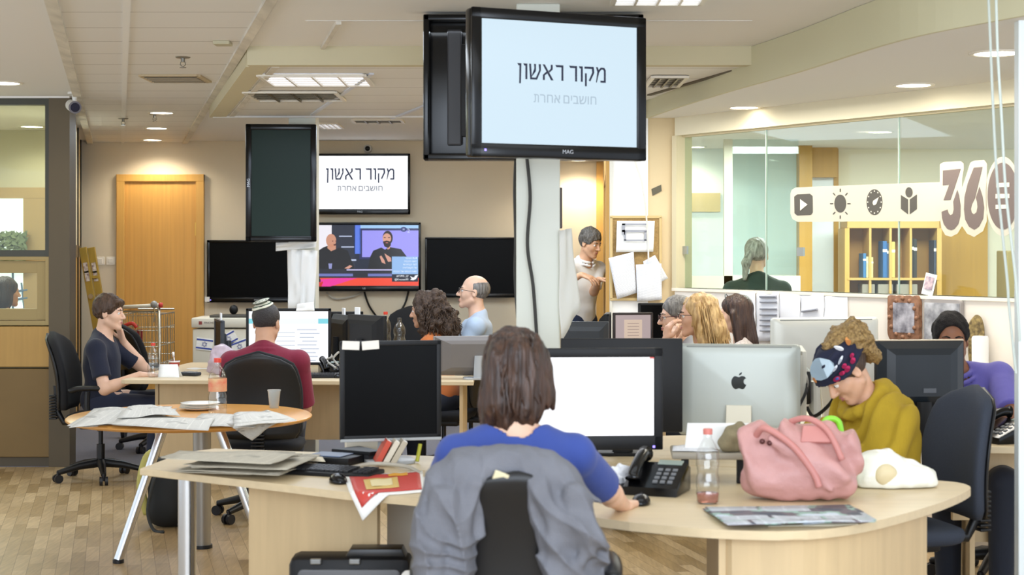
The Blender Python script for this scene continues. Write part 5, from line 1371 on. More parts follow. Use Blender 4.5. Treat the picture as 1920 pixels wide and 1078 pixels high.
        F.obj('trousers', m, s.root)
    def shoes(s):
        for sd in (1, -1):
            A_ = s.K[sd][1]; b = BM()
            rg = []
            for t, w_, h_ in ((-0.075, 0.030, 0.05), (-0.05, 0.040, 0.085), (0.0, 0.042, 0.085), (0.06, 0.045, 0.06), (0.12, 0.047, 0.045), (0.165, 0.036, 0.035), (0.185, 0.014, 0.022)):
                rg.append([(A_[0] + w_ * math.cos(2 * PI * k / 14), A_[1] + t, 0.006 + h_ * (0.5 + 0.5 * math.sin(2 * PI * k / 14))) for k in range(14)])
            obj('shoe', loft(rg), mat('black_leather', '#191716', 0.4), s.root, True)
    # -- hair: fn(F, e, c) adds shapes in head coordinates
    def hair(s, m, fn, noise=((0.004, (70, 70, 20)),), lo=(-0.2, -0.25, -0.4), hi=(0.2, 0.2, 0.22), vox=None, name='hair', cut=None):
        cs = np.array([s.hp(a, b_, c_) for a in (lo[0], hi[0]) for b_ in (lo[1], hi[1]) for c_ in (lo[2], hi[2])])
        F = Field(cs.min(0), cs.max(0), vox or s.vox); h = s.hs
        e = lambda c_, r_, k=0.02, op='add': F.ell(s.hp(*c_), [x * h for x in r_], s.HR, k, op)
        c = lambda a, b_, ra, rb=None, k=0.015, op='add': F.cone(s.hp(*a), s.hp(*b_), ra * h, (ra if rb is None else rb) * h, k, op)
        fn(F, e, c)
        for i, (am, sc) in enumerate(noise): F.noise(am, sc, 11 + i)
        if cut: cut(F, e, c)
        return F.obj(name, m, s.root)
    def strands(s, m, paths, r=0.004, name='hair_strands', n=5):
        b = BM()
        for pth in paths: tube(b, pth, [r * (0.6 + 0.4 * math.sin(PI * min(1, (i + 1) / len(pth)))) * (1 if i < len(pth) - 1 else 0.3) for i in range(len(pth))], n)
        return s.add(name, b, m)

def short_hair(s, m, top=0.010, nape=-0.065, fringe=0.052, side=0.0, noise=0.004):
    def fn(F, e, c):
        e((0, -0.016, 0.040), (0.079 + top * .5, 0.099 + top * .4, 0.086 + top))
        if fringe < 0.05: c((-0.045, 0.070, fringe + 0.035), (0.045, 0.070, fringe + 0.035), 0.022, k=0.02)
    def cut(F, e, c):
        e((0, 0.085, -0.050), (0.080, 0.085, fringe + 0.050), 0.012, 'sub')
        for q in (1, -1): e((q * 0.09, 0.02, -0.045), (0.035, 0.055, 0.05), 0.01, 'sub')
        F.plane(s.hp(0, -0.05, nape), s.HRn @ vec(0, 0.35, -1))
    return s.hair(m, fn, ((noise, (45, 45, 45)), (noise * .7, (110, 110, 110))), (-.13, -.15, -.12), (.13, .13, .17), cut=cut)

def glasses(s, m, w=0.033, tint=None):
    b = BM()
    for q in (1, -1):
        ring = [(q * 0.033 + w * 0.9 * math.copysign(abs(math.cos(a)) ** 0.7, math.cos(a)) * 0.72, 0.104 - 0.006 * abs(math.cos(a)) * (1 if math.cos(a) * q > 0 else 0), 0.001 + 0.0165 * math.copysign(abs(math.sin(a)) ** 0.7, math.sin(a))) for a in [2 * PI * k / 20 for k in range(20)]]
        tube(b, ring, 0.0017, 6, closed=True)
        tube(b, [(q * 0.056, 0.099, 0.006), (q * 0.074, 0.070, 0.008), (q * 0.080, 0.0, 0.006), (q * 0.078, -0.02, -0.006)], 0.0018, 6)
    tube(b, [(-0.011, 0.104, 0.004), (0, 0.107, 0.007), (0.011, 0.104, 0.004)], 0.0017, 6)
    g = s.add('glasses', b, m)
    b = BM()
    for q in (1, -1): disc(b, (q * 0.033, 0.1035, 0.001), 0.021, 16, 'y', 0.0155)
    s.add('lens', b, glass_mat('spectacle_lens', (0.92, 0.94, 0.95), 0.05), False, g)
    return g

rnd = random.Random(11)
H_dark = hair_mat('dark_brown_hair', '#1E1511', '#3A2A20')
H_brown = hair_mat('brown_hair', '#33241A', '#5A4230')
H_grey = hair_mat('grey_hair', '#4A4642', '#8A8680')
SK_fair = skin('fair_skin', '#E0B69A'); SK_olive = skin('olive_skin', '#CFA082'); SK_tan = skin('tan_skin', '#D6AA8A'); SK_brown = skin('brown_skin', '#8A5C42')

# ---- young man in a navy T-shirt at the far left desk, seen from his right side
p1 = Person('young man in a navy T-shirt in profile at the left desk, hand on cheek', (205, 587, 11.25), -90, hyaw=-4, hpitch=2, lean=0.06, skin_m=SK_fair,
    arms={1: dict(to=(262, 703, 11.0), pole=vec(0.25, -0.5, -0.8), d=vec(-0.25, 1, 0.0), n=vec(0.1, 0, 1), curl=0.22),
          -1: dict(to=(231, 640, 11.45), pole=vec(-0.35, 0.5, -0.9), d=vec(0.25, -0.25, 1), n=vec(-0.6, 0.7, 0.2), curl=0.30)},
    shirt=cloth('navy_tshirt', '#161B2E'), sleeve=0.72, trousers=cloth('navy_jeans', '#20263A'), legs={1: (vec(0.14, 0.44, 0.53), vec(0.14, 0.40, 0.09)), -1: (vec(-0.13, 0.44, 0.53), vec(-0.13, 0.42, 0.09))})
short_hair(p1, H_brown, 0.016, -0.075, 0.044, noise=0.007)
# ---- man with a skullcap, from behind
p2 = Person('man in a dark red polo shirt and knitted skullcap, seen from behind', (500, 606, 9.75), 2, hyaw=-16, hpitch=6, lean=0.08, skin_m=SK_olive, build=1.06,
    arms={-1: dict(to=vec(-0.20, 0.30, 0.79), pole=vec(-0.12, -0.5, -1), d=vec(0.25, 0.9, 0.0), n=vec(-0.3, 0, 1)), 1: dict(to=vec(0.20, 0.36, 0.80), pole=vec(0.12, -0.5, -1))},
    shirt=cloth('wine_red_polo', '#7E2038'), sleeve=0.92, collar=True, drop=0.045)
short_hair(p2, hair_mat('cropped_dark_hair', '#231E1C', '#454040', (160, 160, 160)), 0.004, -0.075, 0.06, noise=0.0015)
b = BM()
for k in range(9):
    a0, a1 = k / 9 * R(46), (k + 1) / 9 * R(46)
    for j in range(40):
        f0, f1 = 2 * PI * j / 40, 2 * PI * (j + 1) / 40
        q = lambda a, f: (0.094 * math.sin(a) * math.cos(f), 0.108 * math.sin(a) * math.sin(f), 0.100 * math.cos(a))
        vs = [q(a0, f0), q(a0, f1), q(a1, f1), q(a1, f0)]
        vs = [v for i, v in enumerate(vs) if v not in vs[:i]]
        if len(vs) > 2 and k > 0: poly(b, vs)
        elif k == 0: poly(b, [q(0, 0), q(a1, f0), q(a1, f1)])
bmesh.ops.remove_doubles(b, verts=b.verts[:], dist=1e-5); bmesh.ops.solidify(b, geom=b.faces[:], thickness=-0.003)
m_ = bpy.data.materials.new('knitted_skullcap'); m_.use_nodes = True; nt = m_.node_tree; pb = nt.nodes['Principled BSDF']
tc = nt.nodes.new('ShaderNodeTexCoord'); wv = nt.nodes.new('ShaderNodeTexWave'); wv.wave_type = 'RINGS'; wv.rings_direction = 'Z'; wv.inputs['Scale'].default_value = 14; wv.inputs['Distortion'].default_value = 1.2
rp = nt.nodes.new('ShaderNodeValToRGB'); rp.color_ramp.interpolation = 'CONSTANT'; rp.color_ramp.elements[0].color = (*lin('#D9D6C2'), 1); rp.color_ramp.elements[1].color = (*lin('#55624E'), 1); rp.color_ramp.elements[1].position = 0.72
nt.links.new(tc.outputs['Object'], wv.inputs[0]); nt.links.new(wv.outputs['Fac'], rp.inputs[0]); nt.links.new(rp.outputs[0], pb.inputs['Base Color']); pb.inputs['Roughness'].default_value = 0.9
cap = obj('skullcap', b, m_, p2.root, True)
Mx = Matrix(p2.HRn.tolist()).to_4x4() @ Matrix.Translation((0, -0.012, 0.036)) @ Matrix.Rotation(R(-14), 4, 'Y') @ Matrix.Rotation(R(20), 4, 'X'); Mx.translation = Vector(p2.hp(0, -0.012, 0.036)); cap.matrix_local = Mx
wr = p2.arm[-1]; b = BM(); dn = (wr['W'] - wr['E']); tube(b, [wr['W'] - dn * 0.16, wr['W'] - dn * 0.06], 0.034, 16); obj('wrist_band', b, mat('black_band', '#17171A', 0.6), p2.root, 40)
# ---- woman in blue in front
p3 = Person('woman in a blue blouse with dark shoulder-length hair, seen from behind in the foreground', (966, 702, 4.92), 2, hyaw=-8, hpitch=8, lean=0.06, fem=True, skin_m=SK_fair, build=1.10, vox=0.0055, neck_open=0.096,
    arms={1: dict(to=(1172, 952, 5.36), pole=vec(0.75, -0.35, -1), d=Vector((0.30, 0.9, -0.02)), n=vec(0, 0, 1), curl=0.30, spread=0.14),
          -1: dict(to=(812, 938, 5.36), pole=vec(-0.30, -0.25, -1), d=vec(0.2, 0.9, 0), n=vec(0, 0, 1))},
    shirt=cloth('royal_blue_blouse', '#34488E', 0.06, 0.3), sleeve=0.86, trousers=cloth('dark_trousers', '#1F2430'), drop=0.055, rough_wrinkle=0.006)
def bob(F, e, c):
    e((0, -0.022, 0.045), (0.098, 0.112, 0.098)); e((0, -0.045, -0.03), (0.104, 0.085, 0.13)); e((0.030, -0.045, -0.095), (0.070, 0.065, 0.085))
    e((-0.05, -0.03, -0.10), (0.060, 0.06, 0.10), 0.03); e((0.075, 0.02, -0.02), (0.040, 0.06, 0.095), 0.03)
    c((-0.02, -0.07, -0.10), (-0.015, -0.075, -0.175), 0.045, 0.012, 0.03); c((-0.075, -0.03, -0.10), (-0.09, -0.02, -0.165), 0.03, 0.008, 0.03); c((-0.05, -0.06, -0.10), (-0.07, -0.06, -0.18), 0.032, 0.008, 0.02)
    c((0.10, 0.01, -0.06), (0.115, 0.03, -0.10), 0.02, 0.006, 0.02); c((0.03, -0.075, -0.11), (0.02, -0.08, -0.165), 0.03, 0.008, 0.02)
def bobcut(F, e, c): e((0, 0.115, -0.04), (0.085, 0.09, 0.115), 0.015, 'sub')
H_front = hair_mat('dark_chestnut_hair', '#20140E', '#4E3424', (60, 60, 7), 0.42)
p3.hair(H_front, bob, ((0.012, (26, 26, 7)), (0.006, (70, 70, 12)), (0.003, (150, 150, 20))), (-.17, -.18, -.24), (.17, .15, .18), cut=bobcut, vox=0.0045)
pth = []
for k in range(150):
    a = rnd.uniform(R(150), R(390)); r0 = rnd.uniform(0.9, 1.03); top = rnd.uniform(-0.02, 0.10)
    x0, y0 = 0.097 * math.cos(a) * r0, -0.03 + 0.105 * math.sin(a) * r0; L = rnd.uniform(0.10, 0.2) * (1 if x0 < 0.03 else 0.6)
    pth.append([(x0 * (0.75 + 0.28 * t) + 0.006 * math.sin(6 * t + k), y0 * (0.8 + 0.25 * t * (1 - t) * 2) - 0.004, top + 0.02 - L * t) for t in (0, .25, .5, .75, 1.0)])
p3.strands(H_front, pth, 0.0042)
b = BM(); q = p3.N - p3.f * 0.098 - p3.u * 0.045; tube(b, [q + p3.u * 0.03, q, q - p3.u * 0.05 - p3.f * 0.01], 0.004, 6); obj('zip', b, mat('dull_zip', '#4A5870', 0.4, metal=0.5), p3.root, True)
# ---- woman with curls
p4_ = Person('woman with a mass of long dark curls looking left, beside the two bottles', (797, 582, 11.5), 78, hpitch=6, lean=0.14, fem=True, skin_m=SK_olive, shirt=cloth('orange_brown_top', '#B5642C'), sleeve=1.6,
    arms={1: dict(to=vec(0.14, 0.36, 0.76), pole=vec(0.5, -0.4, -0.7)), -1: dict(to=vec(-0.14, 0.36, 0.76), pole=vec(-0.5, -0.4, -0.7))})
H_curl = hair_mat('dark_curly_hair', '#2A1D17', '#54402F', (90, 90, 90), 0.6)
cr = random.Random(5)
def curls(F, e, c):
    e((0, -0.03, 0.045), (0.10, 0.115, 0.095)); e((0, -0.085, -0.06), (0.12, 0.11, 0.16)); e((0.0, -0.15, -0.12), (0.11, 0.09, 0.12)); c((0.085, 0.01, 0.0), (0.085, 0.0, -0.17), 0.04, 0.03); c((-0.085, 0.01, 0.0), (-0.085, 0.0, -0.17), 0.04, 0.03)
    for k in range(90):
        a = cr.uniform(0, 2 * PI); z = cr.uniform(-0.2, 0.13); rr = 0.105 * (1 if z > 0 else 1.15)
        zz = math.sqrt(max(0.05, 1 - (max(0, z) / 0.145) ** 2)); x, y = rr * zz * math.cos(a), -0.045 - (0.05 if z < 0 else 0) + rr * 1.1 * zz * math.sin(a)
        if y > 0.04 and z < 0.07: continue
        e((x, y, z), (0.022, 0.022, 0.026), 0.008)
def curlcut(F, e, c): e((0, 0.115, -0.03), (0.07, 0.095, 0.10), 0.012, 'sub')
p4_.hair(H_curl, curls, ((0.010, (38, 38, 30)), (0.006, (80, 80, 60))), (-.2, -.3, -.3), (.2, .17, .2), cut=curlcut)
pth = []
for k in range(110):
    a = cr.uniform(R(150), R(390)); z0 = cr.uniform(0.0, 0.11); rr = math.sqrt(max(0.1, 1 - (z0 / 0.15) ** 2)) * 0.115; ph = cr.uniform(0, 6); L = cr.uniform(0.1, 0.26)
    pth.append([((rr + 0.03 * t) * math.cos(a) + 0.010 * math.sin(16 * t + ph), -0.045 + (rr + 0.05 * t) * math.sin(a) - 0.05 * t + 0.010 * math.cos(16 * t + ph), z0 - L * t) for t in [i / 10 for i in range(11)]])
p4_.strands(H_curl, pth, 0.0045)
# ---- bald man
p5 = Person('balding man with glasses in a pale blue T-shirt, chin raised', (888, 548, 11.85), 88, hyaw=3, hpitch=-8, lean=-0.02, skin_m=SK_fair, build=1.08, belly=0.04, hs=1.06,
    shirt=cloth('pale_blue_tshirt', '#AFC0D2'), sleeve=0.75, brow=mat('grey_brow', '#6A5E56', 0.8))
def fringe_ring(F, e, c): e((0, -0.016, 0.030), (0.079, 0.099, 0.084))
def fr_cut(F, e, c):
    e((0, 0.075, 0.0), (0.12, 0.085, 0.16), 0.006, 'sub'); e((0, 0.02, 0.115), (0.085, 0.115, 0.075), 0.006, 'sub'); F.plane(p5.hp(0, -0.05, -0.07), p5.HRn @ vec(0, 0.3, -1))
p5.hair(H_grey, fringe_ring, ((0.0015, (90, 90, 90)),), (-.13, -.15, -.12), (.13, .13, .17), cut=fr_cut)
glasses(p5, mat('dark_frame', '#241C1C', 0.3))
# ---- standing man
p6 = Person('grey-haired man in a white polo shirt standing in the doorway, gesturing with both hands', (1107, 456, 14.6), -138, hyaw=6, hpitch=16, lean=0.16, skin_m=SK_tan, stand=True, pz=0.98, hs=1.06,
    arms={1: dict(to=(1090, 515, 14.25), pole=vec(0.5, -0.6, -0.5), d=Vector((0.8, -0.3, -0.28)), n=vec(0.1, 0.5, 0.8), curl=0.35, spread=0.2),
          -1: dict(to=(1122, 524, 14.35), pole=vec(-0.5, -0.7, -0.4), d=Vector((0.9, -0.35, 0.0)), n=vec(-0.3, 0.1, 0.9), curl=0.28, spread=0.2)},
    shirt=cloth('white_polo', '#EEF0F0', 0.03), sleeve=0.78, collar=True, trousers=cloth('navy_trousers', '#22304E'), hem=0.03, brow=mat('grey_brow', '#6A5E56', 0.8))
short_hair(p6, hair_mat('salt_pepper_hair', '#3A3734', '#7C7872', (90, 90, 30)), 0.018, -0.06, 0.05, noise=0.006)
# ---- man in glasses, chin in hand
p7 = Person('grey-haired man in glasses resting his chin on his hand, half hidden by the blonde woman', (1268, 594, 9.8), 96, hpitch=4, lean=0.12, skin_m=SK_fair, shirt=cloth('grey_shirt', '#8A8C92'), sleeve=1.7,
    arms={-1: dict(to=(1258, 652, 9.65), pole=vec(-0.3, 0.7, -0.8), d=vec(0.1, -0.1, 1), n=vec(-0.3, 1, 0.1), curl=0.5), 1: dict(to=(1215, 690, 9.8), pole=vec(0.5, -0.4, -0.7))}, brow=mat('grey_brow', '#6A5E56', 0.8))
short_hair(p7, H_grey, 0.010, -0.07, 0.055); glasses(p7, mat('wine_frame', '#4A2026', 0.3))
# ---- blonde woman
p8 = Person('blonde woman with wavy hair and glasses watching to the left, nearest of the three', (1306, 592, 9.3), 84, hyaw=4, hpitch=2, lean=0.10, fem=True, skin_m=SK_olive, shirt=cloth('grey_green_top', '#5E6660'), sleeve=0.5,
    arms={-1: dict(to=(1248, 640, 9.15), pole=vec(-0.4, 0.5, -0.8), d=vec(0.0, -0.2, 1), n=vec(-0.4, 0.9, 0.1), curl=0.6), 1: dict(to=(1240, 700, 9.5), pole=vec(0.5, -0.3, -0.7))})
H_blond = hair_mat('wavy_blonde_hair', '#86602F', '#E2BE84', (45, 45, 12), 0.42)
def wavy(F, e, c):
    e((0, -0.025, 0.042), (0.092, 0.108, 0.092)); e((0, -0.06, -0.04), (0.105, 0.09, 0.13)); e((0, -0.095, -0.10), (0.115, 0.085, 0.11))
    for q in (1, -1): c((q * 0.085, 0.005, 0.01), (q * 0.098, -0.02, -0.16), 0.034, 0.03)
def wavycut(F, e, c): e((0, 0.105, -0.05), (0.074, 0.098, 0.12), 0.012, 'sub'); F.plane(p8.hp(0, 0, -0.205), p8.HRn @ vec(0, 0, -1))
p8.hair(H_blond, wavy, ((0.013, (30, 30, 12)), (0.006, (75, 75, 24))), (-.2, -.24, -.26), (.2, .15, .18), cut=wavycut); glasses(p8, mat('dark_frame', '#241C1C', 0.3))
pth = []
for k in range(90):
    a = cr.uniform(R(160), R(385)); z0 = cr.uniform(0.0, 0.10); rr = math.sqrt(max(0.1, 1 - (z0 / 0.14) ** 2)) * 0.103; ph = cr.uniform(0, 6); L = cr.uniform(0.14, 0.27)
    pth.append([((rr + 0.025 * t) * math.cos(a) + 0.006 * math.sin(8 * t + ph), -0.035 + (rr + 0.03 * t) * math.sin(a) - 0.03 * t, z0 - L * t) for t in [i / 8 for i in range(9)]])
p8.strands(H_blond, pth, 0.005)
# ---- woman with long straight dark hair
p9 = Person('woman with very long straight dark brown hair, turned away, by the papered low wall', (1378, 590, 10.25), 74, hpitch=4, lean=0.08, fem=True, skin_m=SK_fair, shirt=mat('pale_patterned_knit', '#CFC6BE', 0.85, c2='#A79C98', scale=(60, 60, 60)), sleeve=0.9)
def long_(F, e, c):
    e((0, -0.022, 0.042), (0.086, 0.105, 0.092)); e((0, -0.05, -0.06), (0.094, 0.075, 0.15)); e((0.0, -0.085, -0.20), (0.095, 0.05, 0.16)); e((0.0, -0.105, -0.30), (0.08, 0.035, 0.12))
    for q in (1, -1): c((q * 0.08, 0.0, 0.01), (q * 0.092, -0.04, -0.2), 0.026, 0.028)
def longcut(F, e, c): e((0, 0.105, -0.05), (0.070, 0.098, 0.12), 0.012, 'sub')
H_long = hair_mat('long_dark_hair', '#2A1B15', '#4E3628', (70, 70, 3), 0.35)
p9.hair(H_long, long_, ((0.007, (30, 30, 3)), (0.004, (90, 90, 5))), (-.18, -.22, -.45), (.18, .15, .18), cut=longcut)
b = BM(); tube(b, spline([(-0.082, 0.02, 0.0), (-0.088, 0.03, 0.06), (-0.06, 0.045, 0.115), (0, 0.05, 0.137), (0.06, 0.045, 0.115), (0.088, 0.03, 0.06)], 4), 0.0035, 8); p9.add('hair_band', b, mat('dark_band', '#1C1614', 0.3))
# ---- woman in the mustard shawl
SKW = skin('warm_skin', '#D9AA8C')
p10 = Person('woman wrapped in a mustard shawl with a patterned head wrap, bent over her desk', (1585, 695, 6.62), 104, hpitch=47, lean=0.22, fem=True, skin_m=SKW, hs=1.04, shirt=cloth('dark_plum_top', '#3C2A30'), sleeve=1.7,
    arms={1: dict(to=vec(0.06, 0.30, 0.80), pole=vec(0.6, -0.3, -0.6)), -1: dict(to=vec(-0.06, 0.30, 0.76), pole=vec(-0.6, -0.3, -0.6))})
def under(F, e, c): e((0, -0.018, 0.032), (0.084, 0.103, 0.088))
def undercut(F, e, c):
    e((0, 0.108, -0.055), (0.074, 0.096, 0.112), 0.012, 'sub'); F.plane(p10.hp(0, -0.05, -0.08), p10.HRn @ vec(0, 0.2, -1))
p10.hair(H_brown, under, ((0.004, (40, 40, 20)),), (-.14, -.16, -.14), (.14, .14, .17), cut=undercut)
def bun(F, e, c):
    for k in range(60):
        a, b_ = cr.uniform(0, 2 * PI), cr.uniform(-0.9, 1.0); rr = 0.075
        e((rr * math.cos(a) * math.sqrt(1 - b_ * b_ * .9) , -0.115 + 0.045 * math.sin(a), 0.070 + 0.055 * b_), (0.024, 0.024, 0.02), 0.01)
    e((0, -0.11, 0.065), (0.080, 0.055, 0.07)); e((0, -0.06, 0.115), (0.06, 0.06, 0.03)); e((0, -0.12, 0.0), (0.07, 0.035, 0.08))
p10.hair(hair_mat('curly_bun_hair', '#6E542F', '#B0915C', (90, 90, 90), 0.6), bun, ((0.010, (50, 50, 50)), (0.006, (120, 120, 120))), (-.16, -.25, -.14), (.16, .12, .24), name='hair_bun')
def wrap_(F, e, c):
    e((0, -0.005, 0.055), (0.099, 0.115, 0.078), 0.01)
    for k in range(3):
        z = 0.03 + 0.032 * k; pts_ = [(0.1 * (1 - .10 * k) * math.cos(a), -0.005 + 0.116 * (1 - .10 * k) * math.sin(a), z + 0.012 * math.sin(a * 2 + k)) for a in np.linspace(0, 2 * PI, 25)]
        for a_, b_ in zip(pts_[:-1], pts_[1:]): c(a_, b_, 0.0135, k=0.008)
def wrapcut(F, e, c): F.plane(p10.hp(0, 0.05, 0.018), p10.HRn @ vec(0, 0.25, -1)); e((0, -0.06, 0.15), (0.07, 0.075, 0.05), 0.01, 'sub')
wrp = p10.hair(mat('navy_wrap_cloth', '#1D2036', 0.85), wrap_, ((0.004, (18, 18, 30)),), (-.15, -.17, -.06), (.15, .17, .18), cut=wrapcut, name='head_wrap')
# patches of the printed cloth
def patch(q, c_, name='printed_patch', lift=0.125):
    b = BM()
    for cx, cz, wx, wz, rt_ in q:
        vs = []
        for k in range(14):
            u_, v_ = wx * math.cos(2 * PI * k / 14), wz * math.sin(2 * PI * k / 14); a = cx + (u_ * math.cos(rt_) - v_ * math.sin(rt_)) / 0.112; z = cz + u_ * math.sin(rt_) + v_ * math.cos(rt_)
            k_ = math.sqrt(max(0.0, 1 - ((z - 0.055) / 0.105) ** 2))
            vs.append((0.1165 * k_ * math.cos(a), -0.005 + 0.1325 * k_ * math.sin(a), z))
        poly(b, vs)
    bmesh.ops.solidify(b, geom=b.faces[:], thickness=-0.004)
    p10.add(name, b, mat('print_' + c_, c_, 0.85), False, wrp)
patch([(2.2, 0.105, 0.065, 0.036, -0.1)], '#B9CCD8', 'pale_blue_patch')
patch([(2.95, 0.044, 0.013, 0.011, 0.5), (2.75, 0.047, 0.011, 0.009, -.4), (2.95, 0.062, 0.010, 0.009, 0.4), (2.5, 0.042, .014, .012, 0), (3.25, 0.05, 0.012, 0.011, 0.3), (3.35, 0.066, 0.010, 0.008, 0)], '#B8285A', 'pink_flowers', 0)
patch([(3.0, 0.088, 0.018, 0.005, 0.3), (2.7, 0.080, 0.014, 0.005, 0.3), (4.0, 0.09, 0.008, 0.004, 0.6)], '#D9DCE4', 'white_strokes'); patch([(3.75, 0.105, 0.022, 0.010, 0.35), (1.75, 0.08, 0.010, 0.012, 0)], '#E09A58', 'orange_marks'); patch([(3.3, 0.118, 0.010, 0.016, 0.3)], '#ECECEE', 'white_spot'); patch([(2.52, 0.043, .007, .006, 0)], '#5A78C8', 'blue_spot')
F = Field(p10.lo - 0.08, p10.hi + 0.08, 0.0075)
p10.torso(F, 0.035)
for sd in (1, -1):
    a = p10.arm[sd]; F.cone(p10.S[sd], a['E'], 0.088, 0.082, 0.06); F.cone(a['E'], a['E'] + (a['W'] - a['E']) * 0.75, 0.082, 0.070, 0.05); F.cone(a['E'], p10.tp(sd * 0.06, 0.16, 0.12), 0.08, 0.10, 0.06); F.cone(a['W'], a['W'] + a['d'] * 0.35, 0.09, 0.06, 0.05)
for t in np.linspace(0, 1, 12):
    a0, a1 = 2 * PI * t, 2 * PI * (t + 1 / 11)
    q = lambda a: p10.N + p10.r * 0.088 * math.cos(a) + p10.f * (0.085 * math.sin(a) + 0.02) + p10.u * (0.03 - 0.035 * math.sin(a))
    F.cone(q(a0), q(a1), 0.026, 0.026, 0.02)
cN = p10.N + p10.f * 0.03
def folds(x, y, z):
    t = (x - cN[0]); rr = np.sqrt(t * t + (y - cN[1]) ** 2 + (z - cN[2]) ** 2 * 0.6); an = np.arctan2(y - cN[1], t)
    return 0.017 * np.sin(rr * 58 + 1.6 * np.sin(an * 2.0) + 5 * vnoise(x * 5, y * 5, z * 5, 3)) * np.clip((rr - 0.05) / 0.12, 0, 1)
F.warp(folds, 0.05)
F.cone(p10.N - p10.u * 0.005 + p10.f * 0.02, p10.hp(0, -0.01, -0.02), 0.058, 0.085, 0.012, 'sub'); F.plane(p10.pel + vec(0, 0, 0.03), vec(0, 0, -1))
F.obj('shawl', mat('mustard_shawl', '#AC8F22', 0.9, noise=0.10, scale=(8, 8, 8), bump=0.3, bscale=(120, 120, 30)), p10.root)
# ---- man in purple
p11 = Person('dark-haired man in a purple polo shirt, forehead showing above the black monitor', (1783, 638, 7.72), 164, hyaw=6, hpitch=3, lean=0.12, side=0.11, skin_m=SK_brown, build=1.04,
    arms={-1: dict(to=(1806, 775, 7.38), pole=vec(-0.9, -0.2, -0.35), d=Vector((-1, -0.1, -0.05)), n=vec(0, 0.2, 1), curl=0.4), 1: dict(to=(1740, 790, 7.45), pole=vec(0.6, -0.4, -0.6))},
    shirt=cloth('purple_polo', '#5E58A2'), sleeve=0.80, collar=True, drop=0.02, brow=mat('black_brow', '#15100E', 0.8))
short_hair(p11, hair_mat('black_hair', '#0C0908', '#1A1413', (120, 120, 120), 0.85), 0.018, -0.06, 0.078, noise=0.006)
wr = p11.arm[-1]; dn = (wr['W'] - wr['E']); b = BM(); tube(b, [wr['W'] - dn * 0.05, wr['W'] - dn * (-0.04)], 0.032, 18); o_ = obj('watch_strap', b, mat('black_band', '#17171A', 0.6), p11.root, 40)
b = BM(); q = wr['W'] + vec(0, 0, 0.031); box(b, tuple(q), (0.034, 0.036, 0.008), 0.003); obj('watch_face', b, mat('watch_silver', '#C9CCCE', 0.3, metal=0.7), o_)
# ---- woman behind the glass
p12 = Person('grey-haired woman with a ponytail standing behind the glass with her back turned', (1418, 479, 11.2), 4, hyaw=-10, lean=0.02, fem=True, skin_m=SK_fair, stand=True, pz=0.90, shirt=cloth('dark_green_top', '#2C3A34'), sleeve=1.8, build=1.08,
    arms={1: dict(to=vec(0.16, 0.34, 1.1), pole=vec(0.5, -0.4, -0.5)), -1: dict(to=vec(-0.16, 0.34, 1.1), pole=vec(-0.5, -0.4, -0.5))}, face=False)
def pony(F, e, c):
    e((0, -0.02, 0.040), (0.084, 0.104, 0.09)); c((-0.045, -0.105, 0.02), (-0.075, -0.13, -0.05), 0.03, 0.032); c((-0.075, -0.13, -0.05), (-0.085, -0.12, -0.16), 0.032, 0.016)
def ponycut(F, e, c): e((0, 0.105, -0.05), (0.08, 0.098, 0.11), 0.012, 'sub'); F.plane(p12.hp(0, 0, -0.18), p12.HRn @ vec(0, 0, -1)); e((0, 0.0, -0.12), (0.06, 0.11, 0.05), 0.01, 'sub')
p12.hair(hair_mat('silver_brown_hair', '#6A645C', '#B4AEA6', (60, 60, 12), 0.45), pony, ((0.004, (50, 50, 16)),), (-.18, -.22, -.22), (.18, .15, .18), cut=ponycut)
# ---- person in the office on the left
p13 = Person('person with dark hair and a black sleeveless top seen through the small office window', (13, 548, 13.2), -30, hyaw=-20, lean=0.05, fem=True, skin_m=SK_olive, shirt=cloth('black_vest', '#18181A'), sleeve=0.12, face=False)
def mop(F, e, c): e((0, -0.02, 0.040), (0.092, 0.108, 0.094)); e((0, -0.04, -0.04), (0.10, 0.085, 0.12))
p13.hair(H_dark, mop, ((0.008, (40, 40, 12)),), (-.17, -.18, -.2), (.17, .15, .18), cut=lambda F, e, c: e((0, 0.11, -0.05), (0.075, 0.098, 0.11), 0.012, 'sub'))
# ================================================================ CHAIRS
def behind(p, dy=0.0): return p.root.location.x, p.root.location.y
x, y = behind(p1); c1 = chair('black office chair of the young man in navy, on the parquet by the bronze post', x, y, R(-90), top=1.04, wm=0.46, w1=0.36)
x, y = behind(p2); c2 = chair('black office chair with a tall back carrying the man in dark red', x, y - 0.02, R(2), w0=0.50, wm=0.50, w1=0.36, top=1.02, arms=False, lean=0.06)
x, y = behind(p3); c3 = chair('black armchair in the foreground with a grey jacket hung over its back', x, y - 0.03, R(0), wm=0.47, w1=0.38, top=1.0, yb=-0.23)
x, y = behind(p10); c4 = chair('blue-grey office chair behind the woman in the mustard shawl', x + 0.03, y - 0.01, R(104), fab=M_fabg, w0=0.42, wm=0.48, w1=0.36, top=1.04, arms=False, lean=0.06, yb=-0.28)
c5 = chair('empty black office chair between the young man and the shopping cart', PX(287, 12.75), 12.95, R(-50), top=1.03, w1=0.3, wm=0.42)
x, y = behind(p5); c6 = chair('dark office chair behind the balding man, its top showing at his shoulder', x, y, R(88), top=1.0, arms=False)
c7 = chair('empty black office chair against the back wall to the left of the curly-haired woman', PX(760, 15.1), 15.1, R(175), top=1.08, arms=False)
x, y = behind(p4_); c8 = chair('dark office chair under the curly-haired woman', x, y, R(78), top=1.0, arms=False)
x, y = behind(p9); c9 = chair('charcoal chair back showing beside the long dark hair, by the low wall', x - 0.07, y, R(76), top=1.04, arms=False, wm=0.42)
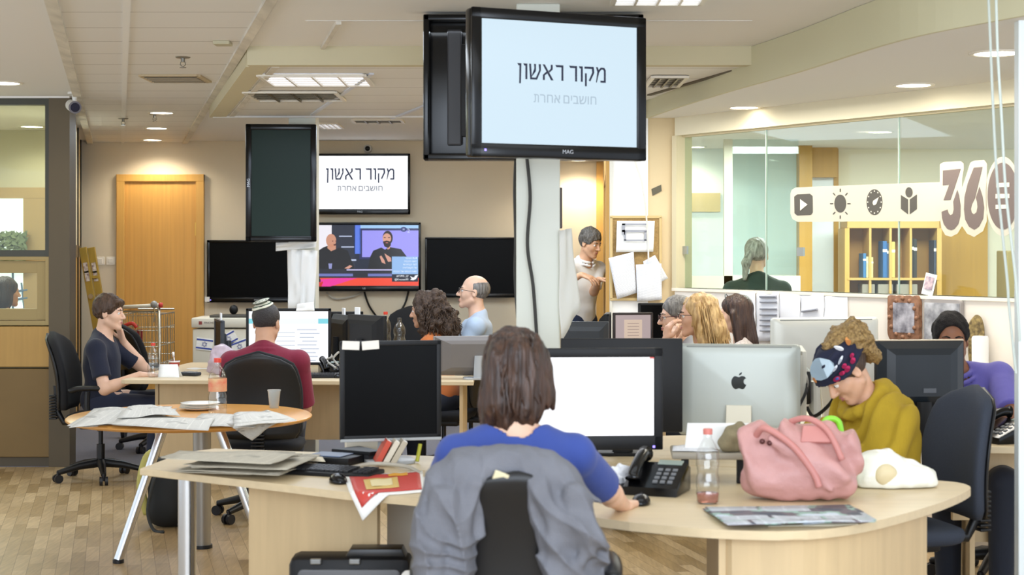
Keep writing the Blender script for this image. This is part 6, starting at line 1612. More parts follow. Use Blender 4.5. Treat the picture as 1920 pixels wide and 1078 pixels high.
x, y = behind(p8); chair('office chair under the blonde woman, hidden by the silver computer', x, y, R(84), top=0.96, arms=False)
x, y = behind(p7); chair('office chair under the grey-haired man in glasses', x, y, R(96), top=0.96, arms=False)
x, y = behind(p11); chair('dark chair behind the man in purple at the right edge', x + 0.12, y + 0.05, R(150), fab=mat('brown_black_fabric', '#2A2322', 0.9), top=0.99, wm=0.50, arms=False, yb=-0.26)
x, y = behind(p13); chair('chair of the person in the glazed office', x, y, R(-30), top=0.95, arms=False)

# ================================================================ THINGS ON THE DESKS
M_paper = mat('white_paper', '#F0EFEA', 0.7)
def newsprint(name, base, ink, sc, dens=0.5, pics=True, fade=0.3, nsc=9, colour=False):
    m = bpy.data.materials.new(name); m.use_nodes = True; nt = m.node_tree; p = nt.nodes['Principled BSDF']; L = nt.links.new
    tc = nt.nodes.new('ShaderNodeTexCoord'); mp = nt.nodes.new('ShaderNodeMapping'); mp.inputs['Scale'].default_value = (sc, sc, sc); L(tc.outputs['UV'], mp.inputs[0])
    b1 = nt.nodes.new('ShaderNodeTexBrick'); b1.inputs['Scale'].default_value = 1; b1.inputs['Brick Width'].default_value = 0.34; b1.inputs['Row Height'].default_value = 0.028; b1.inputs['Mortar Size'].default_value = 0.009
    b1.inputs['Color1'].default_value = (*lin(ink), 1); b1.inputs['Color2'].default_value = (*lin(ink), 1); b1.inputs['Mortar'].default_value = (*lin(base), 1); L(mp.outputs[0], b1.inputs['Vector'])
    b2 = nt.nodes.new('ShaderNodeTexBrick'); b2.inputs['Scale'].default_value = 1; b2.inputs['Brick Width'].default_value = 0.46; b2.inputs['Row Height'].default_value = 0.33; b2.inputs['Mortar Size'].default_value = 0.02
    b2.inputs['Color1'].default_value = (0, 0, 0, 1); b2.inputs['Color2'].default_value = (1, 1, 1, 1); b2.inputs['Mortar'].default_value = (0.5, 0.5, 0.5, 1); L(mp.outputs[0], b2.inputs['Vector'])
    n = nt.nodes.new('ShaderNodeTexNoise'); n.inputs['Scale'].default_value = nsc; n.inputs['Detail'].default_value = 6; L(mp.outputs[0], n.inputs['Vector'])
    rp = nt.nodes.new('ShaderNodeValToRGB'); rp.color_ramp.elements[0].color = (*lin(ink), 1); rp.color_ramp.elements[1].color = (*lin(base), 1); rp.color_ramp.elements[0].position = 0.35; rp.color_ramp.elements[1].position = 0.65; L(n.outputs['Fac'], rp.inputs[0])
    if colour:
        for p_, c_ in ((0.42, '#5A4A52'), (0.5, '#8FB0A0'), (0.56, '#C8D2DC')):
            e_ = rp.color_ramp.elements.new(p_); e_.color = (*lin(c_), 1)
        rp.color_ramp.interpolation = 'CONSTANT'
    gt = nt.nodes.new('ShaderNodeMath'); gt.operation = 'GREATER_THAN'; gt.inputs[1].default_value = dens; bw = nt.nodes.new('ShaderNodeRGBToBW'); L(b2.outputs['Color'], bw.inputs[0]); L(bw.outputs[0], gt.inputs[0])
    mx = nt.nodes.new('ShaderNodeMix'); mx.data_type = 'RGBA'; L(gt.outputs[0], mx.inputs[0]); L(b1.outputs['Color'], mx.inputs[6]); L(rp.outputs[0] if pics else b1.outputs['Color'], mx.inputs[7])
    m2 = nt.nodes.new('ShaderNodeMix'); m2.data_type = 'RGBA'; m2.inputs[0].default_value = fade; L(mx.outputs[2], m2.inputs[6]); m2.inputs[7].default_value = (*lin(base), 1)
    L(m2.outputs[2], p.inputs['Base Color']); p.inputs['Roughness'].default_value = 0.75
    return m
M_news = newsprint('newsprint', '#E9E6DE', '#3A3A3C', 1.5, 0.7, True, 0.28, 5); M_news2 = newsprint('old_newsprint', '#D2CAB6', '#4A453C', 1.5, 0.7, True, 0.3, 5); M_print = newsprint('printed_sheet', '#F2F3F5', '#8A8C94', 1.3, 2.0, False)
M_news3 = newsprint('colour_newsprint', '#E2E6EA', '#20283C', 1.3, 0.3, True, 0.1, 2.2, True)
def sheet_bm(c4, nu=10, nv=8, wob=0.004, seed=0, curl=None, th=0.0012, bm=None, post=None):
    """paper from four corners (a b along u, d c above), gently waved"""
    bm = bm or BM(); uv = bm.loops.layers.uv.verify(); a, b_, c_, d = [Vector(p) for p in c4]; g = []
    n0 = (b_ - a).cross(d - a).normalized()
    for j in range(nv + 1):
        row = []
        for i in range(nu + 1):
            u, v = i / nu, j / nv
            p = a * (1 - u) * (1 - v) + b_ * u * (1 - v) + c_ * u * v + d * (1 - u) * v
            p = p + n0 * wob * float(vnoise(np.float32(u * 3 + seed * 7.3), np.float32(v * 3), np.float32(seed), 2))
            if curl: p = p + curl(u, v)
            if post: p = post(p)
            row.append((bm.verts.new(p), u, v))
        g.append(row)
    for j in range(nv):
        for i in range(nu):
            q = [g[j][i], g[j][i + 1], g[j + 1][i + 1], g[j + 1][i]]; f = bm.faces.new([t[0] for t in q]); f.smooth = True
            for l, t in zip(f.loops, q): l[uv].uv = (t[1], t[2])
    return bm
def sheet(name, label, cat, c4, m, group=None, parent=None, th=0.0012, **k):
    bm = sheet_bm(c4, **k); 
    o = obj(name, bm, m, parent); md = o.modifiers.new('thickness', 'SOLIDIFY'); md.thickness = th; md.offset = 0
    if label: tag(o, label, cat, group)
    return o
ZD = 0.7405
def on_desk(px, py, z=ZD):
    Y = FPX * (CH - z) / (py - HZ); return P(px, py, Y)
def desk_sheet(name, label, cat, pts, m, group=None, z=ZD + 0.002, **k):
    return sheet(name, label, cat, [on_desk(px, py, z) for px, py in pts], m, group, **k)
def folded_paper(label, pts, m, z, layers=3, group=None, name='newspaper', seed=0, wob=0.012, cat='newspaper', step=0.006):
    """a folded newspaper: several pages fanned on each other"""
    o = None
    for k in range(layers):
        d = random.Random(seed * 10 + k); q = [(px + d.uniform(-10, 10), py + d.uniform(-2.5, 2.5)) for px, py in pts]
        zz = z + 0.006 + k * step
        bm = sheet_bm([on_desk(px, py, zz) for px, py in q], wob=wob * 0.6, seed=seed + k * 0.31)
        if o is None:
            base = [on_desk(px, py, zz) for px, py in q]; c = sum(base, Vector()) / 4
            o = thing(name, label, cat, (c.x, c.y, z), 0, group)
        bmesh.ops.translate(bm, verts=bm.verts[:], vec=-Vector(o.location))
        s_ = obj('page', bm, m, o); md = s_.modifiers.new('thickness', 'SOLIDIFY'); md.thickness = 0.0018; md.offset = 0
    return o
M_pet = glass_mat('clear_plastic', (0.985, 0.99, 0.988), 0.10); M_capr = mat('red_cap', '#D2402E', 0.4); M_label = mat('bottle_label', '#E8D9B0', 0.5)
def bottle(label, px, py, Y, h, r, cap=None, band=None, liquid=None, z=ZD, lab_c=None, group='plastic bottles'):
    p = P(px, py, Y); o = thing('bottle', label, 'bottle', (p.x, Y, z), 0, group)
    prof = [(0, 0.002), (r * 0.72, 0.0), (r * 0.95, 0.008), (r, 0.03), (r, h * 0.16), (r * 0.93, h * 0.19), (r, h * 0.22), (r, h * 0.34), (r * 0.88, h * 0.40), (r * 0.9, h * 0.46), (r, h * 0.52), (r, h * 0.62), (r * 0.9, h * 0.71), (r * 0.62, h * 0.80), (r * 0.36, h * 0.87), (r * 0.33, h * 0.93)]
    if not cap: prof += [(r * 0.34, h * 0.97), (r * 0.33, h), (0, h)]
    obj('plastic', lathe(BM(), prof + ([] if not cap else [(r * 0.33, h * 0.94), (0, h * 0.94)]), 28), M_pet, o, True)
    if cap: obj('cap', lathe(BM(), [(0, h * 0.925), (r * 0.40, h * 0.925), (r * 0.41, h * 0.99), (r * 0.38, h), (0, h)], 20), cap, o, 40)
    if lab_c: obj('label_band', lathe(BM(), [(r * 1.012, h * 0.42), (r * 1.015, h * 0.44), (r * 1.015, h * 0.64), (r * 1.0, h * 0.65)], 28, cap=False), lab_c, o, True)
    if liquid: obj('drink', lathe(BM(), [(0, 0.006), (r * 0.9, 0.006), (r * 0.94, 0.03), (r * 0.94, h * 0.14), (0, h * 0.145)], 24), liquid, o, True)
    return o
def keyboard(label, px, py, rz, w=0.44, d=0.15, Y=None, z=ZD, group='keyboards'):
    p = on_desk(px, py, z) if Y is None else P(px, py, Y); o = thing('keyboard', label, 'keyboard', (p.x, p.y, z), rz, group)
    obj('base', box(BM(), (0, 0, 0.010), (w, d, 0.018), 0.006, (R(3), 0, 0)), M_matblk, o, 40)
    b = BM()
    for j in range(5):
        for i in range(18):
            if 14 <= i < 15: continue
            box(b, (-w * 0.46 + w * 0.92 * (i + 0.5) / 18, -d * 0.38 + d * 0.76 * (j + 0.5) / 5, 0.021 + j * 0.0014), (w * 0.043, d * 0.12, 0.007))
    obj('keys', b, mat('dark_keys', '#26272A', 0.35), o); return o
def mouse(label, px, py, rz, m=None, z=ZD):
    p = on_desk(px, py, z); o = thing('computer_mouse', label, 'mouse', (p.x, p.y, z), rz, 'computer mice')
    F = Field((-.05, -.075, -.01), (.05, .075, .05), 0.004); F.ell((0, 0, 0.006), (0.032, 0.058, 0.030)); F.plane((0, 0, 0.001), (0, 0, -1)); F.obj('shell', m or M_gloss, o)
    b = BM(); tube(b, [(0, 0.018, 0.034), (0, 0.038, 0.027)], 0.005, 8); obj('scroll_wheel', b, M_matblk, o, True); return o
def phone(label, px, py, Y, rz, sc=1.0, z=ZD, m=None):
    p = P(px, py, Y); o = thing('desk_phone', label, 'phone', (p.x, Y, z), rz, 'desk phones'); m = m or M_gloss
    b = BM(); prism(b, [(-0.10 * sc, 0), (0.10 * sc, 0), (0.10 * sc, 0.085 * sc), (0.06 * sc, 0.10 * sc), (-0.10 * sc, 0.03 * sc)], -0.10 * sc, 0.10 * sc, 'YZ', 0.008); obj('base', b, m, o, 35)
    b = BM(); tube(b, spline([(-0.065 * sc, -0.085 * sc, 0.055 * sc), (-0.065 * sc, -0.06 * sc, 0.085 * sc), (-0.065 * sc, 0.03 * sc, 0.125 * sc), (-0.065 * sc, 0.08 * sc, 0.125 * sc)], 4), [0.03 * sc] + [0.021 * sc] * 11 + [0.03 * sc], 12); obj('handset', b, m, o, True)
    b = BM()
    for i in range(3):
        for j in range(4): box(b, (0.01 * sc + 0.027 * i * sc, (-0.065 + 0.026 * j) * sc, (0.046 + 0.0105 * j) * sc), (0.018 * sc, 0.016 * sc, 0.01 * sc), 0.002, (R(22), 0, 0))
    obj('keypad', b, mat('grey_buttons', '#6E7072', 0.4), o); obj('display', box(BM(), (0.035 * sc, 0.062 * sc, 0.099 * sc), (0.09 * sc, 0.035 * sc, 0.006), 0.002, (R(18), 0, 0)), mat('lcd_grey', '#8E9A90', 0.3), o)
    return o

# -- nearest desk, left wing
g = 'newspapers on the left wing of the nearest desk'
folded_paper('bottom folded newspaper of the stack on the left wing of the nearest desk', [(335, 882), (520, 889), (590, 868), (400, 862)], M_news2, ZD, 5, g, seed=1, step=0.004)
folded_paper('middle folded newspaper of the stack on the left wing of the nearest desk', [(350, 872), (545, 876), (600, 855), (400, 852)], M_news2, ZD + 0.028, 5, g, seed=2, step=0.004)
folded_paper('top folded newspaper of the stack on the left wing of the nearest desk', [(310, 858), (500, 868), (560, 850), (345, 846)], M_news2, ZD + 0.054, 5, g, seed=3, step=0.004)
desk_sheet('paper_sheet', 'cream sheet of paper behind the newspaper stack on the nearest desk', 'paper', [(500, 858), (610, 866), (600, 850), (520, 847)], mat('cream_paper', '#E3D8BE', 0.7), z=ZD + 0.03)
o = thing('notebook', 'black notebook with a bluish cover beside the newspapers on the nearest desk', 'notebook', tuple(on_desk(628, 868)), R(-22))
obj('pages', box(BM(), (0, 0, 0.016), (0.20, 0.15, 0.03), 0.003), M_matblk, o, 40); obj('cover', box(BM(), (-0.02, 0.0, 0.034), (0.15, 0.12, 0.005), 0.002), mat('bluish_cover', '#5F6C86', 0.35), o)
o = thing('notebook', 'black folder sticking out under the bluish notebook cover', 'notebook', tuple(on_desk(672, 862)), R(-30)); obj('cover', prism(BM(), [(-0.10, -0.05), (0.10, -0.06), (0.12, 0.0), (-0.06, 0.09)], 0.03, 0.045, 'XY', 0.003), M_matblk, o)
obj('pages', prism(BM(), [(-0.095, -0.045), (0.09, -0.055), (0.11, 0.0), (-0.055, 0.085)], 0.002, 0.03, 'XY'), mat('dark_pages', '#2A2A2C', 0.6), o)
keyboard('black keyboard on the left wing of the nearest desk', 620, 889, R(-22), 0.40, 0.14)
mouse('black mouse in front of the keyboard, left of the red magazine', 634, 905, R(20))
eA, eB = Vector((-0.604, 5.735, 0)), Vector((-0.25, 5.54, 0)); en = (eB - eA).normalized(); en = Vector((en.y, -en.x, 0))
def droop(p):
    d = (p - eA).dot(en) - 0.004
    return p if d < 0 else p - en * (d * 0.62) + Vector((0, 0, -d * 0.80))
e0, e1, e2, e3 = P(0, 0, 1), on_desk(797, 922, 0.744), on_desk(792, 884, 0.744), on_desk(645, 893, 0.744)
e0 = Vector((-0.56, 5.575, 0.744))
mg = sheet('magazine', 'red magazine with a white border hanging over the front edge of the nearest desk', 'magazine', [e0, e1, e2, e3], M_paper, post=droop, th=0.004, wob=0.002, nu=16, nv=16)
def inset(c4, u0, u1, v0, v1):
    a, b_, c_, d = [Vector(p) for p in c4]; f = lambda u, v: a * (1 - u) * (1 - v) + b_ * u * (1 - v) + c_ * u * v + d * (1 - u) * v
    return [f(u0, v0), f(u1, v0), f(u1, v1), f(u0, v1)]
def lift(q, dz): return [p + Vector((0, 0, dz)) for p in q]
def part_sheet(nm, c4, u0, u1, v0, v1, m, dz, par, crv):
    q = lift(inset(c4, u0, u1, v0, v1), dz)
    return sheet(nm, None, None, q, m, None, par, post=lambda p: droop(p) - Vector((0, dz * 0.7, 0)) * (1 if (p - eA).dot(en) > 0 else 0), th=0.001, wob=0.002, nu=14, nv=14)
part_sheet('red_cover', [e0, e1, e2, e3], 0.06, 0.96, 0.08, 0.92, mat('red_cover_print', '#C8443A', 0.5), 0.004, mg, None)
part_sheet('cover_picture', [e0, e1, e2, e3], 0.22, 0.66, 0.22, 0.70, mat('yellow_cover_print', '#D9B86A', 0.5), 0.0065, mg, None)
part_sheet('cover_caption', [e0, e1, e2, e3], 0.30, 0.58, 0.32, 0.62, mat('cream_cover_print', '#E8D9A8', 0.5), 0.009, mg, None)
part_sheet('masthead', [e0, e1, e2, e3], 0.55, 0.80, 0.78, 0.90, mat('gold_print', '#E0A23A', 0.5), 0.0065, mg, None)
desk_sheet('paper_sheet', 'white paper half under the grey jacket, right of the red magazine', 'paper', [(775, 918), (850, 926), (850, 892), (780, 896)], M_paper)
tag(obj('paper_box', box(BM(), tuple(on_desk(676, 858) + Vector((0, 0.12, 0.042))), (0.15, 0.10, 0.08), 0.004, (0, 0, R(10))), mat('off_white_card', '#D9D2C2', 0.7)), 'off-white box under the black square monitor', 'box')
for k, (px, c_, lab, tl) in enumerate(((708, '#C24A34', 'red book leaning under the black square monitor', 28), (722, '#D6CCB8', 'cream book leaning right of the red one under the monitor', 30), (736, '#B9AE98', 'greyish book leaning against the monitor foot', 30))):
    q = on_desk(px, 868); o = thing('book', lab, 'book', (q.x, q.y - 0.05, ZD + 0.012), 0, 'books leaning under the monitor'); o.rotation_euler = (0, R(tl), R(10))
    obj('cover', box(BM(), (0, 0, 0.05), (0.022, 0.12, 0.10), 0.002), mat('book_%s' % c_, c_, 0.5), o); obj('pages', box(BM(), (0, 0.003, 0.052), (0.016, 0.12, 0.10)), M_paper, o)
b = BM(); tube(b, spline([on_desk(655, 884) + Vector((0, 0, .012)), on_desk(700, 876) + Vector((0, 0, .014)), on_desk(760, 880) + Vector((0, 0, .012)), on_desk(790, 892) + Vector((0, 0, .008))], 8), 0.008, 8)
tag(obj('cable', b, mat('light_grey_cable', '#B8B2A4', 0.5)), 'thick pale grey cable curving in front of the black square monitor', 'cable')
b = BM(); q = on_desk(782, 868); tube(b, [q + Vector((0, 0, 0.006)), q + Vector((0.012, 0.02, 0.075))], 0.008, 10)
tag(obj('marker_pen', b, mat('yellow_green_pen', '#A9A830', 0.4)), 'yellow-green marker standing right of the monitor foot', 'pen')
# -- nearest desk, right half
M_tissue = mat('crumpled_tissue', '#E4E6EA', 0.8)
F = Field((-.09, -.07, -.01), (.09, .07, .12), 0.005); F.ell((0, 0, 0.03), (0.058, 0.04, 0.035)); F.ell((0.02, 0, 0.055), (0.03, 0.03, 0.035)); F.cone((0.0, 0, 0.04), (0.015, 0, 0.085), 0.02, 0.006); F.noise(0.012, (38, 38, 38), 2); F.noise(0.007, (80, 80, 80), 3); F.plane((0, 0, 0.002), (0, 0, -1))
o = F.obj('tissue', M_tissue); o.location = on_desk(1155, 918); tag(o, 'crumpled white tissue beside the hand of the woman in blue', 'tissue')
phone('black desk phone with its handset up, right of the blank white monitor', 1232, 880, 5.72, R(-20), 1.0)
keyboard('black keyboard in front of the blank white monitor', 1120, 912, R(4), 0.42, 0.14, Y=5.72)
mouse('dark mouse under the hand of the woman in blue', 1202, 945, R(-10))
o = thing('monitor_riser', 'low grey shelf with dark legs holding a white card, behind the bottle', 'shelf', tuple(on_desk(1335, 905)), R(-4))
obj('shelf_board', box(BM(), (0, 0.06, 0.105), (0.30, 0.24, 0.024), 0.006), mat('warm_grey_shelf', '#9C9484', 0.5), o, 40)
for sx in (-0.10, 0.105): obj('leg', box(BM(), (sx, 0.0, 0.047), (0.028, 0.03, 0.094), 0.003), M_matblk, o)
zr = ZD + 0.118; q = on_desk(1335, 905); 
pt = lambda px, py: P(px, py, q.y + 0.07)
sheet('tent_card', 'white folded card standing on the grey shelf in front of the silver computer', 'card', [pt(1283, 850), pt(1400, 850), pt(1405, 793), pt(1289, 793)], M_paper, th=0.002, wob=0.001)
sheet('printed_leaflet', 'pale printed leaflet lying under the white card on the grey shelf', 'leaflet', [Vector((q.x - 0.15, q.y - 0.02, zr + 0.003)), Vector((q.x + 0.02, q.y - 0.03, zr + 0.003)), Vector((q.x + 0.0, q.y + 0.14, zr + 0.003)), Vector((q.x - 0.13, q.y + 0.14, zr + 0.003))], M_print)
F = Field((-.09, -.09, -.01), (.09, .09, .13), 0.006); F.ell((0, 0, 0.045), (0.05, 0.045, 0.05)); F.cone((-0.03, -0.02, 0.03), (0.02, 0.0, 0.10), 0.03, 0.012); F.cone((0.02, 0, 0.05), (0.05, 0.02, 0.085), 0.02, 0.01); F.noise(0.008, (30, 30, 30), 2); F.plane((0, 0, 0.001), (0, 0, -1))
o = F.obj('cloth_pouch', mat('khaki_cloth', '#857A5E', 0.9, noise=0.2, scale=(30, 30, 30))); o.location = (PX(1376, q.y + 0.0), q.y - 0.005, zr); tag(o, 'khaki cloth pouch squeezed between the white card and the pink bag', 'pouch')
bottle('clear bottle with a little pink drink standing on the nearest desk', 1327, 945, 5.47, 0.255, 0.040, mat('faded_red_cap', '#C9766A', 0.5), liquid=mat('pink_drink', '#C98878', 0.15, trans=0.5), lab_c=None)
b = BM(); 
# pink bag
bp = on_desk(1497, 940); YB = bp.y + 0.06
bag = thing('handbag', 'slouchy pink leather bag on the nearest desk', 'bag', (PX(1497, YB), YB, ZD), R(-6))
F = Field((-.29, -.19, -.02), (.29, .19, .34), 0.0065)
F.box((0, 0, 0.12), (0.195, 0.085, 0.115), None, 0.06, 0.02); F.cone((-0.17, 0.0, 0.19), (0.09, 0.0, 0.235), 0.05, 0.05, 0.05); F.ell((0.0, -0.05, 0.10), (0.19, 0.07, 0.09), None, 0.05); F.cone((0.10, 0, 0.22), (0.16, 0.0, 0.17), 0.045, 0.05, 0.05)
F.cone((-0.10, -0.085, 0.21), (0.10, -0.115, 0.05), 0.010, 0.010, 0.02); F.cone((0.03, -0.08, 0.21), (0.15, -0.11, 0.09), 0.010, 0.010, 0.02)
def bagfold(x, y, z): return 0.017 * np.sin(x * 34 + z * 26 + 5 * vnoise(x * 7, y * 7, z * 7, 4)) * np.clip((z - 0.02) / 0.12, 0.15, 1) + 0.006 * vnoise(x * 30, y * 30, z * 30, 6)
F.warp(bagfold, 0.06); F.plane((0, 0, 0.002), (0, 0, -1))
M_pink = mat('pink_leather', '#C08F89', 0.5, noise=0.08, scale=(7, 7, 7), bump=0.25, bscale=(60, 60, 60))
F.obj('bag_body', M_pink, bag)
b = BM(); tube(b, spline([(-0.15, -0.05, 0.22), (-0.12, -0.10, 0.255), (-0.03, -0.12, 0.20), (0.04, -0.13, 0.11), (0.06, -0.135, 0.06)], 6), 0.012, 10); tube(b, spline([(-0.05, 0.02, 0.255), (0.02, -0.05, 0.285), (0.09, -0.09, 0.25), (0.14, -0.11, 0.15)], 6), 0.011, 10)
obj('strap', b, mat('rose_leather', '#C08078', 0.5), bag, True)
b = BM(); prism(b, [(-0.02, 0.0), (0.09, 0.0), (0.075, 0.06), (-0.01, 0.06)], -0.012, 0.012, 'XZ', 0.006); b.transform(Matrix.Translation((0.02, -0.09, 0.205)) @ Matrix.Rotation(R(-25), 4, 'X')); obj('flap', b, mat('rose_leather', '#C08078', 0.5), bag, 40)
b = BM(); 
for px_, pz_ in ((-0.13, 0.21), (-0.105, 0.205)): bmesh.ops.create_uvsphere(b, u_segments=12, v_segments=8, radius=0.010, matrix=Matrix.Translation((px_, -0.105, pz_)))
obj('stud', b, mat('dark_stud', '#5A3230', 0.3, metal=0.4), bag, True)
b = BM(); q = P(1556, 800, bp.y + 0.28); tube(b, [Vector((q.x, q.y, ZD + 0.01)), Vector((q.x, q.y, q.z - 0.012))], 0.034, 20); o = thing('water_bottle', 'bright green lidded bottle standing behind the pink bag', 'bottle', (q.x, q.y, ZD))
b.transform(Matrix.Translation((-q.x, -q.y, -ZD))); obj('bottle_body', b, mat('lime_plastic_clear', '#B8DC8A', 0.2), o, 40)
b = BM(); tube(b, spline([(-0.03, 0, q.z - ZD - 0.01), (-0.01, 0, q.z - ZD + 0.028), (0.03, 0, q.z - ZD + 0.02), (0.042, 0, q.z - ZD - 0.03)], 6), 0.011, 10); obj('carry_loop', b, mat('lime_plastic', '#8CD83A', 0.35), o, True)
# white plastic bag
wp = on_desk(1672, 913); F = Field((-.21, -.15, -.01), (.21, .15, .20), 0.006)
F.ell((-0.05, 0, 0.05), (0.10, 0.09, 0.085)); F.ell((0.06, 0.0, 0.035), (0.11, 0.08, 0.055), None, 0.05); F.cone((0.06, 0, 0.03), (0.155, -0.02, 0.008), 0.04, 0.006, 0.04); F.noise(0.012, (14, 14, 14), 2); F.noise(0.007, (36, 36, 36), 3); F.plane((0, 0, 0.002), (0, 0, -1))
o = thing('carrier_bag', 'crumpled white plastic bag lying right of the pink bag', 'bag', (wp.x, wp.y + 0.02, ZD)); F.obj('plastic', mat('white_carrier_plastic', '#F0EFE2', 0.35, bump=0.4, bscale=(30, 30, 30)), o)
b = BM(); F2 = Field((-.1, -.13, 0), (.06, -.03, .12), 0.006); F2.ell((-0.035, -0.072, 0.05), (0.045, 0.025, 0.04)); F2.noise(0.006, (30, 30, 30), 5); F2.obj('printed_area', mat('beige_print', '#D9C9A0', 0.5), o); b.free()
folded_paper('glossy colour newspaper at the front edge of the nearest desk, before the pink bag', [(1368, 985), (1640, 979), (1590, 948), (1318, 951)], M_news3, ZD, 3, None, seed=9)
desk_sheet('paper_sheet', 'cream folded sheet under the right end of the colour newspaper', 'paper', [(1440, 988), (1610, 984), (1600, 974), (1440, 976)], mat('cream_paper', '#E3D8BE', 0.7), z=ZD + 0.003)
# cables behind the nearest desk
b = BM(); tube(b, spline([(1.31, 7.2, 1.08), (1.30, 7.05, 1.0), (1.22, 6.95, 0.86), (1.24, 6.85, 0.78), (1.36, 6.72, 0.76)], 8), 0.007, 8); tag(obj('cable', b, M_plast), 'black cable dropping from the edge-on white-cased monitor', 'cable')
b = BM(); tube(b, spline([(1.33, 7.22, 0.90), (1.36, 7.2, 0.86), (1.42, 7.15, 0.92), (1.45, 7.1, 1.0)], 8), 0.008, 8); tag(obj('cable', b, M_plast), 'short black cable with a plug beside the edge-on white-cased monitor', 'cable')

# -- grey jacket over the foreground chair
YJ = c3.location.y - 0.235 - 0.075; kx = FPX / YJ
J = lambda px, py, dy=0.0: vec(PX(px, YJ) , YJ + dy, PZ(py, YJ))
F = Field((PX(745, YJ), YJ - 0.17, 0.42), (PX(1165, YJ), YJ + 0.24, 1.10), 0.005)
pxr = lambda r: r / kx
top = [(828, 930), (842, 895), (872, 872), (945, 862), (1010, 872), (1055, 905), (1078, 945)]
for a, b_ in zip(top[:-1], top[1:]): F.cone(J(*a, 0.03), J(*b_, 0.03), pxr(26), pxr(26), 0.03); F.cone(J(*a, 0.10), J(*b_, 0.10), pxr(22), pxr(22), 0.03)
for a, b_, r1, r2 in (((840, 905), (822, 1000), 36, 44), ((822, 1000), (806, 1180), 44, 48), ((872, 890), (862, 1000), 36, 34), ((850, 960), (845, 1060), 40, 42), ((845, 1060), (838, 1200), 42, 44), ((880, 890), (895, 985), 26, 22),
        ((1058, 915), (1085, 1000), 34, 42), ((1085, 1000), (1098, 1040), 42, 34), ((1020, 890), (1030, 1000), 34, 36), ((1000, 895), (996, 975), 22, 20), ((1040, 960), (1062, 1070), 42, 44), ((1062, 1070), (1070, 1200), 44, 44), ((930, 875), (980, 872), 26, 26)):
    F.cone(J(*a), J(*b_), pxr(r1), pxr(r2), 0.045)
for a, b, r1, r2 in (((1072, 930), (1108, 998), 30, 32), ((1108, 998), (1088, 1046), 32, 24), ((836, 930), (808, 1020), 32, 36), ((808, 1020), (818, 1130), 36, 34), ((886, 905), (868, 1010), 20, 18), ((1012, 905), (1040, 1015), 20, 18)): F.cone(J(*a, -0.045), J(*b, -0.05), pxr(r1), pxr(r2), 0.012)
def jfold(x, y, z):
    n = vnoise(x * 4, y * 4, z * 4, 8); a = np.abs(np.sin(x * 21 + z * 5 + 4 * n)); b_ = np.sin(z * 26 - x * 20 + 5 * vnoise(x * 5 + 3, y * 5, z * 5, 5))
    low = np.clip((1.02 - z) / 0.16, 0.22, 1)
    c_ = np.abs(np.sin(z * 22 + x * 26 + 5 * vnoise(x * 6, y * 6 + 9, z * 6, 12)))
    return (0.030 * a ** 0.7 - 0.018 + 0.006 * b_ + 0.016 * c_ ** 0.6 - 0.009) * low + 0.005 * vnoise(x * 16, y * 16, z * 10, 3) + 0.0025 * vnoise(x * 45, y * 45, z * 30, 4)
F.warp(jfold, 0.05)
F.cone(J(948, 935, -0.1), J(948, 1250, -0.1), pxr(42), pxr(70), 0.01, 'sub'); F.cone(J(948, 935, 0.03), J(948, 1250, 0.03), pxr(42), pxr(66), 0.01, 'sub')
jk = thing('jacket', 'grey jacket draped over the back of the foreground chair', 'jacket', (c3.location.x, YJ, 0.5)); o = F.obj('jacket_cloth', mat('grey_jacket_cloth', '#6C6D73', 0.8, noise=0.10, scale=(9, 9, 9), bump=0.3, bscale=(200, 200, 200)), jk); o.location = -Vector(jk.location)
b = BM(); q = J(938, 893, -0.05); box(b, tuple(q - np.array(jk.location)), (0.042, 0.006, 0.042), 0.002, (R(20), R(20), 0)); obj('neck_tag', b, mat('cream_tag', '#D8CDA8', 0.6), jk)

# -- round table
def on_table(px, py, z=0.7405): return on_desk(px, py, z)
g = 'newspapers on the round table'
folded_paper('newspaper hanging over the left rim of the round table', [(128, 800), (300, 786), (330, 764), (180, 768)], M_news, ZD, 2, g, seed=21, wob=0.02)
folded_paper('open newspaper at the near rim of the round table', [(205, 797), (395, 806), (405, 784), (240, 777)], M_news, ZD + 0.014, 2, g, seed=22, wob=0.014)
folded_paper('newspaper standing up in a small peak at the far left of the round table', [(215, 780), (330, 776), (300, 762), (240, 760)], M_news, ZD + 0.026, 2, g, seed=23, wob=0.03)
folded_paper('newspaper in the middle of the round table under the big bottle', [(350, 796), (480, 800), (500, 778), (375, 775)], M_news, ZD, 2, g, seed=24, wob=0.010)
folded_paper('newspaper beneath the clear cup at the right of the round table', [(440, 800), (555, 790), (510, 770), (445, 776)], M_news, ZD + 0.014, 2, g, seed=25, wob=0.014)
q0 = [on_table(430, 800, ZD + 0.03), on_table(545, 788, ZD + 0.03), P(505, 800, 8.0), P(470, 826, 7.9)]
sheet('newspaper', 'newspaper page drooping over the near right rim of the round table', 'newspaper', [P(472, 826, 7.82), P(512, 796, 7.9), on_table(540, 784, ZD + 0.032), on_table(425, 794, ZD + 0.032)], M_news, g, wob=0.012)
for k in range(3):
    p = on_table(373, 768); o = thing('paper_plate', ('lowest of three stacked white plates behind the newspapers', 'middle of three stacked white plates behind the newspapers', 'topmost of three stacked white plates behind the newspapers')[k], 'plate', (p.x + 0.004 * k, p.y, ZD + 0.001 + k * 0.012), 0, 'stack of white plates')
    obj('plate', lathe(BM(), [(0, 0), (0.065, 0), (0.105, 0.012), (0.107, 0.014), (0.066, 0.003), (0, 0.003)], 32), mat('white_plate', '#EFEAE0', 0.5), o, True)
M_lab2 = mat('red_green_label', '#D8C890', 0.5, c2='#D8483A', scale=(9, 9, 14))
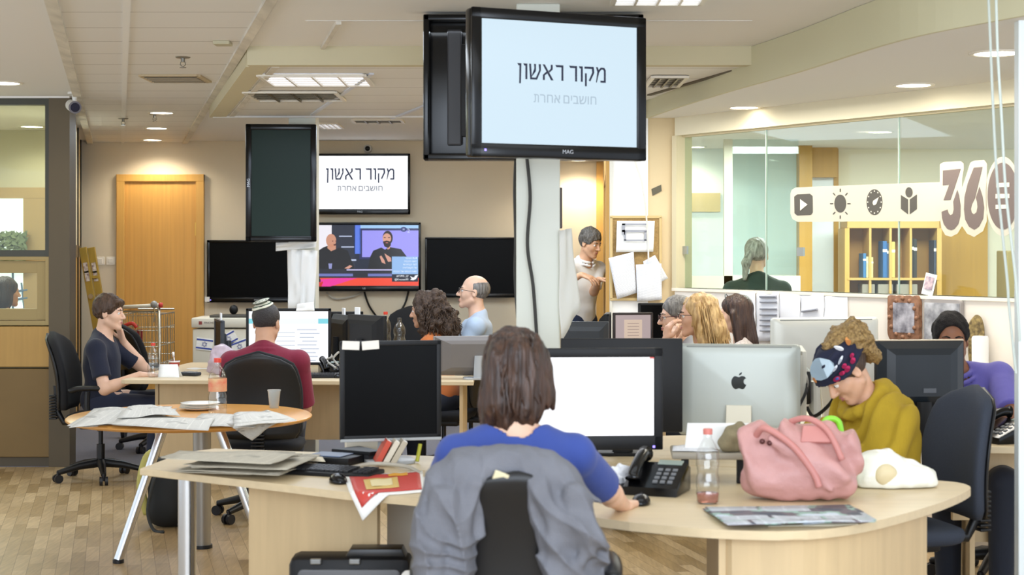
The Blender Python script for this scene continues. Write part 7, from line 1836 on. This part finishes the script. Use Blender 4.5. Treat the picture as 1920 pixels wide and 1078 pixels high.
bottle('big empty plastic bottle with a red cap and coloured label on the round table', 408, 775, 8.42, 0.30, 0.048, M_capr, lab_c=M_lab2)
p = on_table(514, 775); o = thing('plastic_cup', 'clear plastic cup at the right side of the round table', 'cup', (p.x, p.y, ZD + 0.028), 0)
obj('cup_wall', lathe(BM(), [(0, 0.001), (0.024, 0), (0.034, 0.092), (0.037, 0.094), (0.035, 0.098), (0.032, 0.094), (0.0225, 0.004), (0, 0.004)], 28), mat('cloudy_plastic', '#E8ECEA', 0.2, trans=0.75, ior=1.2), o, True)
# -- far left desk
bottle('small water bottle with a red cap on the far left desk', 287, 712, 10.95, 0.235, 0.037, M_capr)
def tent(label, x0, x1, y0, y1, Y):
    b = BM(); A = [P(x0, y1, Y), P(x1, y1, Y), P(x1 - 4, y0, Y + 0.05), P(x0 + 3, y0, Y + 0.05)]
    sheet_bm(A, 4, 4, 0.001, bm=b); sheet_bm([P(x1, y1, Y) + Vector((0, 0.12, 0)), P(x0, y1, Y) + Vector((0, 0.12, 0)), A[3], A[2]], 4, 4, 0.001, bm=b)
    o = obj('tent_card', b, M_paper); md = o.modifiers.new('thickness', 'SOLIDIFY'); md.thickness = 0.0012; tag(o, label, 'card')
tent('white folded card standing beside the small water bottle on the far left desk', 296, 337, 683, 711, 10.95)
p = P(327, 690, 11.3); o = thing('paper_cup', 'red paper cup with a white spoon on the far left desk', 'cup', (p.x, p.y, ZD)); obj('cup_wall', lathe(BM(), [(0, 0.001), (0.026, 0), (0.037, 0.085), (0.040, 0.088), (0.036, 0.088), (0.025, 0.004), (0, 0.004)], 24), mat('red_paper_cup', '#C2483E', 0.5, noise=0.25, scale=(60, 60, 60)), o, True)
b = BM(); lathe(b, [(0.0375, 0.08), (0.041, 0.085), (0.041, 0.09), (0.036, 0.09)], 24, cap=False); obj('rim', b, M_paper, o, True); b = BM(); tube(b, [(0.01, 0, 0.01), (-0.008, 0, 0.15)], 0.004, 6); tube(b, [(-0.006, 0, 0.12), (-0.0085, 0, 0.152)], 0.009, 8); obj('spoon', b, mat('white_plastic', '#EFE9E0', 0.4), o, True)
p = P(356, 704, 11.1); o = thing('desk_remote', 'dark handset lying beside the white card on the far left desk', 'handset', (p.x, p.y, ZD), R(-25)); obj('body', box(BM(), (0, 0, 0.014), (0.15, 0.07, 0.024), 0.008), mat('dark_slate', '#2E3238', 0.4), o, 40); obj('buttons', box(BM(), (0.01, 0, 0.027), (0.08, 0.045, 0.004), 0.002), mat('grey_buttons', '#6E7072', 0.4), o)
sheet('paper_sheet', 'white sheets lying behind the dark handset on the far left desk', 'paper', [P(345, 702, 11.4), P(400, 702, 11.4), P(395, 690, 11.8), P(350, 690, 11.8)], M_paper)
for q_ in [bpy.data.objects['paper_sheet']]: pass
F = Field((-.13, -.11, -.01), (.13, .11, .26), 0.007); F.ell((0, 0, 0.09), (0.085, 0.06, 0.10)); F.ell((0.03, 0, 0.16), (0.05, 0.05, 0.05), None, 0.05); F.cone((-0.05, 0, 0.06), (-0.08, 0, 0.02), 0.04, 0.02); F.noise(0.014, (20, 20, 20), 2); F.noise(0.008, (45, 45, 45), 3); F.plane((0, 0, 0.002), (0, 0, -1))
o = F.obj('carrier_bag', mat('pinkish_bag_plastic', '#D8C6D2', 0.3, trans=0.25, noise=0.12, scale=(20, 20, 20))); o.location = (PX(414, 11.2), 11.2, ZD); tag(o, 'translucent pinkish plastic bag standing left of the man in dark red', 'bag')
bottle('tall water bottle with a red cap by the back wall, right of the dark monitors', 723, 640, 14.0, 0.335, 0.047, M_capr)
bottle('uncapped water bottle beside the red-capped one, left of the curly hair', 749, 645, 13.95, 0.285, 0.052, None)
keyboard('black keyboard in front of the bright screen on the far left desk', 615, 702, R(6), 0.40, 0.14, Y=10.95)
mouse('black mouse right of the keyboard on the far left desk', 634, 708, R(0))
phone('dark desk phone among cables right of the bright screen', 622, 700, 11.25, R(20), 0.8)
for k, (pts_, lab) in enumerate((([P(608, 655, 11.5), P(622, 668, 11.3), P(612, 676, 11.3), P(630, 690, 11.2)], 'tangled pale cable right of the bright screen'), ([P(635, 660, 11.5), P(625, 672, 11.4), P(634, 684, 11.2)], 'grey cable loop by the dark monitor cluster'))):
    b = BM(); tube(b, spline(pts_, 6), 0.008, 8); tag(obj('cable', b, mat('light_grey_cable', '#B8B2A4', 0.5)), lab, 'cable')
sheet('paper_note', 'white torn paper strip standing on top of the bright screen', 'paper', [P(555, 583, 11.28), P(590, 583, 11.28), P(588, 566, 11.28), P(557, 570, 11.28)], M_paper, th=0.002)
# -- right end desk
phone('black desk phone at the right edge beside the man in purple', 1882, 815, 7.25, R(-70), 1.0)
sheet('paper_sheet', 'white papers on the desk of the man in purple, by the chair back', 'paper', [on_desk(1795, 822), on_desk(1850, 824), on_desk(1868, 814), on_desk(1800, 810)], M_paper, wob=0.01)
for o in (bpy.data.objects[-1:] if False else []): pass
b = BM(); tube(b, spline([on_desk(1790, 812) + Vector((0, 0, .01)), on_desk(1812, 806) + Vector((0, 0, .02)), on_desk(1840, 808) + Vector((0, 0, .01))], 6), 0.010, 8); tag(obj('cable', b, M_plast), 'black cable on the desk in front of the man in purple', 'cable')
# ================================================================ ON THE WALLS AND FLOOR
# papers round the far left column
YC = 12.47
for k, (q, lab) in enumerate((([(540, 580), (566, 580), (570, 470), (538, 458)], 'white paper hanging on the left of the far left column under the portrait screen'), ([(562, 585), (588, 585), (596, 470), (565, 468)], 'white paper curling on the right of the far left column under the portrait screen'),
        ([(517, 471), (592, 464), (594, 453), (517, 455)], 'white sheet folded across the far left column just under the portrait screen'))):
    sheet('paper_sheet', lab, 'paper', [P(px, py, YC - 0.02 - 0.03 * k + (0.05 if px > 590 else 0)) for px, py in q], M_paper, 'papers on the far left column', wob=0.03, seed=k)
# paper and cables on the middle column
sheet('paper_sheet', 'tall pale sheet sticking out from the right side of the middle column', 'paper', [P(1052, 640, 7.42), P(1088, 578, 7.5), P(1067, 428, 7.5), P(1050, 432, 7.42)], mat('pale_grey_paper', '#DCDAD0', 0.7), wob=0.02)
b = BM(); box(b, tuple(P(1051.5, 390, 7.5)), (0.012, 0.06, 0.19), 0.003); tag(obj('dark_strip', b, mat('dark_brown_strip', '#3A2A22', 0.5)), 'narrow dark strip on the right edge of the middle column', 'strip')
for pts_, lab in (([P(968, 280, 7.76), P(967, 300, 7.74), P(965, 360, 7.72), P(967, 450, 7.72), P(966, 520, 7.7), P(972, 615, 7.65)], 'black cable hanging free at the left of the middle column'), ([P(988, 296, 7.42), P(994, 370, 7.42), P(989, 460, 7.42), P(1000, 540, 7.42), P(1008, 660, 7.42)], 'black cable running down the face of the middle column')):
    b = BM(); tube(b, spline(pts_, 8), 0.008, 8); tag(obj('cable', b, mat('dark_grey_cable', '#34332F', 0.5)), lab, 'cable')
for pts_, lab, r_, Yc in (([(1850, -88), (1857, 80), (1862, 200), (1870, 340), (1888, 520), (1892, 575), (1905, 700)], 'left one of two pale cables hanging from the ceiling at the right edge', 0.0055, 6.2), ([(1866, -97), (1870, 80), (1878, 220), (1886, 360), (1904, 520), (1912, 640)], 'right one of two pale cables hanging from the ceiling at the right edge', 0.0055, 6.1)):
    b = BM(); tube(b, spline([P(px, py, Yc) for px, py in pts_], 6), r_, 8); tag(obj('cable', b, mat('pale_green_grey_cable', '#C3CCC4', 0.4)), lab, 'cable', 'two cables hanging from the ceiling at the right edge')
b = BM(); tube(b, spline([P(1176, 217, 11.15), P(1188, 292, 11.1), P(1205, 350, 11.1), P(1214, 430, 11.18), P(1216, 490, 11.19)], 6), 0.006, 8); tag(obj('cable', b, mat('white_cord', '#E6E0D4', 0.5)), 'thin white cord hanging in front of the cork board', 'cable')
b = BM(); wd0 = WB - 0.03
for pts_, lab in (([P(683, 547, wd0), P(693, 575, wd0), P(715, 605, wd0)], 'black cord dropping from the middle of the talk show screen'), ([P(766, 546, wd0), P(758, 572, wd0), P(738, 600, wd0), P(732, 606, wd0)], 'black cord dropping from the right end of the talk show screen'), ([P(612, 548, wd0), P(628, 560, wd0), P(660, 556, wd0), P(680, 548, wd0)], 'grey cord sagging under the left of the talk show screen')):
    b2 = BM(); tube(b2, spline(pts_, 8), 0.011, 6); tag(obj('cord', b2, M_plast if 'black' in lab else mat('light_grey_cable', '#B8B2A4', 0.5)), lab, 'cord')
b.free()
wc = thing('webcam', 'small black and white camera on the wall above the upper lit screen', 'camera', (PX(690, WB), WB, PZ(279, WB)))
b = BM(); lathe(b, [(0, 0.055), (0.035, 0.05), (0.045, 0.0), (0.03, -0.01), (0, -0.01)], 20); b.transform(Matrix.Rotation(R(90), 4, 'X') @ Matrix.Translation((0, 0, 0.0))); obj('housing', b, mat('camera_white', '#E4E2DC', 0.4), wc, True)
b = BM(); lathe(b, [(0, 0.075), (0.024, 0.07), (0.028, 0.05)], 16); b.transform(Matrix.Rotation(R(90), 4, 'X')); obj('lens', b, M_gloss, wc, True)
# cork board with papers
YK = 11.24
cb = thing('cork_board', 'cork board with a wooden frame on the pier, mostly covered by papers', 'board', (PX(1192, YK), YK, PZ(484, YK)))
bw_, bh_ = PX(1238, YK) - PX(1146, YK), PZ(408, YK) - PZ(562, YK)
obj('cork', box(BM(), (0, 0, 0), (bw_, 0.012, bh_)), mat('cork', '#A88A58', 0.9, noise=0.2, scale=(90, 90, 90)), cb)
b = BM(); 
for s_ in (-1, 1): box(b, (s_ * bw_ / 2, -0.005, 0), (0.02, 0.022, bh_), 0.003); box(b, (0, -0.005, s_ * bh_ / 2), (bw_ + 0.02, 0.022, 0.02), 0.003)
obj('frame', b, mat('light_wood_frame', '#CDB27A', 0.5), cb)
for k, (q, lab) in enumerate((([(1155, 473), (1225, 472), (1228, 414), (1157, 414)], 'white sheet with a grey diagram pinned at the top of the cork board'), ([(1157, 561), (1194, 549), (1188, 472), (1141, 484)], 'printed sheet pinned at a slant on the lower left of the cork board'),
        ([(1195, 566), (1241, 562), (1240, 494), (1192, 496)], 'printed sheet pinned on the lower right of the cork board'), ([(1214, 540), (1253, 522), (1228, 478), (1206, 490)], 'sheet sticking out behind the lower right one on the cork board'))):
    s_ = sheet('paper_sheet', lab, 'paper', [P(px, py, YK - 0.03 - 0.004 * (3 - k) - 0.012 * (k == 2)) for px, py in q], M_paper if k == 0 else M_print, 'papers on the cork board', wob=0.01, seed=k + 4)
    if k == 0:
        b = BM(); 
        for x0, x1, y0, y1 in ((1166, 1214, 419, 422), (1166, 1172, 419, 440), (1166, 1214, 431, 435), (1170, 1212, 449, 452), (1208, 1212, 434, 451), (1170, 1174, 434, 451)):
            bx(b, PX(x0, YK - 0.05), PX(x1, YK - 0.05), YK - 0.0555, YK - 0.0545, PZ(y1, YK - 0.05), PZ(y0, YK - 0.05))
        obj('diagram', b, mat('grey_print', '#9A9CA4', 0.7), s_)
b = BM(); prism(b, [(PX(x, YK), PZ(y, YK)) for x, y in ((1222, 354), (1240, 346), (1241, 358), (1224, 367))], YK + 0.012, YK + 0.02, 'XZ'); tag(obj('tape_piece', b, mat('dark_tape', '#5A5440', 0.5)), 'dark scrap of tape on the beige pier', 'tape')
# sheets on the low wall, framed picture, print
def wall_sheet(label, q, m, off=0.006, group=None, name='paper_sheet', cat='paper', wob=0.006, seed=0):
    return sheet(name, label, cat, [on_wall(px, py, off) for px, py in q], m, group, wob=wob, seed=seed, th=0.001)
g = 'papers on the low wall'
for k, (q, lab) in enumerate((([(1385, 640), (1417, 640), (1417, 548), (1385, 547)], 'white sheet behind the long dark hair on the low wall'), ([(1418, 640), (1461, 640), (1461, 547), (1418, 547)], 'white sheet with thick grey lines on the low wall'),
        ([(1462, 638), (1500, 640), (1500, 552), (1462, 550)], 'blank white sheet right of the lined one on the low wall'), ([(1500, 620), (1545, 618), (1545, 550), (1500, 551)], 'white sheet with one short line on the low wall'), ([(1545, 622), (1590, 622), (1588, 556), (1545, 555)], 'rightmost faint white sheet on the low wall'))):
    s_ = wall_sheet(lab, q, mat('wall_paper_white', '#EEEEF0', 0.7), 0.012, g, seed=k)
    if k == 1:
        b = BM()
        for y in (556, 566, 579, 590, 600, 610, 620): 
            a, c_ = on_wall(1425, y, 0.02), on_wall(1456, y, 0.02); tube(b, [a, c_], 0.009 if y < 560 else 0.006, 6)
        obj('grey_line', b, mat('grey_print', '#9A9CA4', 0.7), s_)
    if k == 3:
        b = BM(); tube(b, [on_wall(1503, 584, 0.02), on_wall(1532, 580, 0.02)], 0.007, 6); obj('grey_line', b, mat('grey_print', '#9A9CA4', 0.7), s_)
M_photo = mat('old_photo', '#3A3844', 0.5, c2='#C9C6CC', scale=(14, 14, 14)); M_photo2 = mat('grey_photo', '#5A5A60', 0.5, c2='#DADADC', scale=(11, 11, 11))
def wall_frame(label, name, x0, x1, y0, y1, m_frame, m_pic, wavy=False):
    A = on_wall((x0 + x1) / 2, (y0 + y1) / 2, 0.02); o = thing(name, label, 'picture', A, WANG)
    w_ = (on_wall(x1, 600) - on_wall(x0, 600)).length; h_ = on_wall(x0, y0).z - on_wall(x0, y1).z
    b = BM(); outer = []
    per = rrect(w_, h_, 0.02, 3)
    big = []
    for i in range(len(per)):
        p0, p1 = per[i], per[(i + 1) % len(per)]
        n_ = max(1, int(math.dist(p0, p1) / 0.012))
        for j in range(n_): big.append((p0[0] + (p1[0] - p0[0]) * j / n_, p0[1] + (p1[1] - p0[1]) * j / n_))
    if wavy: big = [(x * (1 + 0.035 * math.sin(math.atan2(y, x) * 14)), y * (1 + 0.03 * math.cos(math.atan2(y, x) * 14))) for x, y in big]
    prism(b, big, -0.014, 0.014, 'XZ', 0.004); obj('frame', b, m_frame, o, 40)
    fx, fy = (0.68, 0.68) if wavy else (0.94, 0.90)
    obj('picture', box(BM(), (0.03 * w_ if wavy else 0, -0.0155, -0.0 if wavy else -0.03 * h_), (w_ * fx, 0.004, h_ * fy)), m_pic, o)
    if wavy:
        b = BM()
        b.free()
        for a in range(12):
            q = (0.5 * w_ * math.cos(R(30 * a)) * 0.86, 0.5 * h_ * math.sin(R(30 * a)) * 0.88); b = BM(); bmesh.ops.create_uvsphere(b, u_segments=8, v_segments=6, radius=0.014, matrix=Matrix.Translation((q[0], -0.013, q[1])))
            obj('carved_boss', b, m_frame, o, True)
    return o
wall_frame('old photograph in a wavy carved brown frame on the low wall', 'picture_frame', 1667, 1725, 555, 636, mat('carved_brown', '#8A6248', 0.5, noise=0.25, scale=(40, 40, 40)), M_photo, True)
wall_frame('grey photographic print on the low wall above the man in purple', 'photo_print', 1735, 1804, 562, 645, mat('grey_border', '#9A9490', 0.6), M_photo2)
A = on_wall(1740, 548, -0.02); o = thing('photo_card', 'small photograph propped on the sill against the glass', 'photo', (A.x, A.y, ZSILL), WANG); obj('card', box(BM(), (0.01, 0.0, 0.064), (0.085, 0.003, 0.125), 0, (R(-8), R(10), 0)), M_paper, o); obj('picture', box(BM(), (0.012, -0.006, 0.072), (0.06, 0.003, 0.075), 0, (R(-8), R(10), 0)), mat('violet_photo', '#6A5A78', 0.5, c2='#E2C8C4', scale=(40, 40, 40)), o)
A = on_wall(1831, 642, 0.03); F = Field((-.09, -.05, -.16), (.09, .05, .17), 0.006); F.ell((0, 0, 0.05), (0.055, 0.022, 0.10)); F.ell((-0.02, 0, -0.05), (0.045, 0.02, 0.09)); F.noise(0.010, (30, 30, 12), 2)
o = F.obj('hanging_scarf', mat('brown_gold_scarf', '#3A2C20', 0.8, c2='#A08A56', scale=(45, 45, 45))); o.location = A; o.rotation_euler = (0, 0, WANG); tag(o, 'brown and gold patterned scarf hanging on the wall behind the man in purple', 'scarf')
b = BM(); lathe(b, [(0, 0), (0.045, 0), (0.046, 0.16), (0.04, 0.172), (0, 0.174)], 24); o = obj('paper_roll', b, M_paper, None, 40); A = on_wall(1838, 675, 0.07); o.location = (A.x, A.y, A.z - 0.04); tag(o, 'white paper roll behind the shoulder of the man in purple', 'roll')
b = BM(); bx(b, A.x - 0.26, A.x + 0.06, A.y - 0.20, A.y + 0.03, 0, A.z - 0.04, 0.006); tag(obj('low_cabinet', b, mat('cream_cabinet', '#E2D8C6', 0.6)), 'cream cabinet behind the man in purple that carries the paper roll', 'cabinet')
# printer cabinet with flag stickers
YP = 14.6; x0, x1 = PX(361, YP), PX(470, YP); zt = PZ(596, YP)
pr = thing('copier', 'beige copying machine with flag stickers under the dark wall screen', 'copier', ((x0 + x1) / 2, YP, 0)); hw = (x1 - x0) / 2; M_bei = mat('machine_beige', '#D3CEBE', 0.5)
obj('body', bx(BM(), -hw, hw, 0, 0.5, 0.04, zt - 0.10, 0.012), M_bei, pr, 40); obj('upper_unit', bx(BM(), -hw - 0.01, hw + 0.01, -0.015, 0.5, zt - 0.09, zt, 0.012), M_bei, pr, 40)
obj('tray', bx(BM(), -hw + 0.15, hw + 0.1, 0.02, 0.3, zt, zt + 0.025, 0.006), mat('dark_tray', '#45433E', 0.5), pr); b = text_bm('PINCHER', 0.026); obj('lettering', thin(shift(b, -hw + 0.16, 0, zt - 0.045), -0.0152), mat('grey_brown_ink', '#6E625C', 0.5), pr)
obj('logo', box(BM(), (-hw + 0.075, -0.016, zt - 0.045), (0.03, 0.002, 0.03)), mat('red_brown_ink', '#8A3E3A', 0.5), pr)
M_flag = mat('flag_blue', '#3A4EA0', 0.5)
for cx, cz, tl in ((-hw + 0.11, zt - 0.24, 0.12), (hw - 0.20, zt - 0.19, -0.5), (hw - 0.10, zt - 0.26, -0.35)):
    T = Matrix.Translation((cx, -0.003, cz)) @ Matrix.Rotation(tl, 4, 'Y')
    b = BM(); box(b, (0, 0, 0), (0.15, 0.003, 0.11)); b.transform(T); st_ = obj('flag_sticker', b, M_paper, pr)
    b = BM(); box(b, (0, -0.002, 0.038), (0.15, 0.002, 0.014)); box(b, (0, -0.002, -0.038), (0.15, 0.002, 0.014))
    for a in (0, 180):
        t3_ = [(0.026 * math.cos(R(90 + a + 120 * k)), -0.0025, 0.026 * math.sin(R(90 + a + 120 * k))) for k in range(3)]; tube(b, t3_, 0.0022, 5, closed=True)
    b.transform(T); obj('flag_print', b, M_flag, st_)
b = BM(); bmesh.ops.create_uvsphere(b, u_segments=14, v_segments=10, radius=0.045); b.transform(Matrix.Translation((PX(431, YP), YP + 0.2, zt + 0.068)) @ Matrix.Diagonal((0.9, 0.9, 1, 1))); tag(obj('desk_speaker', b, M_matblk, None, True), 'small round black speaker on top of the copying machine', 'speaker')
# folded stepladder
YLd = 15.6
la = thing('stepladder', 'gold aluminium folding ladder leaning in the corner by the glazed office', 'ladder', (PX(165, YLd), YLd, 0)); zl = PZ(464, YLd); M_gold = mat('gold_aluminium', '#A88C3E', 0.4, metal=0.35, noise=0.1, scale=(20, 20, 4))
for s_, xa, xb in ((0, PX(156, YLd), PX(172, YLd)), (1, PX(170, YLd), PX(186, YLd))):
    ox = la.location.x; b = BM(); top_ = Vector((xa - ox, 0.03 * s_, zl)); bot = Vector((xb + (xb - xa) * 1.2 - ox + 0.1, 0.02, 0.0)); d_ = (bot - top_).normalized(); n_ = Vector((d_.z, 0, -d_.x)) * 0.036
    prism(b, [((top_ - n_).x, (top_ - n_).z), ((top_ + n_).x, (top_ + n_).z), ((bot + n_).x, 0), ((bot - n_).x, 0)], -0.03 + 0.03 * s_, 0.0 + 0.03 * s_, 'XZ', 0.004); ra = obj('rail', b, M_gold, la)
    b = BM()
    for t in (0.12, 0.17): 
        q = top_ + (bot - top_) * t; box(b, (q.x, -0.034 + 0.03 * s_, q.z), (0.04, 0.004, 0.10), 0, (0, -math.atan2(d_.x, -d_.z), 0))
    obj('warning_label', b, mat('label_white', '#D9CFC0', 0.6, c2='#5A2A3A', scale=(40, 40, 40)), ra)
    b = BM(); q = top_ + (bot - top_) * 0.29; lathe(b, [(0, 0.012), (0.025, 0.012), (0.028, 0)], 16, (0, 0, 0)); b.transform(Matrix.Translation((q.x, -0.03 + 0.03 * s_, q.z)) @ Matrix.Rotation(R(90), 4, 'X')); obj('rivet_disc', b, M_chrome, ra, 40)
for k in range(5):
    z = 0.22 + 0.28 * k; b = BM(); xx = PX(163, YLd) - la.location.x + (PX(179, YLd) + 0.2 - PX(163, YLd)) * (1 - z / zl) - 0.02; bx(b, xx - 0.04, xx + 0.08, -0.02, 0.02, z, z + 0.03, 0.003); obj('rung', b, M_gold, la)
# shopping cart
YS = 13.6; ct = thing('shopping_cart', 'wire shopping cart with a red child flap behind the young man', 'cart', (PX(262, YS), YS, 0)); sx_ = lambda px: PX(px, YS) - ct.location.x; sz_ = lambda py: PZ(py, YS); M_wire = mat('cart_wire', '#B9B4A6', 0.3, metal=0.9)
b = BM(); tube(b, [(sx_(226), 0, sz_(576)), (sx_(300), 0, sz_(572))], 0.016, 10); obj('handle', b, mat('cream_handle', '#CFC8B4', 0.4), ct, True)
for px in (224, 301): b = BM(); tube(b, [(sx_(px) - 0.012, 0, sz_(576 if px < 250 else 572)), (sx_(px) + 0.016, 0, sz_(576 if px < 250 else 572))], 0.022, 12); obj('handle_end', b, mat('red_end', '#C43A30', 0.4), ct, True)
b = BM(); bmesh.ops.create_uvsphere(b, u_segments=12, v_segments=8, radius=0.032); b.transform(Matrix.Translation((sx_(289), 0, sz_(571)))); obj('coin_lock', b, mat('grey_lock', '#8C8A84', 0.4), ct, True)
b = BM(); 
for y in (0.0, 0.62):
    for k in range(11): x_ = sx_(227) + (sx_(298) - sx_(227)) * k / 10; tube(b, [(x_, y, sz_(584) if y == 0 else sz_(600)), (x_, y, 0.50)], 0.004, 6)
    for py in (584, 592, 620, 650, 672, 690): tube(b, [(sx_(227), y, sz_(py)), (sx_(298), y, sz_(py))], 0.004 if py > 584 else 0.008, 6)
for px in (227, 298):
    for k in range(8): y = 0.62 * k / 7; tube(b, [(sx_(px), y, sz_(590)), (sx_(px), y, 0.50)], 0.004, 6)
    for z in (0.5, 0.65, 0.8, 0.95, sz_(590)): tube(b, [(sx_(px), 0, z), (sx_(px), 0.62, z)], 0.005, 6)
for k in range(11): x_ = sx_(227) + (sx_(298) - sx_(227)) * k / 10; tube(b, [(x_, 0, 0.5), (x_, 0.62, 0.5)], 0.004, 6)
obj('wire_basket', b, M_wire, ct)
obj('child_flap', box(BM(), (sx_(245), 0.02, sz_(634)), (sx_(268) - sx_(225), 0.012, sz_(618) - sz_(650)), 0.003), mat('red_flap', '#8E2A30', 0.5), ct)
b = BM(); tube(b, spline([(sx_(230), 0.01, sz_(612)), (sx_(248), -0.01, sz_(606)), (sx_(256), 0.0, sz_(614))], 5), 0.016, 8); obj('red_strap', b, mat('red_end', '#C43A30', 0.4), ct, True)
b = BM(); tube(b, [(sx_(289), -0.01, sz_(575)), (sx_(291), -0.01, sz_(590)), (sx_(288), -0.01, sz_(604))], 0.008, 6); obj('chain', b, M_wire, ct)
b = BM()
for px in (227, 298): tube(b, [(sx_(px), 0.0, sz_(576)), (sx_(px), 0.02, 0.25), (sx_(px), 0.1, 0.14), (sx_(px), 0.62, 0.14)], 0.013, 8)
obj('under_frame', b, M_wire, ct, True)
for px in (227, 298):
    for y in (0.1, 0.6): b = BM(); tube(b, [(sx_(px) - 0.015, y, 0.06), (sx_(px) + 0.015, y, 0.06)], 0.06, 16); obj('wheel', b, M_plast, ct, 40)
# backpack under the round table
YB2 = 9.35; F = Field((-.22, -.18, -.01), (.22, .18, .55), 0.009); F.box((0, 0, 0.20), (0.12, 0.10, 0.20), None, 0.07); F.ell((0.0, -0.08, 0.14), (0.10, 0.07, 0.12), None, 0.03); F.noise(0.012, (12, 12, 12), 3); F.plane((0, 0, 0.002), (0, 0, -1))
bpk = thing('backpack', 'black and dark green backpack on the floor beneath the round table', 'backpack', (PX(318, YB2), YB2, 0)); F.obj('pack_body', mat('black_nylon', '#1E201F', 0.7), bpk)
b = BM(); tube(b, spline([(-0.115, -0.06, 0.08), (-0.15, -0.08, 0.24), (-0.12, -0.06, 0.40), (-0.06, -0.04, 0.44)], 5), 0.026, 8); obj('side_piping', b, mat('dull_yellow_piping', '#B8B060', 0.6), bpk, True)
b = BM(); tube(b, spline([(-0.06, -0.13, 0.30), (-0.09, -0.17, 0.12), (-0.05, -0.2, 0.012), (0.02, -0.26, 0.008)], 5), 0.010, 6); tube(b, spline([(0.08, -0.10, 0.06), (0.16, -0.12, 0.01), (0.22, -0.14, 0.008)], 5), 0.010, 6); obj('strap', b, mat('grey_webbing', '#3A3C3A', 0.8), bpk, True)
# black equipment case at the bottom
YQ = 5.72; cs = thing('equipment_case', 'black hard case standing on the floor under the nearest desk', 'case', (PX(655, YQ), YQ, 0)); hw = PX(770, YQ) - PX(655, YQ); zt = PZ(1046, YQ)
obj('shell', bx(BM(), -hw, hw, 0, 0.16, 0.01, zt, 0.03), M_matblk, cs, 40)
b = BM(); prism(b, rrect(2 * hw - 0.07, zt - 0.06, 0.02, 4, 0.0, zt / 2 - 0.01), -0.012, 0.004, 'XZ', 0.004); obj('front_panel', b, mat('grey_case_panel', '#5A5A5C', 0.4), cs, 40)
b = BM(); prism(b, [(-0.02, 0.0), (0.20, 0.0), (0.185, 0.03), (0.0, 0.03)], 0.03, 0.13, 'XZ', 0.006); shift(b, 0, 0, zt - 0.004); obj('top_handle', b, mat('dark_handle', '#1A1816', 0.35), cs, 40)
for x_ in (-hw + 0.10, 0.02): obj('latch', box(BM(), (x_, -0.004, zt - 0.012), (0.04, 0.02, 0.02), 0.004), mat('steel_latch', '#8A8C8C', 0.3, metal=0.8), cs)
# white cloth bag end by the jacket
F = Field((-.08, -.08, -.02), (.10, .08, .50), 0.007); F.cone((0, 0, 0.40), (0.03, 0, 0.06), 0.025, 0.05); F.ell((-0.01, 0, 0.44), (0.028, 0.03, 0.04)); F.noise(0.008, (25, 25, 12), 3); F.plane((0, 0, 0.002), (0, 0, -1))
o = F.obj('cloth_bag', mat('pale_cloth', '#D6D3CC', 0.85)); o.location = (PX(770, 5.45), 5.45, 0.0); o.scale = (1, 1, 1.06); tag(o, 'pale cloth bag on the floor between the black case and the grey jacket', 'bag')
